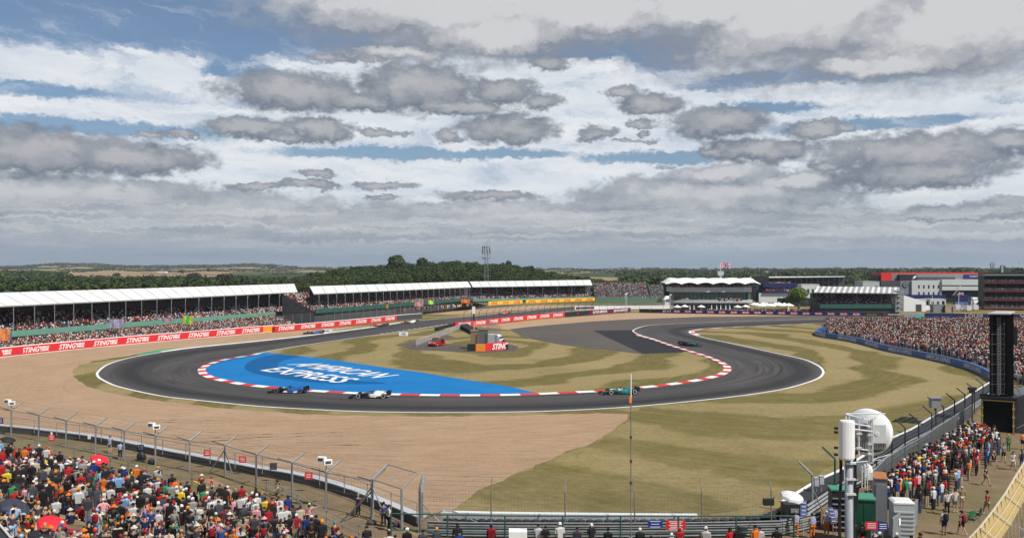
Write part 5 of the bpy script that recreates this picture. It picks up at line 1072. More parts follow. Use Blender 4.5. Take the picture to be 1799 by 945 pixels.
def rail_fence(label, pts, h=1.05, sp=2.2, r=.04, m=GALV, rails=3, grp=None, px=True, name='guard_rail', cat='guard rail', beam=False, zf=None):
    pts = [G(*p)[:2] for p in pts] if px else pts; pa = Path(pts); t = thing(name, label, cat, (pts[0][0], pts[0][1], 0), 0, grp); o2 = Vector((*pts[0],)); n = max(1, int(pa.L / sp)); zf = zf or (lambda x, y: 0)
    rl = [MB() for _ in range(rails)]; pr = None
    for k in range(n + 1):
        w = pa.at(pa.L * k / n)[0]; q = w - o2; z = zf(w.x, w.y); cur = (q.x, q.y, z); mb = MB(); mb.tube([(q.x, q.y, z - .1), (q.x, q.y, z + h)], r * 1.2, 5)
        if k < 100: mb.build('post', m, t)
        if pr:
            for i in range(rails):
                hh = h * (i + 1) / rails - (.05 if beam else 0)
                if beam:
                    d = Vector((cur[0] - pr[0], cur[1] - pr[1])).normalized(); nn = Vector((d.y, -d.x)) * .09; seg = []
                    for p in (pr, cur): seg.append([(p[0] + nn.x * f, p[1] + nn.y * f, p[2] + hh - .15 + g) for f, g in ((1, 0), (1.9, .05), (1, .11), (1, .19), (1.9, .25), (1, .30))])
                    rl[i].loft(seg, 0, False, False)
                else: rl[i].tube([(pr[0], pr[1], pr[2] + hh), (cur[0], cur[1], cur[2] + hh)], r, 5)
        pr = cur
    for b in rl: b.build('rail', m, t)
    return t
rail_fence('pale guard rail climbing the infield left of the red pickup', [(731,608.5),(760,597.5),(790,586.5),(806,579),(814,574)], 1.5, 1.6, .06, mat('rail_pale', (.45, .42, .43), .6), 4)
cabin('brown timber marshal hut behind the short barrier', 826.5, 840, 197, 4.0, 2.4, mat('timber', (.24, .155, .085), .8, .2), 'marshal_hut', 'hut')
cabin('dark grey container hut beside the timber marshal hut', 841, 857, 198.5, 4.2, 2.4, mat('hut_grey', (.11, .115, .12), .6, .12), 'marshal_hut', 'hut')
vehicle('white van with a dark windscreen behind the marshal post', 866, 605.5, 4.6, 1.9, 2.5, VW, R(-25), 'van')
x, y, _ = G(832.5, 604); t = thing('advertising_pole', 'tall pole with a white box beside the marshal hut', 'pole', (x, y, 0)); k = y / F; mb = MB(); mb.tube([(0, 0, 0), (0, 0, H - (538 - CY) * k)], .12, 8); mb.build('pole', LGREY, t); mb = MB(); zc = H - (545 - CY) * k; mb.box((-.05, 0, zc), (.72, .6, 1.65)); mb.build('sign_box', WHITE, t)
mb = MB(); mb.lathe([(.17, zc - 2.6), (.2, zc - .9)], n=8); mb.build('sleeve', BLACK, t)
mb = MB(); x, y, _ = G(832, 556); 

# ------------------------------------------------------------------ formula cars
def race_car(label, px, py, rz, base, accent, nose, rim, n=14, wing=None, low=None, top=None):
    x, y, _ = G(px, py); t = thing('racing_car', label, 'racing car', (x, y, .05), rz, 'racing cars on the circuit'); wing = wing or BLACK
    def ring(X, w, z0, z1, k=.6): return [(X, -w, z0), (X, -w * 1.0, z0 + (z1 - z0) * .55), (X, -w * k, z1), (X, w * k, z1), (X, w, z0 + (z1 - z0) * .55), (X, w, z0)]
    mb = MB(); mb.loft([ring(-.2 + 3.0, .09, .28, .38), ring(2.3, .13, .27, .47), ring(1.6, .2, .24, .58), ring(.9, .3, .2, .68), ring(.45, .36, .15, .70), ring(.1, .36, .13, .66), ring(-.35, .36, .13, .68)], 0); tub = mb.build('nose', nose, t)
    mb = MB(); mb.loft([ring(-.3, .34, .13, .72, .7), ring(-.55, .3, .13, .95, .5), ring(-.9, .28, .13, 1.0, .4), ring(-1.6, .2, .15, .85, .3), ring(-2.3, .1, .2, .62, .3), ring(-2.6, .06, .25, .5, .3)], 0)
    mb.hexa([(-1.2, -.015, .8), (-.9, -.015, .8), (-.9, .015, .8), (-1.2, .015, .8)], [(-2.1, -.012, .95), (-1.5, -.012, 1.0), (-1.5, .012, 1.0), (-2.1, .012, .95)]); mb.build('engine_cover', top or base, t)
    for s in (-1, 1):
        mb = MB(); mb.loft([[(X, s * a, b) for a, b in ((.33, z0), (w, z0), (w, z1 * .9), (.33, z1))] for X, w, z0, z1 in ((.35, .62, .28, .52), (.1, .76, .2, .60), (-.6, .76, .15, .58), (-1.4, .5, .14, .46), (-2.0, .36, .14, .32))]); mb.build('sidepod', base, t); mb = MB(); mb.hexa([(-1.7, s * .45, .1), (.5, s * .5, .1), (.9, s * .7, .1), (-1.5, s * .8, .1)], [(-1.7, s * .45, .3), (.5, s * .5, .36), (.7, s * .66, .36), (-1.5, s * .72, .26)]); mb.build('lower_pod', low or BLACK, t)
        mb = MB(); mb.box((.45, s * .62, .68), (.1, .2, .1)); mb.tube([(.4, s * .36, .6), (.45, s * .6, .66)], .015, 4); mb.build('mirror', accent, t)
    mb = MB(); mb.add([(2.1, -.15, .07), (2.1, .15, .07), (.9, .75, .07), (-1.6, .8, .07), (-2.3, .5, .1), (-2.3, -.5, .1), (-1.6, -.8, .07), (.9, -.75, .07)], [tuple(range(8))]); mb.add([(2.1, -.15, .13), (2.1, .15, .13), (.9, .75, .13), (-1.6, .8, .13), (-2.3, .5, .2), (-2.3, -.5, .2), (-1.6, -.8, .13), (.9, -.75, .13)], [tuple(range(8))]); mb.build('floor', BLACK, t, fix=False)
    mb = MB(); 
    for X, z, c in ((2.95, .1, .36), (2.72, .17, .22), (2.55, .24, .16)): mb.hexa([(X - c / 2, -.93, z), (X + c / 2, -.9, z - .02), (X + c / 2, .9, z - .02), (X - c / 2, .93, z)], [(X - c / 2, -.93, z + .04), (X + c / 2, -.9, z + .01), (X + c / 2, .9, z + .01), (X - c / 2, .93, z + .04)])
    fw = mb.build('front_wing', wing, t)
    for s in (-1, 1): mb = MB(); mb.box((2.75, s * .95, .2), (.62, .03, .28)); mb.build('endplate', accent, fw)
    mb = MB()
    for X, z, c, tl in ((-2.35, .78, .32, .08), (-2.5, .9, .2, .1)): mb.hexa([(X - c / 2, -.48, z + tl), (X + c / 2, -.48, z), (X + c / 2, .48, z), (X - c / 2, .48, z + tl)], [(X - c / 2, -.48, z + tl + .04), (X + c / 2, -.48, z + .03), (X + c / 2, .48, z + .03), (X - c / 2, .48, z + tl + .04)])
    mb.box((-2.3, 0, .55), (.12, .05, .5)); rw = mb.build('rear_wing', wing, t)
    for s in (-1, 1): mb = MB(); mb.box((-2.4, s * .5, .68), (.55, .03, .62)); mb.build('endplate', wing, rw)
    for X, w, r in ((1.75, .36, .36), (-1.75, .42, .36)):
        for s in (-1, 1):
            mb = MB(); c = (X, s * (.98 - w / 2), r); mb.lathe([(r * .72, -w / 2), (r * .97, -w / 2 + .03), (r, -w / 2 + .08), (r, w / 2 - .08), (r * .97, w / 2 - .03), (r * .72, w / 2)], c, (0, 1, 0), 20); wh = mb.build('wheel', TYRE, t, smooth=False)
            mb = MB(); mb.lathe([(r * .66, -w / 2 - .015), (r * .66, w / 2 + .015)], c, (0, 1, 0), 16); mb.build('rim', BLACK, wh)
            mb = MB(); rr = [(r * .76 * math.cos(a), r * .76 * math.sin(a)) for a in [i * math.pi / 9 for i in range(18)]]; ri = [(a * .82, b * .82) for a, b in rr]; Y = s * (w / 2 + .02)
            mb.add([(c[0] + a, c[1] + Y, c[2] + b) for a, b in rr] + [(c[0] + a, c[1] + Y, c[2] + b) for a, b in ri], [(i, (i + 1) % 18, 18 + (i + 1) % 18, 18 + i) for i in range(18)]); mb.build('tyre_marking', rim, wh, fix=False)
            mb = MB(); mb.tube([(X + .25, s * .25, .4), (X, s * .62, .42)], .022, 4); mb.tube([(X - .25, s * .25, .42), (X, s * .62, .44)], .022, 4); mb.tube([(X + .2, s * .25, .22), (X, s * .62, .24)], .022, 4); mb.build('suspension', BLACK, t)
    mb = MB(); mb.tube([(.75, 0, .66), (.55, 0, .86), (.2, .2, .95), (-.25, .3, .9), (-.45, .3, .8)], .035, 6); mb.tube([(.55, 0, .86), (.2, -.2, .95), (-.25, -.3, .9), (-.45, -.3, .8)], .035, 6); mb.build('halo', BLACK, t)
    # driver: helmeted head on shoulders
    d = MB(); d.loft([[(X0 + r * math.cos(a) * .8, r * math.sin(a) * wy, z) for a in [i * math.pi / 5 for i in range(10)]] for X0, r, wy, z in ((-.05, .2, 1.1, .5), (-.05, .19, 1.15, .62), (-.02, .07, 1, .70), (0, .12, 1, .74), (.01, .15, 1, .82), (0, .13, 1, .90), (0, .05, 1, .95))])
    c, s_ = math.cos(rz), math.sin(rz); p = d.build('person', accent, None, smooth=True); p.location = (x + .02 * c, y + .02 * s_, .05); p.rotation_euler = (0, 0, rz); tag(p, 'helmeted driver of the ' + label, 'person', 'drivers in the racing cars'); return t
CB = mat('livery_blue', (.015, .12, .42), .3, .06, coat=.4); CW = mat('livery_white', (.72, .72, .70), .3, .05, coat=.4); CT = mat('livery_teal', (.0, .20, .22), .3, .08, coat=.4); CK = mat('livery_black', (.015, .016, .018), .3, .1, coat=.4); CR = mat('livery_red', (.55, .02, .03), .3, .05, coat=.4); CDG = mat('livery_dark_green', (.005, .09, .07), .3, .05); RW = mat('tyre_white', (.7, .7, .7), .5, .02); RY = mat('tyre_grey', (.28, .28, .28), .5, .02); CO = mat('livery_orange', (.75, .12, .02), .3)
race_car('blue and black racing car on the near bend', 510, 690, R(174), CB, CK, CK, RY, low=CW)
race_car('white and black racing car following on the near bend', 653, 699, R(180), CW, CK, CK, RW)
race_car('teal green racing car behind the thin pole', 1091, 692, R(190), CT, CK, CDG, RW, wing=CK, top=CDG)
race_car('black and green racing car on the right hand section', 1210, 608, R(-46), CK, CT, CDG, RY)
race_car('blue racing car on the entry road beside the 100 board', 553, 586.5, R(205), CB, CK, CK, RY, top=CK)
race_car('dark racing car with red parts second on the entry road', 668, 573.5, R(205), CK, CR, CR, RY)
race_car('white racing car third on the entry road', 721, 568, R(206), CW, CR, CK, RY)
race_car('red and black racing car beyond the inner barrier fence', 885, 553, R(200), CR, CR, CK, RY)
# ------------------------------------------------------------------ near left debris fence with forked posts
LP = [(-92,752),(-35,757),(19.6,765),(68,775),(116,786),(168,797),(218,807),(273,817),(333,828),(395,837),(450,856),(513,873),(573,893),(654,911)]
LPG = [Vector(G(*p)[:2]) for p in LP]
def curve_dir(L_, i): return (L_[min(i + 1, len(L_) - 1)] - L_[max(i - 1, 0)]).normalized()
t = thing('debris_fence', 'grey forked post debris fence between the left crowd and the gravel', 'fence', (*LPG[0], 0)); o2 = LPG[0]; TOPS = []
for i, p in enumerate(LPG):
    q = p - o2; d = curve_dir(LPG, i); n = Vector((-d.y, d.x))                       # towards the track
    b = Vector((q.x, q.y, 0)); f = b + Vector((0, 0, 2.75)); e1 = f + Vector((n.x * .75, n.y * .75, .72)) + Vector((.42, 0, 0)); e2 = f + Vector((-n.x * .7, -n.y * .7, .42)) - Vector((.55, 0, 0)); TOPS.append((b, f, e1, e2, n))
    mb = MB(); mb.tube([b, f], .085, 6); ps = mb.build('post', GALV, t); mb = MB(); mb.tube([f, e1], .08, 5); mb.build('top_arm', GALV, ps); mb = MB(); mb.tube([f, e2], .045, 5); mb.build('back_arm', DARK, ps)
    if i in (9, 13):
        for s in (-1, 1): mb = MB(); mb.tube([f - Vector((0, 0, .4)), b + Vector((s * d.x * 1.9, s * d.y * 1.9, 0)) - Vector((n.x, n.y, 0)) * .4], .05, 5); mb.build('brace', GALV, t)
mb = MB()
for (b0, f0, g0, h0, n0), (b1, f1, g1, h1, n1) in zip(TOPS, TOPS[1:]):
    for k in range(9):
        u = .25 + 2.5 * k / 8; mb.tube([b0 + Vector((0, 0, u)), b1 + Vector((0, 0, u))], .009, 3)
    m0 = f0 + (g0 - f0) * .0; 
    for u in (.3, .65, 1): mb.tube([f0 + (g0 - f0) * u, f1 + (g1 - f1) * u], .009, 3)
    L = (b1 - b0).length; nn = int(L / .28)
    for k in range(nn): q = b0.lerp(b1, k / nn); mb.tube([q + Vector((0, 0, .1)), q + Vector((0, 0, 2.75))], .004, 3)
mb.build('wire_mesh', WIRE, t, fix=False)
mb = MB()
for (b0, f0, *_), (b1, f1, *_) in zip(TOPS, TOPS[1:]): mb.tube([f0 - Vector((0, 0, .05)), f1 - Vector((0, 0, .05))], .04, 5)
mb.build('top_rail', GALV, t)
# twin white lamps on three of the posts
for i, lab in ((2, 'twin white loudspeaker boxes on the fence post at the left edge'), (7, 'twin white loudspeaker boxes on the post beside the two marshals'), (12, 'twin white loudspeaker boxes on the post before the fence gate')):
    p = LPG[i]; t2 = thing('loudspeaker', lab, 'loudspeaker', (p.x, p.y, 2.8), R(10), 'loudspeakers on the fence posts'); mb = MB(); mb.tube([(0, 0, 0), (0, 0, .75)], .04, 5); mb.build('bracket', GREY, t2)
    for dx, dz, rz in ((-.32, .95, -.5), (.12, .72, .25)): mb = MB(); mb.box((dx, -.1, dz), (.62, .35, .36), 0, rz); bx = mb.build('speaker_box', WHITE, t2); mb = MB(); mb.box((dx + .18 * math.sin(rz), -.1 - .18 * math.cos(rz), dz), (.42, .02, .2), 0, rz); mb.build('grille', DARK, bx)
# trackside guard barrier on the left, its top rail and notice plates
GB_ = [(-100,750),(0,758.5),(100,769.5),(179,780.5),(280,801.5),(364,818),(450,835.5),(534,850),(618,875.5),(669,898),(712,915),(735,926)]
def barrier_run(label, pts, mirror=False):
    pa = Path(smooth([G(*p)[:2] for p in pts], 3)); t = thing('guard_barrier', label, 'barrier', (pa.p[0].x, pa.p[0].y, 0)); o2 = pa.p[0]; mb = MB(); pl = Path([q - o2 for q in pa.p]); board(mb, pl, 0, pl.L, 0, .62, .25, 0); mb.build('wall', mat('dark_concrete', (.09, .088, .085), .9, .3, .8), t, fix=False)  # wall in a dark concrete tone
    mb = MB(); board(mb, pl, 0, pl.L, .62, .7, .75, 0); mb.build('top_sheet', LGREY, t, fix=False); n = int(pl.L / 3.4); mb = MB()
    for k in range(n + 1):
        q = pl.at(pl.L * k / n, .1)[0]; m2 = MB(); m2.tube([(q.x, q.y, .3), (q.x, q.y, 1.75)], .035, 5); m2.build('post', GALV, t)
        if k: mb.tube([(pr.x, pr.y, 1.7), (q.x, q.y, 1.7)], .03, 4); mb.tube([(pr.x, pr.y, 1.15), (q.x, q.y, 1.15)], .015, 4)
        pr = q
    mb.build('hand_rail', GALV, t); return t
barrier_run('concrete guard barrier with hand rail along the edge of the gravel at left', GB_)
for i, (px, py, col, lab) in enumerate([(92,778,RED,'small red notice plate with a white tag on the guard rail at far left'),(158,776,WHITE,'small white tag on the guard rail left of the two marshals'),(248,797,NAVY,'small navy notice plate right of the two marshals'),(365,807,RED,'red and white notice plate behind the person in the red shirt'),(427,819,RED,'red notice plate right of the braced fence post'),(481,832,DARK,'dark notice plate behind the crouching photographer'),(543,850,RED,'red notice plate right of the crouching photographer'),(2,746,NAVY,'navy notice plate at the left edge')]):
    g = G(px, py + 14); mb = MB(); mb.box((0, 0, 0), (.62 if i != 1 else .3, .04, .58 if i != 1 else .45), 0)
    if col in (RED, NAVY) :
        for j in range(3): mb.box((0, -.025, .14 - .13 * j), (.4, .01, .04), 1)
    if i == 0: mb.box((0, -.01, .42), (.16, .03, .3), 1)
    o = mb.build('notice_plate', [col, WHITE], fix=False, loc=(g[0], g[1] - .15, 1.35)); tag(o, lab, 'sign', 'notice plates on the guard rail')
# spectator hand rail in front of the seated crowd
rail_fence('grey hand rail along the front row of the left crowd', [(-60,783),(0,787),(112,801),(196,820),(280,842),(336,852),(372,863)], 1.05, 3.0, .03, GALV, 2, zf=bank_z)
rail_fence('grey hand rail running down right of the left crowd', [(468,868),(512,886),(556,912),(620,950),(660,978)], 1.05, 2.6, .035, GALV, 2, zf=bank_z)
# gate frame and tall posts
def frame_gate():
    a = Vector(G(654, 911)[:2]); b = Vector(G(706, 931)[:2]); t = thing('fence_gate', 'galvanised gate frame with a mesh hood leaning over the track side', 'gate', (*a, 0)); d = (b - a).normalized(); n = Vector((-d.y, d.x)); q = b - a
    A = [Vector((0, 0, 0)), Vector((q.x, q.y, 0))]; up = Vector((0, 0, 2.85)); hd = Vector((n.x * .9 + .35, n.y * .9, .95))
    for p, w in ((A[0], .15), (A[1], .12)): mb = MB(); mb.tube([p, p + up], w * .8, 6); mb.build('post', GALV, t)
    mb = MB(); mb.tube([A[0] + up, A[0] + up + hd], .1, 5); mb.tube([A[1] + up, A[1] + up + hd], .05, 5); mb.tube([A[0] + up + hd, A[1] + up + hd], .04, 5); mb.tube([A[0] + up, A[1] + up], .05, 5); mb.tube([(A[0] + A[1]) / 2 + up, (A[0] + A[1]) / 2 + up + hd], .025, 4); mb.build('hood', GALV, t)
    w = MB()
    for k in range(14): p = A[0].lerp(A[1], k / 13); w.tube([p + up, p + up + hd], .005, 3)
    for k in range(6): w.tube([A[0] + up + hd * k / 5, A[1] + up + hd * k / 5], .005, 3)
    w.build('wire_mesh', WIRE, t, fix=False)
    mb = MB(); mb.tube([A[0] + Vector((0, 0, 2)), A[0] + Vector((-2.1, -.9, 0))], .06, 5); mb.build('brace', DARK, t)
frame_gate()
a = G(739, 935); t = thing('fence_post', 'thick galvanised fence post with bent head right of the gate frame', 'post', a); mb = MB(); mb.box((0, 0, 1.35), (.32, .22, 2.7)); mb.add([(-.16, -.1, 2.68), (.16, -.1, 2.68), (.16, .1, 2.68), (-.16, .1, 2.68), (-.05, .6, 3.75), (.27, .6, 3.75), (.27, .75, 3.7), (-.05, .75, 3.7)], [(0,1,2,3),(4,5,6,7),(0,1,5,4),(1,2,6,5),(2,3,7,6),(3,0,4,7)]); mb.build('column', GALV, t)
mb = MB(); mb.tube([(.1, 0, 2.0), (2.3, -.8, 0)], .05, 5); mb.tube([(.1, 0, .9), (1.5, 0, 1.5), (2.2, .1, 1.45), (4.0, -.5, .8), (4.0, -.5, -.3)], .045, 5); mb.tube([(2.2, .1, 1.45), (2.2, .1, 0)], .035, 5); mb.build('brace', GALV, t)
# bottom and right fence line
def tall_fence(label, pts, h0, lean, topz, m, n_right=True, cols=9, sp=.3, tops=True, rm=.075):
    P_ = [Vector(G(*p)[:2]) for p in pts]; t = thing('debris_fence', label, 'fence', (*P_[0], 0)); o2 = P_[0]; prev = None; w = MB()
    for i, p in enumerate(P_):
        d = curve_dir(P_, i); n = Vector((-d.y, d.x)); q = p - o2; b = Vector((q.x, q.y, 0)); f = b + Vector((0, 0, h0)); e = f + Vector((n.x * lean, n.y * lean, topz))
        mb = MB(); mb.tube([b, f], rm, 6); mb.tube([f, e], rm * .9, 5); mb.build('post', m, t)
        if prev:
            b0, f0, e0 = prev
            for k in range(cols): u = .1 + (h0 - .1) * k / (cols - 1); w.tube([b0 + Vector((0, 0, u)), b + Vector((0, 0, u))], .011, 3)
            for u in (.33, .66, 1): w.tube([f0 + (e0 - f0) * u, f + (e - f) * u], .011, 3)
            nn = int((b - b0).length / sp)
            for k in range(nn): q0 = b0.lerp(b, k / nn); w.tube([q0, q0 + Vector((0, 0, h0))], .004, 3)
        prev = (b, f, e)
    w.build('wire_mesh', WIRE, t, fix=False); return t
tall_fence('tall wire fence across the bottom with rusty slender posts', [(739,936),(863,941),(993,943),(1115,943),(1233,943),(1355,938)], 3.0, .5, .85, mat('rusty_post', (.2, .17, .14), .7, .2), sp=.22, cols=12, rm=.05)
tall_fence('tall dark cranked post fence along the right crowd', [(1540,845),(1567,826),(1590,808),(1614,795),(1637,778),(1658,764),(1677,750),(1695,738),(1712,727),(1727,717),(1741,708)], 3.05, .9, .72, BLACK)
for px, py, lab in ((1427, 905, 'cranked galvanised fence post above the orange marshals'), (1467, 872, 'cranked dark green fence post left of the antenna mast')):
    t = thing('fence_post', lab, 'post', G(px, py)); mb = MB(); mb.tube([(0, 0, 0), (0, 0, 3.0)], .085, 6); mb.tube([(0, 0, 3.0), (-.85, .45, 3.85)], .085, 6); mb.build('column', GALV if px < 1440 else DKGREEN, t)
    if px < 1440: mb = MB(); mb.tube([(0, 0, 2.0), (1.0, .4, 0)], .05, 5); mb.build('brace', GALV, t)
rail_fence('dark green post and wire fence in front of the bottom guard rails', [(687,958),(758,960),(843,962),(925,963),(1010,963),(1108,963),(1202,963),(1299,963),(1395,963)], 2.1, 3.4, .05, DKGREEN, 2)
# triple guard rails and tyre wall along the bottom
rail_fence('triple galvanised guard rail along the bottom of the circuit', [(752,942),(800,944),(900,945),(1100,945.5),(1250,944),(1380,941),(1440,925)], 1.0, 1.9, .035, mat('rail_weathered', (.17, .18, .18), .65, .2, 2), 3, beam=True)
tyre_wall('stacked tyre wall behind the bottom guard rails', [(775,934),(800,936),(900,937),(1100,937.5),(1225,936),(1330,932),(1375,918)], .9, .62)
t = thing('conveyor_top', 'pale grey belt sheet along the top of the bottom tyre wall', 'barrier cover', (*G(775, 926)[:2], 0)); pa = Path([Vector(G(*p)[:2]) - Vector(G(775, 926)[:2]) for p in ((775,926),(900,929),(1100,931),(1226,932))]); mb = MB(); board(mb, pa, 0, pa.L, .2, 1.02, .35, 0); mb.build('belt', LGREY, t, fix=False); mb = MB(); board(mb, pa, 0, pa.L, 1.02, 1.06, .5, 0); mb.build('cap', OFFW, t, fix=False)
# right barrier: concrete and tyres with a white top, following the fence to the blue wall
RB = [(1372,905),(1405,884),(1440,862),(1475,846),(1520,816),(1560,789),(1600,770),(1640,745),(1680,722),(1712,700),(1738,683),(1752,676)]
pa = Path(smooth([G(*p)[:2] for p in RB], 3)); t = thing('guard_barrier', 'long dark tyre barrier with a thin white top along the right fence', 'barrier', (*pa.p[0], 0)); o2 = pa.p[0]; pl = Path([q - o2 for q in pa.p]); mb = MB(); board(mb, pl, 0, pl.L, 0, 1.0, -1.5, 0, 1.0); mb.build('tyre_face', TYRE, t, fix=False); mb = MB(); board(mb, pl, 0, pl.L, 1.0, 1.08, -.22, 0); mb.build('white_top', WHITE, t, fix=False)
for k in range(3): mb = MB(); pr = [pl.at(pl.L * i / 30, 1.9)[0] for i in range(31)]; mb.loft([[(q.x, q.y, .3 + .3 * k), (q.x + .06, q.y - .06, .36 + .3 * k), (q.x, q.y, .5 + .3 * k)] for q in pr], 0, False, False); mb.build('rail', GALV, t, fix=False)
# pedestrian barrier with vertical slots in front of the right crowd
RF = [(1520,868),(1549,838),(1583,815),(1614,797),(1637,780),(1658,766),(1677,752),(1700,736)]
pts = [Vector(G(*p)[:2]) for p in RF]; t = thing('crowd_barrier', 'grey slotted crowd barrier in front of the right spectators', 'barrier', (*pts[0], 0)); pa = Path([q - pts[0] for q in pts]); n = int(pa.L / 2.3)
for k in range(n):
    a = pa.at(pa.L * k / n, .4)[0]; b = pa.at(pa.L * (k + .96) / n, .4)[0]; mb = MB(); mb.tube([(a.x, a.y, 0), (a.x, a.y, 1.75), (b.x, b.y, 1.75), (b.x, b.y, 0)], .035, 5); mb.tube([(a.x, a.y, .2), (b.x, b.y, .2)], .03, 4)
    for j in range(1, 12): q = a.lerp(b, j / 12); mb.tube([(q.x, q.y, .2), (q.x, q.y, 1.75)], .018, 4)
    mb.build('panel', GALV, t)
# plates on the bottom fence
for px, py, w, h, m, lab, words_ in ((1151,920,1.5,.78,mat('sign_blue', (.02,.035,.25), .5), 'blue notice board on the bottom rails, just left of the red one', 3), (1187,922,2.0,1.0,RED,'large red notice board on the bottom rails beside the blue one', 5)):
    x, y, z = P(px, py, 57.4); mb = MB(); mb.box((0, 0, 0), (w * .64, .04, h * .62), 0)
    for j in range(words_): mb.box((0, -.025, h * .31 * (.75 - 1.5 * j / max(1, words_ - 1)) if words_ > 1 else 0), (w * (.45 - .1 * (j % 2)), .01, h * .045), 1)
    for s in (-1, 1): mb.tube([(s * w * .22, .03, h * .3), (s * w * .22, .03, -z)], .02, 4, 2)
    tag(mb.build('notice_board', [m, WHITE, GREY], fix=False, loc=(x, y, z)), lab, 'sign')
x, y, z = P(1350, 881, 57.6); mb = MB(); mb.box((0, 0, 0), (.68, .3, .42)); mb.tube([(.3, 0, .1), (.45, .25, .25)], .04, 5); mb.tube([(-.2, -.12, .2), (.3, -.12, .26), (.34, -.12, .1)], .02, 4); tag(mb.build('camera_box', BLACK, loc=(x, y, z)), 'black camera box hanging on the rusty fence post left of the white umbrella', 'camera')

# ------------------------------------------------------------------ black screen tower at the right
MBLK = mat('matt_black', (.009, .009, .010), .95, .3, 1, spec=.08)
def screen_tower():
    D = 97.0; k = D / F; x = (1754 - CX) * k; t = thing('screen_tower', 'tall black back of a giant screen with ladder and pale flat roof', 'screen', (x, D, 0), R(-24))
    X = lambda px, yo=0.0: (px - CX) * D / F - x
    top = H - (552 - CY) * k; bot = 4.1
    mb = MB(); mb.hexa([(X(1741), 0, bot), (X(1767, 1.2), 1.2, bot), (X(1767, 1.2), 1.9, bot), (X(1741), .7, bot)], [(X(1741), 0, top), (X(1767, 1.2), 1.2, top), (X(1767, 1.2), 1.9, top), (X(1741), .7, top)]); mb.build('back_panel', MBLK, t)
    mb = MB()
    for px in (1744, 1752, 1759, 1764):
        mb.tube([(X(px), (px - 1741) * .046 - .18, bot), (X(px), (px - 1741) * .046 - .18, top)], .05, 4)
    for i in range(9): z = bot + (top - bot) * i / 8; mb.tube([(X(1742), -.15, z), (X(1766), .95, z)], .05, 4)
    for i in range(8): z = bot + (top - bot) * i / 8; mb.tube([(X(1757), .5, z), (X(1766), .95, z + 1.1)], .035, 4)
    mb.build('truss', mat('truss_dark', (.03, .03, .032), .8), t)
    mb = MB()
    for s in (1753.5, 1757): mb.tube([(X(s), (s - 1741) * .046 - .45, bot), (X(s), (s - 1741) * .046 - .45, top - .3)], .03, 4)
    for i in range(30): z = bot + .3 * i; mb.tube([(X(1753.5), .12, z), (X(1757), .28, z)], .02, 4) if z < top - .4 else None
    mb.build('ladder', GREY, t)
    mb = MB(); mb.hexa([(X(q_, y_), y_, .5) for q_, y_ in ((1768, .9), (1779, .9), (1779, 2.2), (1768, 2.2))], [(X(q_, y_), y_, top) for q_, y_ in ((1768, .9), (1779, .9), (1779, 2.2), (1768, 2.2))]); mb.build('column', MBLK, t)
    mb = MB(); mb.add([(X(1736.5), -.6, top), (X(1771), -.4, top), (X(1786, 4.2), 4.2, top + .05), (X(1757, 4), 4.0, top + .05), (X(1736.5), -.6, top + .14), (X(1771), -.4, top + .14), (X(1786, 4.2), 4.2, top + .19), (X(1757, 4), 4.0, top + .19)], [(0,3,2,1),(4,5,6,7),(0,1,5,4),(1,2,6,5),(2,3,7,6),(3,0,4,7)]); mb.build('roof', LGREY, t)
    mb = MB(); mb.box((X(1779) + .25, 1.6, top - 2.5), (.3, .5, 2)); mb.build('side_box', BLACK, t)
    mb = MB(); mb.tube([(X(1779), 2, top - 3), (X(1779) + .7, 2, top - 3)], .06, 4); mb.tube([(X(1779), 2, 7), (X(1779) + .7, 2, 7)], .06, 4); mb.tube([(X(1779), 2, 5), (X(1779) + 1.2, 2, 4)], .06, 4); mb.build('bracket', DARK, t)
screen_tower()
D = 96.0; k = D / F; t = thing('stage_box', 'black open fronted stage box framed in yellow under the screen', 'container', XD(1753, D), R(-29)); w = (1779 - 1727) * k; hh = H - (701.5 - CY) * k
mb = MB(); mb.box((0, 1.6, hh / 2), (w, 3.2, hh)); mb.box((0, 1.5, hh + .06), (w + .3, 3.5, .12)); mb.build('body', MBLK, t); mb = MB()
YF = mat('frame_yellow', (.5, .38, .12), .6)
for X in (-w / 2 + .12, w / 2 - .12): mb.box((X, -.05, hh / 2), (.12, .08, hh))
mb.box((0, -.05, hh - .12), (w, .08, .12)); mb.box((0, -.05, .1), (w, .08, .1))
for X in (-w / 2 + .12, w / 2 - .12):
    for z in (.25, .5, .75): mb.box((X, -.09, hh * z), (.24, .1, .18))
mb.build('frame', YF, t)
t = thing('stage_screen', 'grey glossy side wall of the stage at the right edge', 'container', XD(1779.5, D + .3)); mb = MB(); mb.add([(0, 0, 0), (3.2, -2.2, 0), (3.2, -2.2, hh + 2.2), (0, 0, hh), (0.6, 3, 0), (3.8, 1, 0), (3.8, 1, hh + 2.2), (.6, 3, hh)], [(0,1,2,3),(4,7,6,5),(0,4,5,1),(1,5,6,2),(2,6,7,3),(3,7,4,0)]); mb.build('wall', mat('stage_panel', (.13, .13, .135), .25, .2), t); mb = MB(); mb.tube([(.2, -.4, .6), (3.1, -2.5, 3.0)], .05, 5); mb.build('hand_rail', LGREY, t)
D = 98; x, y, _ = XD(1764, D + .5, 4.2); mb = MB(); rr = .42
mb.box((0, 0, .42), (1.0, .12, .84), 0); vs_, fs_, _ = tmesh('08', .62, .03); mb.add([(a, -.08, b + .42) for a, b, c in vs_], fs_, 1); tag(mb.build('number_board', [BLACK, WHITE], loc=(x, y, hh + .12), fix=False), 'small black board with white numerals on the stage box', 'sign')
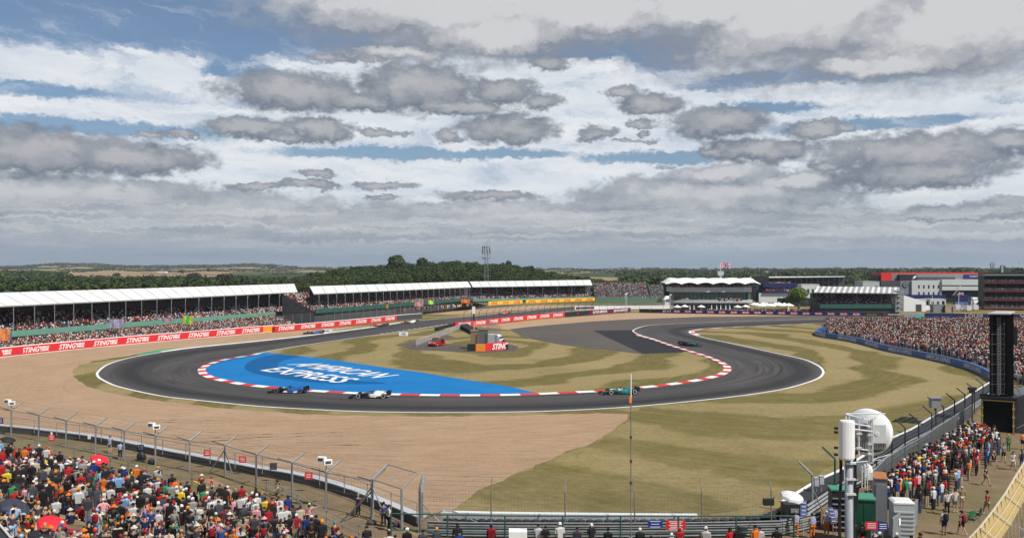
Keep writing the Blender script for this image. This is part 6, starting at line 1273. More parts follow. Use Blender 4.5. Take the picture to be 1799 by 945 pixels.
# black gantry flood light and control boxes on the fence
x, y, z = P(1644, 708, 95); t = thing('control_box', 'grey roofed control box on a dark post by the right fence', 'cabinet', (x, y, 0)); mb = MB(); mb.tube([(0, 0, 0), (0, 0, z - .5)], .08, 6); mb.tube([(0, 0, z - .8), (-.5, .5, z)], .06, 5); mb.build('post', BLACK, t); mb = MB(); mb.box((-.1, 0, z), (1.0, .7, 1.0)); mb.box((-.1, 0, z + .58), (1.3, .9, .12)); mb.build('box', GREY, t)
x, y, z = P(1708, 684, 104); t = thing('speaker_cluster', 'black loudspeaker on a dark post near the screen tower', 'loudspeaker', (x, y, 0)); mb = MB(); mb.tube([(0, 0, 0), (0, 0, z)], .08, 6); mb.build('post', BLACK, t); mb = MB(); mb.box((0, 0, z + .1), (.8, .6, .35)); mb.box((0, 0, z - .25), (.5, .5, .4)); mb.build('speaker_box', BLACK, t)
x, y, z = P(1681, 739, 99); mb = MB(); mb.box((0, 0, 0), (.4, .3, .62)); mb.box((0, -.02, .33), (.44, .34, .05)); mb.tube([(0, .1, -.3), (0, .1, -z)], .03, 4); tag(mb.build('junction_box', OFFW, loc=(x, y, z)), 'small white junction box on the right fence near the stage', 'box')
for i, (px, py) in enumerate(((1434, 846), (1443, 843))): x, y, z = P(px, py, 67); mb = MB(); mb.box((0, 0, 0), (.32, .3, .6)); mb.box((0, 0, .32), (.36, .34, .05)); mb.tube([(0, 0, -.3), (0, 0, -z)], .03, 4); tag(mb.build('signal_box', LGREY, loc=(x, y, z)), 'pale signal box on the right barrier, %s of the pair' % ('left' if i == 0 else 'right'), 'box')

# ------------------------------------------------------------------ antenna mast in the foreground
def antenna_mast():
    D = 33.0; k = D / F; x0, y0 = (1491.5 - CX) * k, D; t = thing('antenna_mast', 'grey antenna mast carrying white radome drums and panels', 'mast', (x0, y0, 0)); Z = lambda py, d=D: H - (py - CY) * d / F; X = lambda px, d=D: (px - CX) * d / F - x0
    DISH = mat('radome_white', (.78, .78, .76), .45, .04, 1.5); PIPE = mat('pipe_white', (.6, .61, .61), .5, .1, 5, .2)
    mb = MB(); mb.tube([(0, 0, 0), (0, 0, Z(800))], .15, 14); mb.build('pole', mat('pole_grey', (.26, .275, .3), .5, .12, 3), t, smooth=True)
    mb = MB(); cx = X(1483.5); r = .29
    mb.loft([[(cx + rr * math.cos(a), -.25 + rr * .62 * math.sin(a), z) for a in [i * math.pi / 8 for i in range(16)]] for rr, z in ((r * .9, Z(804)), (r, Z(801)), (r, Z(739)), (r * .92, Z(736)))]); mb.build('panel_antenna', DISH, t, smooth=False)
    for i, py in enumerate((752, 759, 786, 798)): mb = MB(); mb.box((X(1471) - .05, .0, Z(py)), (.12, .12, .08)); mb.build('clamp', DARK, t)
    ax = Vector((.66, .75, -.02)).normalized(); c = Vector((X(1542), .75, Z(764)))
    prof = [(.02, .62), (.32, .59), (.56, .49), (.73, .33), (.84, .12), (.89, -.12), (.89, -.28), (.84, -.34), (.45, -.5), (.2, -.58), (.02, -.58)]
    mb = MB(); mb.lathe(prof, c, ax, 40); mb.build('large_dish', DISH, t, smooth=True)
    c2 = Vector((X(1527), .6, Z(832))); mb = MB(); mb.lathe([(a * .43, b * .43) for a, b in prof], c2, ax, 28); mb.build('small_dish', DISH, t, smooth=True)
    LB = mat('radio_unit', (.5, .51, .5), .5, .05)
    def unit(px0, px1, py0, py1, y, dp, m=LB, em=False):
        mb = MB(); mb.box(((X(px0) + X(px1)) / 2, y, (Z(py0) + Z(py1)) / 2), (X(px1) - X(px0), dp, Z(py0) - Z(py1))); o = mb.build('radio_unit', m, t)
        if em: mb = MB(); q = ((X(px0) + X(px1)) / 2 - .05, y - dp / 2 - .01, (Z(py0) + Z(py1)) / 2 + .02); mb.lathe([(.085, 0), (.085, .012)], q, (0, -1, 0), 14, 0); mb.lathe([(.06, .012), (.06, .016)], q, (0, -1, 0), 14, 1); mb.build('emblem', [WHITE, LB], o)
    unit(1529, 1556, 746, 778, .1, .25, LB, True); unit(1500, 1524, 744, 775, .15, .3, GREY); unit(1518, 1532, 829, 842, -.0, .15, LB, True)
    for i in range(9):
        px = 1531 + i * 3; mb = MB(); mb.tube([(X(px), .0, Z(778)), (X(px), -.02, Z(784)), (X(px) - .06, -.02, Z(790)), (X(px) - .35, 0, Z(793 + i % 3))], .014, 5); mb.build('cable', BLACK, t)
    for i in range(6): px = 1502 + i * 3.3; mb = MB(); mb.tube([(X(px), 0, Z(775)), (X(px), 0, Z(790)), (X(1499 + i), .1, Z(800)), (X(1496 + i), .1, Z(845))], .018, 5); mb.build('cable', BLACK, t)
    for i in range(7): px = 1518 + i * 2; mb = MB(); mb.tube([(X(px), 0, Z(842)), (X(px), 0, Z(850)), (X(1505 + i), .1, Z(858)), (X(1500 + i), .1, Z(900))], .014, 5); mb.build('cable', BLACK, t)
    for px in (1475.5, 1478, 1500.5, 1503): mb = MB(); mb.tube([(X(px), -.02, Z(804)), (X(px) + .02, .0, Z(840)), (X(px) - .03, .02, Z(880)), (X(px), .05, 0)], .035, 6); mb.build('feeder_cable', BLACK, t)
    fr = [((1525.5, 735), (1525.5, 812), .055), ((1506, 738), (1506, 800), .035), ((1529, 733), (1529, 812), .03), ((1483, 725.5), (1553, 725.5), .022), ((1483, 725.5), (1527, 738), .022), ((1527, 738), (1553, 725.5), .018), ((1495, 728), (1505, 738), .015), ((1510, 729), (1505, 738), .015), ((1510, 733), (1520, 727), .015), ((1484, 725), (1484, 745), .03), ((1489, 727), (1489, 745), .02), ((1497, 752), (1530, 756), .03), ((1492, 786), (1530, 790), .035), ((1492, 742), (1530, 748), .03), ((1480, 815), (1480, 846), .02), ((1512, 817), (1512, 855), .025), ((1516.5, 818), (1516.5, 856), .025), ((1520, 820), (1520, 856), .02), ((1495, 811), (1545, 806), .02), ((1528, 806), (1560, 796), .018), ((1525, 812), (1540, 800), .018)]
    for i, ((a, b), (c_, d), r) in enumerate(fr):
        mb = MB(); yy = -.12 - .04 * (i % 3); mb.tube([(X(a), yy, Z(b)), (X(c_), yy + (.5 if i == 5 else 0), Z(d))], r, 8); mb.build('frame_tube', PIPE, t)
    for px, py in ((1525.5, 748), (1525.5, 762), (1525.5, 778), (1525.5, 795), (1506, 760), (1506, 785), (1492, 812), (1492, 840), (1492, 866)): mb = MB(); mb.box((X(px), -.15, Z(py)), (.2 if px > 1493 else .36, .14, .06)); mb.build('clamp', PIPE, t)
antenna_mast()
def px_box(label, name, cat, px0, px1, py0, py1, D, dp, m, rz=0.0, extra=None):
    k = D / F; x = ((px0 + px1) / 2 - CX) * k; h = H - (py0 - CY) * k; w = (px1 - px0) * k; t = thing(name, label, cat, (x, D, 0), rz); mb = MB(); mb.box((0, dp / 2, h / 2), (w, dp, h)); mb.build('body', m, t); return t, w, h, dp
t, w, h, dp = px_box('dark green steel cabinet with a pale green sloping lid behind the mast', 'green_cabinet', 'cabinet', 1498, 1536, 878, 940, 56.5, 1.5, GREEN, R(-14)); mb = MB(); mb.box((0, dp / 2, h + .05), (w + .16, dp + .2, .1)); mb.build('lid', mat('lid_green', (.04, .22, .13), .5, .1), t)
for s in (-1, 1): mb = MB(); mb.box((s * w * .245, -.03, h * .5), (w * .46, .05, h * .86)); d_ = mb.build('door', GREEN, t); mb = MB(); mb.box((s * w * .05, -.08, h * .5), (.04, .06, .25)); mb.build('handle', GREY, d_)
t, w, h, dp = px_box('grey steel cabinet with a rusty orange top behind the green one', 'grey_cabinet', 'cabinet', 1537, 1558, 842, 902, 61.5, 2.2, mat('cabinet_grey', (.19, .195, .2), .5, .1), R(-18)); mb = MB(); mb.box((0, dp / 2, h + .04), (w + .1, dp + .1, .08)); mb.build('top', mat('rust_top', (.33, .14, .05), .8, .25, 2), t); mb = MB(); mb.box((0, -.03, h * .5), (w * .8, .05, h * .8)); mb.build('door', GREY, t)
t, w, h, dp = px_box('dark green steel rack left of the mast with open shelves', 'steel_rack', 'rack', 1462, 1488, 862, 925, 60, 1.2, BLACK, R(-8)); mb = MB(); mb.box((0, dp / 2, h + .05), (w + .1, dp + .1, .1)); mb.build('top', mat('lid_green', (.04, .22, .13), .5, .1), t)
for j in range(6): mb = MB(); mb.box((0, -.06, h * (.12 + .14 * j)), (w * .95, .1, .07)); mb.build('shelf', GREY, t)
t, w, h, dp = px_box('pale ribbed plastic cabin with rounded roof beside the fence gate', 'portable_cabin', 'cabin', 1571, 1606, 886, 938, 58, 1.3, mat('cabin_plastic', (.42, .44, .43), .5, .06), R(-10))
for j in range(7): mb = MB(); mb.box((0, -.03, h * (.1 + .115 * j)), (w * .96, .08, .1)); mb.build('rib', LGREY, t)
mb = MB(); mb.loft([[(x_, y_, z_) for x_, y_ in ((-w / 2 * f, dp / 2 - dp / 2 * f), (w / 2 * f, dp / 2 - dp / 2 * f), (w / 2 * f, dp / 2 + dp / 2 * f), (-w / 2 * f, dp / 2 + dp / 2 * f))] for f, z_ in ((1.04, h), (1.04, h + .1), (.8, h + .2))]); mb.build('roof', OFFW, t)
a = G(1568, 962); b = G(1612, 925); t = thing('mesh_gate', 'grey sheet gate with red and white notices in front of the plastic cabin', 'gate', (a[0], a[1], 0)); q = Vector((b[0] - a[0], b[1] - a[1])); hh = 1.9; mb = MB()
rzg = math.atan2(q.y, q.x)
for s0, s1 in ((0, .48), (.52, 1)):
    mb = MB(); A_ = q * s0; B_ = q * s1; mb.tube([(A_.x, A_.y, 0), (A_.x, A_.y, hh), (B_.x, B_.y, hh), (B_.x, B_.y, 0)], .05, 5); C_ = (A_ + B_) / 2; mb.box((C_.x, C_.y, hh / 2 + .05), ((B_ - A_).length, .03, hh - .15), 0, rzg); pn = mb.build('panel', mat('gate_sheet', (.2, .215, .22), .5, .1), t)
    mb = MB(); n = Vector((q.y, -q.x)).normalized() * .05; mb.box((C_.x + n.x, C_.y + n.y, hh * .72), (.55 if s0 else .4, .03, .55 if s0 else .4), 0, rzg); mb.build('notice', RED if s0 else WHITE, pn)
for px, py, m, lab, w in ((1531, 923, RED, 'small red notice board left of the blue one below the green cabinet', 1.1), (1551, 924, mat('sign_blue', (.02,.035,.25), .5), 'small blue notice board below the green cabinet', .9)):
    x, y, z = P(px, py, 55.5); mb = MB(); mb.box((0, 0, 0), (w * .7, .04, .5), 0); [mb.box((0, -.03, .14 - .13 * j), (w * .5, .01, .04), 1) for j in range(3)]; mb.tube([(0, .04, 0), (0, .04, -z)], .03, 5, 2); tag(mb.build('notice_board', [m, WHITE, GREY], fix=False, loc=(x, y, z)), lab, 'sign')
px_box('white cabinet with a rounded top at the bottom centre', 'white_cabinet', 'cabinet', 894, 926, 934, 975, 54, .8, WHITE); 
# slender aerial pole through the middle of the view
t = thing('aerial_pole', 'thin tall pole with white upper rod and orange collar in the foreground', 'pole', XD(1108.5, 50)); k = 50 / F; Z = lambda py: H - (py - CY) * k; mb = MB(); mb.tube([(0, 0, 0), (0, 0, Z(706))], .03, 6); mb.build('pole', mat('pole_brown', (.2, .17, .15), .6), t); mb = MB(); mb.tube([(0, 0, Z(706)), (0, 0, Z(657))], .035, 8); mb.build('rod', WHITE, t); mb = MB(); mb.box((-.03, 0, Z(702)), (.13, .13, .35)); mb.build('collar', ORANGE, t)
for py in (770, 812, 850): mb = MB(); mb.lathe([(.075, Z(py)), (.075, Z(py) + .15)], n=8); mb.build('joint', DARK, t)
# black booth of the marshals
t, w, h, dp = px_box('black open marshal booth under the white umbrella', 'marshal_booth', 'booth', 1379, 1408, 886, 920, 61.5, 1.0, BLACK); mb = MB(); mb.box((.1, -.04, h * .72), (w * .5, .05, h * .2)); mb.build('screen', GREY, t)
for px, py, rz, lab in ((1368, 925, .5, 'patterned blue banner leaning at the left of the marshals'), (1412, 893, 0, 'small pale blue banner beside the marshal booth'), (1464, 905, -.4, 'curved pale blue banner above the rightmost marshal')):
    x, y, z = P(px, py, 59.2); mb = MB(); mb.add([(-.22, 0, -.55), (.22, 0, -.55), (.22 + rz * .6, .02, .55), (-.22 + rz * .6, .02, .55), (-.22, .03, -.55), (.22, .03, -.55), (.22 + rz * .6, .05, .55), (-.22 + rz * .6, .05, .55)], [(0,1,2,3),(7,6,5,4),(0,4,5,1),(1,5,6,2),(2,6,7,3),(3,7,4,0)], 0)
    for j in range(4): mb.box((rz * (.15 * j - .1), -.02, -.38 + .26 * j), (.26, .01, .08), 1)
    mb.tube([(0, .04, -.5), (0, .04, -z)], .02, 4, 1); tag(mb.build('banner', [mat('banner_blue', (.12, .17, .4), .7, .2, 5), OFFW], fix=False, loc=(x, y, z)), lab, 'banner')
# ------------------------------------------------------------------ temporary stand with a cream net, bottom right
def net_stand():
    t = thing('scaffold_stand', 'back of a scaffold stand draped in cream netting at the bottom right', 'stand', XD(1800, 40)); ox, oy = t.location.x, t.location.y
    NET = mat('cream_net', (.44, .32, .13), .8, .1, 2); TUBE = mat('tube_cream', (.5, .44, .32), .5, .1)
    tops = [(1700,948,41),(1722,925,41.5),(1744,897,42.5),(1765,868,43.5),(1783,838,45),(1799,812,46),(1830,770,48),(1880,720,50)]; bots = []
    A = [Vector(P(*q)) - Vector((ox, oy, 0)) for q in tops]; hgt = 1.45
    lean = Vector((.18, -.2, 0))
    B = [a + lean * 1.0 - Vector((0, 0, hgt)) for a in A]; mb = MB(); mb.loft([[tuple(a), tuple(b), tuple(b + Vector((.05, .05, 0))), tuple(a + Vector((.05, .05, 0)))] for a, b in zip(A, B)]); mb.build('netting', NET, t)
    mb = MB(); mb.tube(A, .05, 6); mb.build('top_rail', TUBE, t)
    for i in range(len(A) - 1):
        for u in (0, .33, .66):
            a = A[i].lerp(A[i + 1], u); b = B[i].lerp(B[i + 1], u); mb = MB(); n = Vector((.0, -.06, .0)); mb.tube([a + n, b + n - Vector((0, 0, 3))], .025, 5); mb.build('upright', TUBE, t)
        mb = MB(); n = Vector((0, -.1, 0)); mb.tube([A[i] + n, B[i + 1] + n], .02, 5); mb.build('brace', WHITE, t)
    for f in (.35, .7): mb = MB(); mb.tube([a.lerp(b, f) + Vector((0, -.08, 0)) for a, b in zip(A, B)], .022, 5); mb.build('rail', TUBE, t)
    for i in range(len(A) - 1):
        b = B[i].lerp(B[i + 1], .5)
        for j in range(2): mb = MB(); c = b + Vector((1.2 + j * 1.5, -.9 - .7 * j, -.3 - .5 * j)); mb.box(c, (1.25, 1.3, .5), 0, .5); mb.build('bench_box', mat('bench_tan', (.36, .25, .16), .8, .15, 2), t)
        mb = MB(); mb.tube([b + Vector((.6, -.4, .3)), b + Vector((.6, -.4, -7))], .05, 5); mb.tube([b + Vector((2.6, -1.6, -.6)), b + Vector((2.6, -1.6, -7))], .05, 5); mb.build('leg', GALV, t)
        mb = MB(); mb.tube([b + Vector((.5, -.3, .4)), b + Vector((3.6, -2.2, -1.2))], .03, 5); mb.build('brace', GALV, t)
net_stand()
# dark sheet of a stand wall in the bottom left corner
mb = MB(); a = Vector(P(0, 906, 22)); b = Vector(P(21, 950, 22)); n = Vector((-.6, .06, 0)); mb.hexa([a + Vector((-2, 0, -4)), b + Vector((0, 0, -4)), b + n + Vector((0, 0, -4)), a + n + Vector((-2, 0, -4))], [a + Vector((-2, 0, 3.4)), b, b + n, a + n + Vector((-2, 0, 3.4))]) if 0 else mb.hexa([a + Vector((-1.5, 0, -3)), b + Vector((0, 0, -3)), b + n + Vector((0, 0, -3)), a + n + Vector((-1.5, 0, -3))], [a + Vector((-1.5, 0, 1.5)), b, b + n, a + n + Vector((-1.5, 0, 1.5))]); mb.tube([a + Vector((-1.5, 0, 1.55)), b + Vector((0, 0, .05))], .03, 6, 1); mb.box((a.x - 1.6, a.y + .3, a.z / 2 - 1.5), (.3, .3, a.z - 3), 0)
tag(mb.build('side_panel', [DARK, LGREY]), 'dark sloping side panel cutting the bottom left corner', 'panel')
# ------------------------------------------------------------------ people: one continuous skinned body per pose, clothing as children
SKIN = objmat('skin', .6); CLOTH = objmat('cloth', .9); PRINT = objmat('printed_cloth', .9, True); HAIRM = objmat('hair', .8); EYE = mat('eye_dark', (.02, .015, .012), .4)
def skin_obj(V, E, RD, root, sub=1):
    me = bpy.data.meshes.new('s'); me.from_pydata(V, E, []); o = bpy.data.objects.new('s', me); COL.objects.link(o)
    m = o.modifiers.new('k', 'SKIN'); m.use_smooth_shade = True; m.branch_smoothing = .4
    if not me.skin_vertices: 
        bm_ = bmesh.new(); bm_.from_mesh(me); bm_.verts.layers.skin.verify(); bm_.to_mesh(me); bm_.free()
    for i, r in enumerate(RD): sv = me.skin_vertices[0].data[i]; sv.radius = r if isinstance(r, tuple) else (r, r); sv.use_root = (i == root)
    if sub: q = o.modifiers.new('u', 'SUBSURF'); q.levels = sub; q.render_levels = sub
    dg = bpy.context.evaluated_depsgraph_get(); ev = o.evaluated_get(dg); r = bpy.data.meshes.new_from_object(ev); vs = [tuple(v.co) for v in r.vertices]; fs = [tuple(p.vertices) for p in r.polygons]
    bpy.data.objects.remove(o); bpy.data.meshes.remove(me); bpy.data.meshes.remove(r); return vs, fs
def pose(kind):
    J = dict(pel=(0,0,.95), wai=(0,0,1.10), che=(0,.01,1.30), nec=(0,0,1.48), chn=(0,.02,1.55), hed=(0,.035,1.64), top=(0,.02,1.73))
    for s, n in ((-1, 'l'), (1, 'r')):
        J.update({n+'sh': (s*.17,0,1.42), n+'el': (s*.25,-.02,1.14), n+'wr': (s*.27,.07,.90), n+'ha': (s*.265,.09,.82), n+'hi': (s*.09,0,.90), n+'kn': (s*.11,.03,.50), n+'an': (s*.11,-.02,.09), n+'to': (s*.12,.13,.04)})
    if kind == 'photo':
        for s, n in ((-1, 'l'), (1, 'r')): J.update({n+'el': (s*.27,.17,1.30), n+'wr': (s*.10,.30,1.55), n+'ha': (s*.06,.30,1.62)})
    if kind == 'hips':
        for s, n in ((-1, 'l'), (1, 'r')): J.update({n+'el': (s*.40,-.10,1.18), n+'wr': (s*.22,.02,1.02), n+'ha': (s*.17,.07,.99)})
    if kind == 'wave': J.update(rel=(.40,.05,1.52), rwr=(.46,.12,1.80), rha=(.47,.14,1.88))
    if kind == 'point': J.update(rel=(.40,.12,1.40), rwr=(.62,.25,1.46), rha=(.69,.29,1.48))
    if kind == 'walk':
        J.update(lkn=(-.10,.20,.52), lan=(-.10,.26,.11), lto=(-.10,.42,.07), rkn=(.10,-.05,.50), ran=(.10,-.32,.14), rto=(.10,-.20,.05), lel=(-.25,-.14,1.16), lwr=(-.26,-.12,.93), lha=(-.26,-.11,.85), rel=(.25,.08,1.15), rwr=(.25,.24,.96), rha=(.24,.28,.89))
    if kind in ('sit', 'floor', 'kneel'):
        dz = {'sit': -.47, 'floor': -.80, 'kneel': -.42}[kind]
        for k in list(J):
            if k[1:] not in ('kn', 'an', 'to'): x, y, z = J[k]; J[k] = (x, y - (.05 if z > 1.2 else 0), z + dz)
        for s, n in ((-1, 'l'), (1, 'r')):
            if kind == 'sit': J.update({n+'kn': (s*.14,.44,.50), n+'an': (s*.14,.46,.09), n+'to': (s*.15,.60,.04), n+'el': (s*.27,.06,.72), n+'wr': (s*.17,.28,.62), n+'ha': (s*.13,.34,.60)})
            elif kind == 'floor': J.update({n+'kn': (s*.16,.36,.46), n+'an': (s*.13,.62,.09), n+'to': (s*.14,.76,.05), n+'el': (s*.26,.12,.42), n+'wr': (s*.12,.34,.42), n+'ha': (s*.07,.40,.42)})
            else: J.update({n+'kn': (s*.13,.32,.30 if s < 0 else .08), n+'an': (s*.12,.10 if s < 0 else -.20,.08), n+'to': (s*.12,.26 if s < 0 else -.32,.04), n+'el': (s*.26,.22,.90), n+'wr': (s*.1,.36,1.10), n+'ha': (s*.06,.37,1.17)})
    return J
def person_parts(kind, female=False):
    J = pose(kind); sw = .92 if female else 1.0; names = list(J); idx = {n: i for i, n in enumerate(names)}; V = [J[n] for n in names]
    E = [('pel','wai'),('wai','che'),('che','nec'),('nec','chn'),('chn','hed'),('hed','top')]
    for n in 'lr': E += [('che',n+'sh'),(n+'sh',n+'el'),(n+'el',n+'wr'),(n+'wr',n+'ha'),('pel',n+'hi'),(n+'hi',n+'kn'),(n+'kn',n+'an'),(n+'an',n+'to')]
    rad = dict(pel=(.135,.10), wai=(.125 * sw,.095), che=(.15 * sw,.11), nec=.052, chn=.062, hed=(.078,.092), top=.05, sh=.062 * sw, el=.043, wr=.028, ha=(.040,.022), hi=.088, kn=.056, an=.038, to=.036)
    RD = [rad.get(n) or rad[n[1:]] for n in names]
    vs, fs = skin_obj(V, [(idx[a], idx[b]) for a, b in E], RD, idx['pel']); body = MB(); body.add(vs, fs, 0)
    h = Vector(J['hed'])
    body.lathe([(.018, 0), (.012, .02), (.002, .03)], h + Vector((0, .085, -.01)), (0, 1, -.3), 6, 0)                              # nose
    for s in (-1, 1): body.ball(h + Vector((s * .032, .086, .018)), (.012, .006, .008), 1, 6, 4); body.ball(h + Vector((s * .082, -.01, 0)), (.012, .022, .032), 0, 6, 4)
    body.box(h + Vector((0, .088, -.045)), (.045, .008, .008), 1)
    for n, s in (('l', -1), ('r', 1)):                                                                                     # hands: five fingers
        w = Vector(J[n+'wr']); a = Vector(J[n+'ha']); d = (a - w).normalized(); side = d.cross(Vector((0, 1, 0)) if abs(d.y) < .8 else Vector((0, 0, 1))).normalized(); cur = d.cross(side)
        for i, L_ in enumerate((.070, .080, .075, .060)):
            b = a + side * (.024 - .016 * i) + d * .02; m_ = b + d * L_ * .55 + cur * .008; e = m_ + d * L_ * .3 + cur * .03; body.tube([b, m_, e], [.0095, .0085, .006], 5, 0)
        b = a + side * .03 - d * .01; body.tube([b, b + side * .03 + d * .03, b + side * .03 + d * .06 + cur * .015], [.012, .011, .008], 5, 0)
    parts = {'body': body}
    def cloth(ns, ed, infl, over, root):
        V2 = []; R2 = []; ii = {}
        for n in ns:
            p = over.get(n, None); ii[n] = len(V2); V2.append(p[0] if p else J[n]); r = p[1] if p else (rad.get(n) or rad[n[1:]]); r = r if isinstance(r, tuple) else (r, r); R2.append((r[0] * infl[0] + infl[1], r[1] * infl[0] + infl[1]))
        v, f = skin_obj(V2, [(ii[a], ii[b]) for a, b in ed], R2, ii[root]); m = MB(); m.add(v, f); return m
    lerp = lambda a, b, t: tuple(J[a][k] * (1 - t) + J[b][k] * t for k in range(3))
    ov = {'lcu': (lerp('lsh','lel',.72), .055), 'rcu': (lerp('rsh','rel',.72), .055), 'nk': (lerp('che','nec',.78), .062), 'hem': ((J['pel'][0], J['pel'][1], J['pel'][2] - .01), (.145,.11))}
    parts['shirt'] = cloth(['wai','che','lsh','rsh','lcu','rcu','nk','hem'], [('hem','wai'),('wai','che'),('che','nk'),('che','lsh'),('che','rsh'),('lsh','lcu'),('rsh','rcu')], (1.08, .012), ov, 'wai')
    for nm, t_ in (('shorts', .85), ('trousers', None)):
        ov = {}; ns = ['pel','lhi','rhi']; ed = [('pel','lhi'),('pel','rhi')]
        if t_: 
            for n in 'lr': ov[n+'cf'] = (lerp(n+'hi', n+'kn', t_), .07); ns.append(n+'cf'); ed.append((n+'hi', n+'cf'))
        else:
            for n in 'lr': ov[n+'cf'] = (lerp(n+'kn', n+'an', .93), .05); ns += [n+'kn', n+'cf']; ed += [(n+'hi', n+'kn'), (n+'kn', n+'cf')]
        parts[nm] = cloth(ns, ed, (1.06, .012), ov, 'pel')
    m = MB()
    for n in 'lr':
        a, b = Vector(J[n+'an']), Vector(J[n+'to']); d = b - a; m.loft([[tuple(c + Vector((math.cos(t) * r, 0, 0)) + Vector((0, 0, math.sin(t) * r * .9))) for t in [i * math.pi / 4 for i in range(8)]] for c, r in ((a - d * .35, .035), (a, .052), (a + d * .6 - Vector((0, 0, .005)), .046), (b + d * .25, .03))])
    parts['shoes'] = m
    def cap(rz0, k, brim=None, long_=0):
        m = MB(); c = h + Vector((0, -.012, .028)); n = 12; rings = []
        for j in range(5): a = (math.pi / 2) * j / 4; rings.append([tuple(c + Vector((k * .092 * math.cos(a) * math.cos(t), k * .105 * math.cos(a) * math.sin(t), .095 * k * math.sin(a)))) for t in [2 * math.pi * i / n for i in range(n)]])
        m.loft(rings)
        if brim == 'cap': m.add([tuple(c + Vector(q)) for q in ((-.07,.08,.012),(.07,.08,.012),(.05,.19,-.005),(-.05,.19,-.005),(-.07,.08,.022),(.07,.08,.022),(.05,.19,.005),(-.05,.19,.005))], [(0,3,2,1),(4,5,6,7),(0,1,5,4),(1,2,6,5),(2,3,7,6),(3,0,4,7)])
        if brim == 'hat': m.loft([[tuple(c + Vector((r * math.cos(t), r * 1.08 * math.sin(t), z))) for t in [2 * math.pi * i / n for i in range(n)]] for r, z in ((.09, .0), (.175, -.03), (.17, -.018), (.09, .025))])
        if long_: m.loft([[tuple(c + Vector((.075 * f * math.cos(t), -.045 + .06 * f * math.sin(t), z))) for t in [2 * math.pi * i / n for i in range(n)]] for f, z in ((.9, .05), (1.15, -.05), (1.1, -.16), (.7, -.3))])
        else: m.loft([[tuple(c + Vector((.088 * f * math.cos(t), -.03 + .075 * f * math.sin(t), z))) for t in [2 * math.pi * i / n for i in range(n)]] for f, z in ((1, .03), (1.0, -.03), (.75, -.08))])
        return m
    parts['hair'] = cap(0, 1.0); parts['long_hair'] = cap(0, 1.0, None, 1); parts['cap'] = cap(0, 1.07, 'cap'); parts['hat'] = cap(0, 1.08, 'hat')
    m = MB(); c = Vector(J['che']) + Vector((0, -.2, -.03)); m.loft([[tuple(c + Vector((x * w, y * .09, z))) for x, y in ((-1,-.6),(-.7,-1),(.7,-1),(1,-.6),(1,.9),(-1,.9))] for w, z in ((.12, -.24), (.15, -.18), (.155, .08), (.11, .2))]); parts['backpack'] = m
    return parts
KINDS = {'stand': 'standing', 'photo': 'taking a picture', 'hips': 'with hands on hips', 'wave': 'with one arm up', 'point': 'pointing', 'walk': 'walking', 'sit': 'on a folding chair', 'floor': 'seated on the ground', 'kneel': 'crouching'}
PM = {}
for kd in KINDS:
    for fem in (False, True):
        if fem and kd in ('kneel', 'point', 'wave'): continue
        pp = person_parts(kd, fem); PM[kd, fem] = {k: v.mesh('person' if k == 'body' else k, [SKIN, EYE] if k == 'body' else [PRINT if k == 'shirt_print' else HAIRM if 'hair' in k else CLOTH], True) for k, v in pp.items()}
COLS = {'white': (.55,.545,.53), 'cream': (.55,.49,.38), 'black': (.018,.018,.02), 'dark grey': (.06,.062,.07), 'grey': (.22,.225,.23), 'red': (.42,.015,.02), 'dark red': (.24,.012,.02), 'orange': (.66,.17,.012), 'navy': (.015,.025,.09), 'blue': (.025,.07,.26), 'light blue': (.25,.42,.62), 'teal': (.02,.28,.30), 'pink': (.72,.32,.38), 'yellow': (.8,.6,.02), 'green': (.03,.18,.07), 'sage': (.22,.29,.20), 'khaki': (.24,.2,.12), 'brown': (.13,.07,.035), 'lime': (.42,.85,.08), 'purple': (.14,.06,.3)}
HAIRC = {'dark': (.02,.014,.01), 'brown': (.07,.035,.018), 'fair': (.38,.26,.12), 'grey': (.3,.29,.28)}
SKINS = [(.52,.31,.21), (.58,.37,.26), (.44,.25,.16), (.30,.16,.09), (.12,.06,.035), (.50,.28,.19)]
prnd = random.Random(99)
def child(mesh, name, parent, col):
    o = bpy.data.objects.new(name, mesh); COL.objects.link(o); o.parent = parent; o.color = (*col, 1); return o
PEOPLE = []; BAGS = []
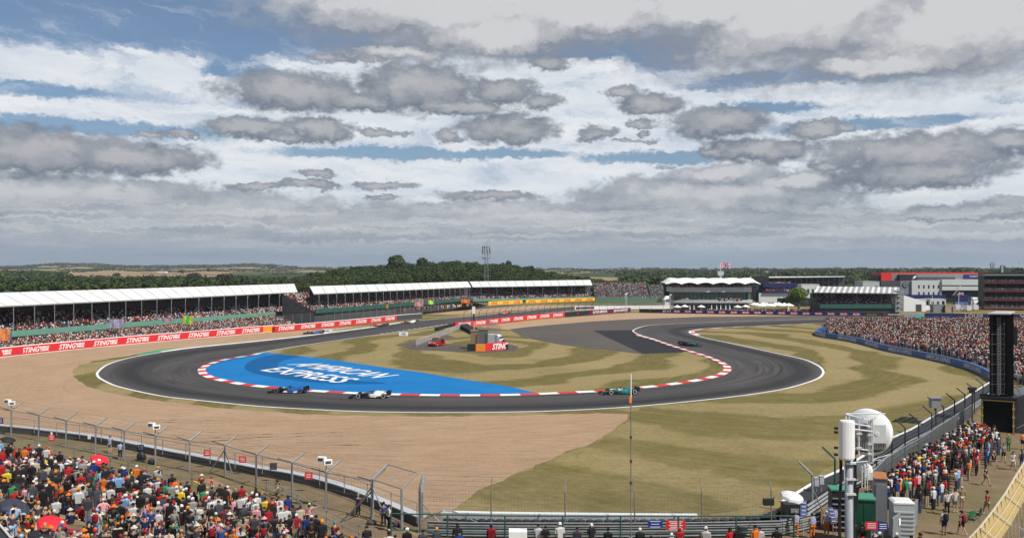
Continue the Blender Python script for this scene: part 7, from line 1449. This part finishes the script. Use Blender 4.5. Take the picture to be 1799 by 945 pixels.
def person(x, y, z, kd, rz, shirt, legs, legt, hat, hatc, fem=False, bag=None, s=None, where='', group=None, extra=None, label=None):
    M_ = PM[kd, fem and (kd, True) in PM]; o = bpy.data.objects.new('person', M_['body']); COL.objects.link(o); s = s or prnd.uniform(.95, 1.04) * (.95 if fem else 1); o.location = (x, y, z); o.rotation_euler = (0, 0, rz); o.scale = (s, s, s); o.color = (*prnd.choice(SKINS), 1)
    child(M_['shirt'], 'shirt', o, COLS[shirt]); child(M_['trousers' if legt == 'trousers' else 'shorts'], legt, o, COLS[legs]); child(M_['shoes'], 'shoes', o, prnd.choice([(.7,.7,.7), (.03,.03,.03), (.3,.3,.3)]))
    if hat in ('cap', 'hat'):
        child(M_[hat], hat, o, COLS[hatc])
        if fem: child(M_['long_hair'], 'hair', o, prnd.choice(list(HAIRC.values())))
    else: child(M_['long_hair' if fem else 'hair'], 'hair', o, HAIRC[hatc])
    hd = '%s %s' % (hatc, 'cap' if hat == 'cap' else 'brimmed hat') if hat else '%s %shair' % (hatc, 'long ' if fem else '')
    PEOPLE.append(dict(o=o, x=x, y=y, shirt=shirt, legs='%s %s' % (legs, legt), hd=hd, kd=kd, where=where, label=label, bag=bag)); tag(o, None, 'person', group)
    if label and 'marshal in orange' in label:
        v_ = child(M_['backpack'], 'vest', o, (.35, .42, .62)); v_.scale = (1.15, .35, 1.15); v_.location = (0, -.06, -.18)
    if bag:
        q = bpy.data.objects.new('backpack', M_['backpack']); COL.objects.link(q); q.location = o.location; q.rotation_euler = o.rotation_euler; q.scale = o.scale; q.color = (*COLS[bag], 1); BAGS.append((q, shirt, hd, where, bag))
    return o
def fold_chair(col):
    t = MB(); r = .014
    for sx in (-1, 1): t.tube([(sx*.26,-.26,0), (sx*.26,.22,.42)], r, 4, 1); t.tube([(sx*.26,.24,0), (sx*.26,-.22,.42), (sx*.27,-.32,.9)], r, 4, 1); t.tube([(sx*.28,.24,.6), (sx*.28,-.3,.62)], .022, 4, 0)
    return t
CHM = {}
CHF = objmat('chair_fabric', .9); CHT = mat('chair_tube', (.05,.05,.055), .5)
a = MB()
for sx in (-1, 1): a.tube([(sx*.26,-.26,0), (sx*.26,.22,.40)], .014, 4); a.tube([(sx*.26,.24,0), (sx*.26,-.22,.40), (sx*.27,-.33,.9)], .014, 4); a.tube([(sx*.28,.24,.6), (sx*.28,-.3,.62)], .022, 4)
CHM['frame'] = a.mesh('frame', [CHT]); a = MB(); a.box((0,0,.40), (.5,.46,.025)); CHM['seat'] = a.mesh('seat', [CHF]); a = MB(); a.add([(-.26,-.24,.45),(.26,-.24,.45),(.26,-.34,.9),(-.26,-.34,.9),(-.26,-.26,.45),(.26,-.26,.45),(.26,-.36,.9),(-.26,-.36,.9)], [(0,1,2,3),(7,6,5,4),(0,4,5,1),(2,6,7,3),(0,3,7,4),(1,5,6,2)]); CHM['backrest'] = a.mesh('backrest', [CHF])
CHAIRS = []
def chair(x, y, z, rz, col):
    t = thing('folding_chair', None, 'chair', (x, y, z), rz, 'folding chairs of the left crowd')
    for k in ('frame', 'seat', 'backrest'): child(CHM[k], k, t, COLS[col])
    CHAIRS.append((t, col, x, y)); return t
SH = ['white'] * 7 + ['black'] * 22 + ['dark grey'] * 7 + ['grey'] * 3 + ['red'] * 4 + ['dark red'] * 2 + ['orange'] * 4 + ['navy'] * 5 + ['blue'] * 2 + ['light blue'] * 2 + ['teal'] * 2 + ['pink'] * 2 + ['cream'] * 3 + ['yellow', 'green', 'sage', 'khaki', 'brown', 'purple']
LG = ['black'] * 6 + ['dark grey'] * 3 + ['grey'] * 3 + ['navy'] * 3 + ['khaki'] * 3 + ['cream'] * 2 + ['light blue'] * 2 + ['blue']
HT = [('cap', 'white'), ('cap', 'black'), ('cap', 'orange'), ('cap', 'red'), ('cap', 'navy'), ('cap', 'black'), ('cap', 'white'), ('hat', 'white'), ('hat', 'cream'), ('hat', 'orange'), ('cap', 'light blue'), ('cap', 'cream'), ('hat', 'khaki'), (None, 'dark'), (None, 'brown'), (None, 'dark'), (None, 'brown'), (None, 'fair'), (None, 'grey'), ('cap', 'red'), ('cap', 'blue'), ('hat', 'pink')]
# people one can pick out in the picture
def at(px, py, bank=False): return GB(px, py) if bank else G(px, py)
def named(px, py, kd, face, shirt, legs, legt, hat, hatc, label, fem=False, bag=None, bank=False, s=None, group=None):
    x, y, z = at(px, py, bank); return person(x, y, z + .01, kd, R(face), shirt, legs, legt, hat, hatc, fem, bag, s, '', group, None, label)
named(193,796,'photo',-5,'light blue','grey','shorts',None,'brown','photographer in a pale blue vest filming at the left guard rail')
named(211,807,'stand',20,'light blue','black','trousers','cap','black','marshal in a pale blue vest and black trousers by the left guard rail')
named(354,872,'stand',0,'red','cream','shorts','hat','white','person in a bright red shirt and white hat standing before the braced post',bank=True)
named(372,875,'stand',100,'red','light blue','shorts','cap','red','person in red and white kit facing the one in the bright red shirt',bank=True)
named(487,871,'kneel',-20,'cream','khaki','trousers',None,'dark','photographer crouching by the fence in sandy clothes')
named(629,908,'photo',-20,'navy','black','trousers','cap','white','marshal in a dark blue vest and white cap left of the gate')
named(674,925,'stand',0,'blue','black','trousers',None,'dark','marshal in a blue vest standing behind the gate')
named(683,932,'hips',-60,'white','black','trousers','cap','black','person in a white shirt and black trousers standing at the gate')
named(588,966,'stand',-30,'red','dark grey','shorts','cap','teal','person in a red shirt and teal cap at the rail, bottom left of centre',bank=True)
named(543,925,'point',-10,'pink','pink','shorts','cap','lime','person in pink with a lime cap pointing over the rail',True,bank=True)
named(1398,943,'stand',0,'orange','orange','trousers','cap','grey','marshal in orange overalls below the white umbrella',group='marshals in orange overalls'); named(1427,946,'stand',5,'orange','orange','trousers',None,'dark','marshal in orange overalls, second from the white umbrella',group='marshals in orange overalls')
named(1452,941,'stand',-10,'orange','orange','trousers','cap','cream','marshal in orange overalls and a cream cap, third from the umbrella',group='marshals in orange overalls'); named(1466,934,'stand',0,'orange','orange','trousers',None,'brown','marshal in orange overalls under the curved pale blue banner',group='marshals in orange overalls')
named(1732,853,'walk',-150,'black','khaki','shorts',None,'dark','person in black top and khaki shorts walking alone on the dry grass',True)
named(1690,940,'walk',20,'dark grey','black','shorts','hat','black','person in a dark top and black hat walking towards the crowd, bottom right',bag='dark red')
named(1659,940,'stand',10,'white','navy','shorts',None,'brown','person in a white shirt and navy shorts beside the folding chairs, bottom right',bag='black')
named(1664,905,'wave',0,'white','black','trousers','cap','green','person in a white shirt and green cap with one arm raised'); named(1678,900,'stand',0,'white','grey','shorts',None,'dark','broad person in a white shirt right of the one with a green cap'); named(1690,893,'stand',0,'khaki','cream','shorts','cap','white','person in khaki with a white cap right of two white shirts')
named(1780,826,'walk',170,'white','cream','shorts',None,'brown','person in white carrying a navy backpack near the right edge',True,bag='navy'); named(1763,812,'walk',160,'grey','black','shorts',None,'dark','person in a grey top walking near the green dress')
named(1772,792,'stand',0,'green','green','trousers',None,'fair','person in a long green dress with fair hair by the stage',True); named(1795,820,'stand',10,'light blue','blue','trousers',None,'brown','person in pale blue at the right edge beside the path',True,bag='brown'); named(1797,790,'stand',10,'orange','black','shorts','cap','black','person in orange near the right edge below the stage')
named(1747,782,'stand',0,'teal','blue','shorts','cap','white','person in a pale teal shirt in front of the stage box'); named(1746,818,'walk',200,'brown','black','shorts',None,'dark','barefoot person in brown walking past the right crowd',True)
named(1735,905,'walk',30,'dark red','khaki','shorts','cap','black','person in dark red partly hidden by the cream netting')
named(1735,817,'stand',0,'light blue','blue','trousers',None,'brown','person in a pale top and blue jeans at the edge of the right crowd',True)
# folding chairs standing empty, bottom right
# seated and standing crowd of the left bank
def inpoly(px, py, poly):
    c = False; j = len(poly) - 1
    for i in range(len(poly)):
        if (poly[i][1] > py) != (poly[j][1] > py) and px < (poly[j][0] - poly[i][0]) * (py - poly[i][1]) / (poly[j][1] - poly[i][1]) + poly[i][0]: c = not c
        j = i
    return c
def pxy(x, y, z): return CX + F * x / y, CY + F * (H - z) / y
LEFTP = [(-60,800),(0,802),(100,815),(200,835),(300,862),(372,884),(455,884),(500,908),(560,942),(640,1000),(640,1040),(-60,1040)]
GAPS = [[(58,905),(86,905),(140,945),(100,945)],[(118,925),(168,925),(150,960),(110,960)],[(330,890),(352,890),(372,935),(350,935)],[(130,893),(160,880),(168,905),(150,915)],[(388,912),(410,905),(425,940),(400,940)]]
CAND = []
T_ = Vector((0.808, -0.589)); BNv = Vector(BN)
for r_ in range(34):
    d = 3.9 + r_ * 1.12; s = -60
    while s < 110:
        s += prnd.uniform(.52, 1.05)
        q = Vector((-54.3, 95)) + BNv * (d + prnd.uniform(-.32, .32)) + T_ * s; z = bank_z(q.x, q.y); px, py = pxy(q.x, q.y, z)
        if q.y < 30 or not inpoly(px, py, LEFTP) or any(inpoly(px, py, g) for g in GAPS): continue
        if prnd.random() < .10: continue
        CAND.append((q.y, 'L', q.x, q.y, z, px, py))
RIGHTP = [(1520,905),(1532,882),(1560,862),(1590,838),(1620,818),(1650,800),(1682,780),(1702,768),(1750,775),(1762,800),(1738,822),(1705,842),(1680,866),(1655,886),(1625,905),(1570,898)]
tries = 0; pts_ = []
while tries < 9000:
    tries += 1; px = prnd.uniform(1512, 1756); py = prnd.uniform(758, 906)
    if not inpoly(px, py, RIGHTP): continue
    x, y, _ = G(px, py)
    if any((x - a) ** 2 + (y - b) ** 2 < (.26 if py < 905 - (px - 1512) * .62 + 28 else .75) for a, b in pts_): continue
    if 1565 < px < 1612 and py > 884: continue
    pts_.append((x, y)); CAND.append((y, 'R', x, y, 0.03, px, py))
for i in range(38):
    px = 650 + i * 24 + prnd.uniform(-12, 12)
    if 880 < px < 935 or 1375 < px < 1480 or 1085 < px < 1100: continue
    D = prnd.uniform(53.2, 56.2); x = (px - CX) / F * D; CAND.append((D, 'B', x, D, 0.03, px, 0))
for i in range(34):
    px = prnd.uniform(1485, 1760); D = prnd.uniform(50, 54); x = (px - CX) / F * D
    if any((x - c[2]) ** 2 + (D - c[3]) ** 2 < .3 for c in CAND): continue
    CAND.append((D, 'B', x, D, 0.03, px, 0))
named_xy = [(p['x'], p['y']) for p in PEOPLE]
CAND = [c for c in CAND if all((c[2] - a) ** 2 + (c[3] - b) ** 2 > .2 for a, b in named_xy)]
CAND.sort(key=lambda c: c[0]); CAP_ = 300 - len(PEOPLE); print('candidates', len(CAND), {k: sum(1 for c in CAND if c[1] == k) for k in 'LRB'})
LAND_L = [(0,800,'the left edge'),(40,775,'the black umbrella at the top left'),(177,812,'the upper red umbrella'),(95,925,'the lower red umbrella'),(33,890,'the dark blue umbrella'),(250,870,'the small black umbrella'),(354,872,'the bright red shirt'),(440,900,'the braced post'),(543,925,'the pointing person in pink'),(588,960,'the red shirt at the rail')]
FULLX = []
for i, (D, reg, x, y, z, px, py) in enumerate(CAND):
    shirt = prnd.choice(SH); legs = prnd.choice(LG); legt = 'shorts' if prnd.random() < .6 else 'trousers'; hat, hc = prnd.choice(HT); fem = prnd.random() < .4
    if reg == 'L':
        u = prnd.random() - (.18 if py < 850 else -.1 if py > 900 else 0); kd = 'floor' if u < .44 else 'sit' if u < .74 else 'stand' if u < .86 else 'photo' if u < .88 else 'hips' if u < .93 else 'wave' if u < .95 else 'stand'; rz = R(prnd.uniform(-10, 35)); 
    elif reg == 'R': u = prnd.random(); kd = 'stand' if u < .58 else 'photo' if u < .80 else 'hips' if u < .9 else 'wave' if u < .93 else 'walk'; rz = R(prnd.uniform(15, 75))
    else: u = prnd.random(); kd = 'stand' if u < .6 else 'photo' if u < .85 else 'hips'; rz = R(prnd.uniform(-25, 25))
    if i < CAP_:
        bag = prnd.choice(['black', 'navy', 'grey', 'dark red']) if kd in ('stand', 'walk') and prnd.random() < .12 else None
        if kd == 'sit': chair(x, y, z, rz, prnd.choice(['black', 'black', 'navy', 'green', 'dark grey', 'black']))
        person(x, y, z + .01, kd, rz, shirt, legs, legt, hat, hc, fem, bag, None, (reg, px, py), {'L': 'spectators of the left bank', 'R': 'spectators along the right fence', 'B': 'spectators at the bottom edge'}[reg])
    else: FULLX.append((x, y, z, rz, kd, COLS[shirt], COLS[legs], COLS[hc] if hat else HAIRC[hc]))
# labels: look first, then the neighbours that tell this person apart
def near_text(p):
    reg, px, py = p['where']
    if reg == 'L': n = min(LAND_L, key=lambda l: (l[0] - px) ** 2 + ((l[1] - py) * 1.5) ** 2); return 'near ' + n[2]
    if reg == 'R': return 'near the plastic cabin' if px < 1580 and py > 870 else 'close to the stage' if px > 1700 else 'by the right fence' if py < 800 else 'in the right crowd'
    return 'bottom left of centre' if px < 760 else 'below the bottom rails' if px < 1090 else 'below the notice boards' if px < 1375 else 'bottom right by the mast' if px < 1560 else 'bottom right'
seen = set(); todo = [p for p in PEOPLE if not p['label']]
for p in PEOPLE:
    if p['label']: seen.add(p['label'])
def short(q): return '%s top' % q['shirt'] if isinstance(q['hd'], str) else ''
for p in todo:
    nb = sorted((q for q in PEOPLE if q is not p), key=lambda q: (q['x'] - p['x']) ** 2 + (q['y'] - p['y']) ** 2)[:6]; pose_ = KINDS[p['kd']]; base = '%s top, %s' % (p['shirt'], p['hd']); opts = ['%s, %s, %s' % (base, pose_, near_text(p)), '%s, %s, %s, %s' % (base, p['legs'], pose_, near_text(p))]
    for q in nb:
        rel = 'left of' if p['x'] < q['x'] - .35 else 'right of' if p['x'] > q['x'] + .35 else 'in front of' if p['y'] < q['y'] else 'behind'
        opts.append('%s, %s, %s %s top and %s' % (base, pose_, rel, q['shirt'], q['hd'])); opts.append('%s, %s, %s %s top and %s' % (base, p['legs'], rel, q['shirt'], q['hd']))
    for o_ in opts:
        o_ = 'person in ' + o_
        if o_ not in seen and len(o_.replace(',', ' ').split()) <= 16: p['label'] = o_; break
    else:
        for n_, o_ in enumerate(opts):
            o_ = 'person in ' + ' '.join(o_.split()[:12]).rstrip(',') 
            if o_ not in seen: p['label'] = o_; break
        else: p['label'] = 'person in ' + base
    seen.add(p['label'])
for p in PEOPLE: p['o']['label'] = p['label']
bl = set()
for q, shirt, hd, where, bag in BAGS:
    l = '%s backpack worn by the person in %s top with %s' % (bag, shirt, hd); l = l if l not in bl else l.replace('worn by', 'on the back of'); l = l if l not in bl else l + ' nearby'; bl.add(l); tag(q, l, 'backpack', 'backpacks in the crowd')
cl = set()
for t, col, x, y in CHAIRS:
    nb = sorted(PEOPLE, key=lambda q: (q['x'] - x) ** 2 + (q['y'] - y) ** 2)
    cands = ['%s folding chair under the person in %s top and %s' % (col, nb[0]['shirt'], nb[0]['hd'])] + ['%s folding chair, sitter in %s top, next to %s top and %s' % (col, nb[0]['shirt'], q['shirt'], q['hd']) for q in nb[1:6]]
    for l in cands:
        if l not in cl and len(l.split()) <= 16: break
    cl.add(l); tag(t, l)

# ------------------------------------------------------------------ umbrellas and things lying on the bank
def umbrella(label, px, py, D, r, m, tilt=(0, 0), panel=None, bank=True):
    x, y, z = P(px, py, D); g = bank_z(x, y) if bank else 0; t = thing('umbrella', label, 'umbrella', (x, y, z), 0); t.rotation_euler = (R(tilt[0]), R(tilt[1]), .3); n = 8; mb = MB()
    rings = []
    for f, h in ((1, -.34), (.92, -.2), (.7, -.08), (.4, .0), (.02, .04)): rings.append([(r * f * math.cos(a) * (1 if i % 2 == 0 else .93), r * f * math.sin(a) * (1 if i % 2 == 0 else .93), h * r * 1.25 + (0 if i % 2 == 0 or f < .9 else .05)) for i, a in enumerate([math.pi * k / n for k in range(2 * n)])])
    mb.loft(rings, 0, True); mb.build('canopy', m, t); mb = MB(); mb.tube([(0, 0, .08), (0, 0, -(z - g) + .35 if z - g > 1.2 else -.75)], .014, 5); mb.build('shaft', GREY, t)
    mb = MB()
    for k in range(n): a = 2 * math.pi * k / n; mb.tube([(0, 0, .03 * r), (r * .5 * math.cos(a), r * .5 * math.sin(a), -.03 * r), (r * .97 * math.cos(a), r * .97 * math.sin(a), -.40 * r)], .008, 3)
    mb.build('ribs', GREY, t); 
    if panel: mb = MB(); mb.add([(-.12, -r * .72, -.02 * r), (.12, -r * .72, -.02 * r), (.08, -r * .5, .06 * r), (-.08, -r * .5, .06 * r)], [(0, 1, 2, 3)]); mb.build('emblem', panel, t)
    return t
UR = mat('umbrella_red', (.68, .015, .03), .6, .05); UK = mat('umbrella_black', (.015, .015, .018), .6, .1); UN = mat('umbrella_navy', (.03, .035, .055), .6, .1)
def onb(px, py, h): 
    """camera depth at which a point h above the bank shows at this pixel"""
    lo, hi = 30.0, 95.0
    for _ in range(40):
        m_ = (lo + hi) / 2; x, y, z = P(px, py, m_)
        if z - bank_z(x, y) > h: lo = m_
        else: hi = m_
    return lo
umbrella('bright red umbrella with a small white mark in the upper left crowd', 177, 803, onb(177, 803, 1.5), .8, UR, (16, 22), WHITE)
umbrella('bright red umbrella leaning low in the bottom left crowd', 95, 915, onb(95, 915, 1.2), .78, UR, (18, 24))
umbrella('large black umbrella at the bottom left below the lower red one', 76, 940, onb(76, 940, 1.0), .85, UK, (22, 10))
umbrella('dark navy umbrella with a white bird mark at the left', 30, 886, onb(30, 886, 1.3), .85, UN, (18, 28), WHITE)
umbrella('small black umbrella in the front row at the top left', 14, 768, onb(14, 768, 1.1), .75, UK, (5, 8))
umbrella('black umbrella among the crowd right of the yellow shirts', 250, 868, onb(250, 868, 1.0), .65, UK, (15, 10))
umbrella('black umbrella low in the crowd at the left edge', 14, 856, onb(14, 856, 1.1), .8, UK, (20, -10))
umbrella('white umbrella over the orange marshals', 1393, 866, 59.6, .84, OFFW, (14, 6), None, False)
def blanket(label, px, py, w, l, m, rz=.5):
    x, y, z = GB(px, py); mb = MB(); n = 8; vs = []; fs = []
    for i in range(n + 1):
        for j in range(n + 1): X = (i / n - .5) * w; Y = (j / n - .5) * l; xx = x + X * math.cos(rz) - Y * math.sin(rz); yy = y + X * math.sin(rz) + Y * math.cos(rz); vs.append((xx - x, yy - y, bank_z(xx, yy) + .07 + .02 * math.sin(i * 1.7 + j) - z))
    for i in range(n):
        for j in range(n): a = i * (n + 1) + j; fs.append((a, a + 1, a + n + 2, a + n + 1))
    mb.add(vs, fs); mb.add([(a, b, c - .03) for a, b, c in vs], [tuple(reversed(f)) for f in fs]); tag(mb.build('picnic_blanket', m, loc=(x, y, z), fix=False), label, 'blanket', 'blankets on the terraces')
blanket('dark red picnic blanket on the path beside the lower red umbrella', 126, 934, 1.7, 1.2, mat('cloth_maroon', (.22, .02, .035), .9, .2, 8)); blanket('pale patterned blanket right of the dark red one', 146, 940, 1.2, 1.1, mat('cloth_pale', (.42, .35, .33), .9, .3, 9)); blanket('green towel above the pale blanket', 160, 926, .9, .4, mat('cloth_green', (.02, .25, .12), .9, .1), .2)
blanket('dark grey blanket on the path right of the number shirt', 398, 915, 2.1, 1.5, mat('cloth_grey', (.06, .065, .07), .9, .2, 9)); blanket('turquoise cloth heaped beside the green chairs', 97, 893, 1.1, .7, mat('cloth_turquoise', (.02, .3, .42), .8, .2)); blanket('orange striped towel in front of the hand rail', 318, 862, 1.5, 1.0, mat('cloth_orange', (.5, .25, .1), .9, .3, 6))
def pile(name, label, cat, px, py, m, w, h, bank=False):
    x, y, z = GB(px, py) if bank else G(px, py); mb = MB(); mb.ball((0, 0, h * .45), (w / 2, w * .35, h * .55), 0, 10, 6); mb.ball((w * .25, .05, h * .3), (w * .3, w * .3, h * .35), 0, 8, 5); mb.tube([(-w * .2, 0, h * .9), (0, 0, h * 1.15), (w * .15, 0, h * .9)], .02, 4); tag(mb.build(name, m, loc=(x, y, z)), label, cat)
pile('kit_bag', 'black kit bag lying at the foot of the gate', 'bag', 652, 921, DARK, .7, .35); pile('kit_bag', 'dark violet bag by the feet of the person at the gate', 'bag', 696, 925, mat('bag_violet', (.06, .05, .12), .8), .5, .4); pile('kit_bag', 'black bag against the fence post right of the two marshals', 'bag', 266, 816, BLACK, .7, .55); pile('kit_bag', 'black sports bag left of the photographer in sandy clothes', 'bag', 248, 808, BLACK, .9, .8)
for i, (px, py, lab) in enumerate(((1676,905,'green folding chair standing empty, left of the pair at bottom right'),(1690,902,'green folding chair standing empty, right of the pair at bottom right'))):
    x, y, z = G(px, py + 4); t = chair(x + .4, y - 1.2, .03, R(30 + 40 * i), 'green'); t['label'] = lab; t['group'] = 'empty chairs at the bottom right'

# ------------------------------------------------------------------ everyone else: one dense crowd
def template_full():
    m = MB(); P4 = lambda w, d, z, x=0, y=0: [(x - w, y - d, z), (x + w, y - d, z), (x + w, y + d, z), (x - w, y + d, z)]; m.col = 'legs'
    for s in (-1, 1): m.loft([P4(.055, .055, 0, s * .1), P4(.085, .085, .88, s * .09)], 0, True)
    m.col = 'shirt'; m.loft([P4(.15, .10, .85), P4(.16, .11, 1.1), P4(.21, .12, 1.38), P4(.08, .07, 1.5)], 0, True)
    for s in (-1, 1): m.loft([P4(.05, .05, 1.1, s * .26), P4(.06, .06, 1.42, s * .21)], 0, True)
    m.col = 'skin'
    for s in (-1, 1): m.loft([P4(.03, .035, .8, s * .27, .1), P4(.045, .045, 1.12, s * .265)], 0, True)
    m.loft([P4(.05, .05, 1.46), P4(.08, .09, 1.56), P4(.075, .085, 1.68)], 0, True); m.col = 'hair'; m.loft([P4(.088, .1, 1.64), P4(.08, .09, 1.73), P4(.03, .03, 1.77)], 0, True); m.loft([P4(.07, .06, 1.66, 0, .13), P4(.07, .06, 1.68, 0, .13)], 0, True); return m
def template_bust():
    m = MB(); P4 = lambda w, d, z, x=0, y=0: [(x - w, y - d, z), (x + w, y - d, z), (x + w, y + d, z), (x - w, y + d, z)]
    m.col = 'shirt'; m.loft([P4(.18, .13, -.45), P4(.23, .14, .25), P4(.08, .07, .38)], 0, True); m.col = 'skin'; m.loft([P4(.07, .07, .36), P4(.09, .1, .54)], 0, True); m.loft([P4(.24, .03, -.14, 0, .15), P4(.2, .03, -.06, 0, .15)], 0, True); m.col = 'hair'; m.loft([P4(.10, .11, .52), P4(.07, .08, .64)], 0, True); return m
FARC = np.array([(.55,.54,.53)] * 22 + [(.30,.29,.28)] * 6 + [(.02,.02,.022)] * 40 + [(.06,.065,.08)] * 16 + [(.42,.02,.025)] * 12 + [(.28,.02,.03)] * 5 + [(.6,.16,.03)] * 5 + [(.02,.04,.16)] * 6 + [(.22,.38,.6)] * 5 + [(.65,.32,.36)] * 5 + [(.7,.55,.05)] * 2 + [(.04,.28,.12)] * 2 + [(.45,.38,.28)] * 5)
HC = np.array([(.02,.015,.012)] * 24 + [(.07,.04,.02)] * 6 + [(.3,.22,.12)] * 3 + [(.7,.7,.68)] * 8 + [(.5,.02,.02)] * 3 + [(.8,.25,.03)] * 3 + [(.02,.03,.12)] * 3)
LC = np.array([(.02,.02,.022)] * 6 + [(.05,.06,.1)] * 4 + [(.3,.25,.18)] * 3 + [(.2,.2,.2)] * 2); SKN = np.array(SKINS) * .6
def crowd_arrays(tmpl, pts, cols=None, smin=.92, smax=1.08):
    V = np.array(tmpl.v); Q = np.array([f if len(f) == 4 else tuple(f) + (f[-1],) for f in tmpl.f]); P_ = np.array([(p[0], p[1], p[2]) for p in pts]); A = np.array([p[3] for p in pts]); n = len(pts); s = RNG.uniform(smin, smax, n)
    v = V[None] * s[:, None, None]; c, sn = np.cos(A)[:, None], np.sin(A)[:, None]; X = v[:, :, 0] * c - v[:, :, 1] * sn; Y = v[:, :, 0] * sn + v[:, :, 1] * c; v = np.stack([X, Y, v[:, :, 2]], 2) + P_[:, None, :]
    quads = v[:, Q, :].reshape(-1, 4, 3); sh = FARC[RNG.integers(0, len(FARC), n)]; hr = HC[RNG.integers(0, len(HC), n)]; lg = LC[RNG.integers(0, len(LC), n)]; sk = SKN[RNG.integers(0, len(SKN), n)]
    if cols is not None: sh = np.array([c_[0] for c_ in cols]); lg = np.array([c_[1] for c_ in cols]); hr = np.array([c_[2] for c_ in cols])
    C = np.empty((n, len(tmpl.f), 3)); d = {'shirt': sh, 'hair': hr, 'legs': lg, 'skin': sk}
    for i, k in enumerate(tmpl.c): C[:, i] = d[k]
    return quads, C.reshape(-1, 3)
parts_ = [crowd_arrays(template_bust(), BUST), crowd_arrays(template_full(), FULL + [(f[0], f[1], f[2] - (.75 if f[4] == 'floor' else .4 if f[4] == 'sit' else 0), f[3]) for f in FULLX], None)]
o = quads_mesh('crowd', np.concatenate([p[0] for p in parts_]), np.concatenate([p[1] for p in parts_]), attrmat('crowd_cloth', .9, .15, 1.5)); tag(o, 'dense crowd of spectators filling the stands and banks', 'crowd', kind='stuff'); print('crowd', len(BUST), len(FULL), len(FULLX), len(PEOPLE))
# flags and banners hung along the stands
for i, (px, py, D, w, h, m, lab) in enumerate([(330,562,234,2.6,4.6,mat('flag_gold', (.7,.6,.05), .7), 'yellow and green flag hanging over the pale green wall'),(293,562,222,2.4,1.8,mat('flag_mix', (.35,.2,.3), .7, .5, 4), 'dark red patterned banner on the pale green wall'),(205,568,214,3.6,4.2,mat('flag_pale', (.35,.33,.45), .7, .5, 4), 'pale lilac banner hanging from the pale green wall'),(10,590,188,2.8,3.6,mat('flag_blue2', (.12,.3,.6), .7, .3, 3), 'blue and white banner at the left end of the wall'),(4,588,186,3.4,5.2,mat('flag_orange', (.8,.25,.08), .7, .3, 3), 'orange banner at the left edge below the wall'),(736,534,335,3.4,3.6,mat('flag_wr', (.6,.3,.3), .7, .5, 3), 'white and red flag on the dark green wall'),(757,531,345,2.2,3.2,mat('flag_lime', (.5,.75,.1), .7), 'lime green banner on the dark green wall'),(818,529,372,3.6,3.0,mat('flag_or2', (.8,.2,.05), .7, .3, 3), 'orange red banner at the corner of the dark green wall'),(676,538,318,2.6,3.0,mat('flag_or3', (.8,.35,.05), .7), 'small orange banner on the dark green wall')]):
    x, y, z = P(px, py, D); mb = MB(); n = 6; mb.loft([[(X, .1 * math.sin(X * 3 + zz), zz) for X in [w * (k / n - .5) for k in range(n + 1)]] for zz in (-h * .25, 0, h * .25)], 0, False, False); mb.loft([[(X, .1 * math.sin(X * 3 + zz) + .05, zz) for X in [w * (k / n - .5) for k in range(n + 1)]] for zz in (h * .25, 0, -h * .25)], 0, False, False)
    if 'yellow' in lab: mb.m = [1 if k % 6 in (2, 3) else 0 for k in range(len(mb.m))]
    tag(mb.build('banner', [m, mat('flag_green', (.03, .4, .1), .7)], loc=(x, y, z), fix=False), lab, 'banner')
# green TV hoarding and white box behind the right crowd
for px, py, D, w, h, m, lab in ((1615, 557.5, 300, 2.7, 1.3, mat('hoarding_mint', (.02, .42, .28), .5), 'mint green hoarding behind the right crowd'), (1563, 564, 285, 2.6, 1.3, WHITE, 'white box standing at the back of the right crowd'), (1733, 562, 285, 2.2, 1.4, ORANGE, 'orange box left of the screen tower behind the crowd')):
    x, y, z = P(px, py, D); mb = MB(); mb.box((0, 0, 0), (w, .3, h)); [mb.tube([(s * w * .4, .1, 0), (s * w * .4, .1, -z)], .05, 4) for s in (-1, 1)]; tag(mb.build('hoarding', m, loc=(x, y, z)), lab, 'hoarding')
# ------------------------------------------------------------------ summer haze: one closed box round everything
hz = MB(); hz.box((0, 3500, 60), (15000, 9400, 150)); hm = bpy.data.materials.new('haze'); hm.use_nodes = True; ht = hm.node_tree; ht.nodes.clear(); vo = ht.nodes.new('ShaderNodeVolumePrincipled'); vo.inputs['Color'].default_value = (.75, .84, .95, 1); vo.inputs['Density'].default_value = 0.00007; vo.inputs['Anisotropy'].default_value = 0.2
ou = ht.nodes.new('ShaderNodeOutputMaterial'); ht.links.new(vo.outputs[0], ou.inputs['Volume']); ho = hz.build('haze', hm); tag(ho, kind='stuff'); ho['label'] = 'thin bluish summer haze over the whole plain'
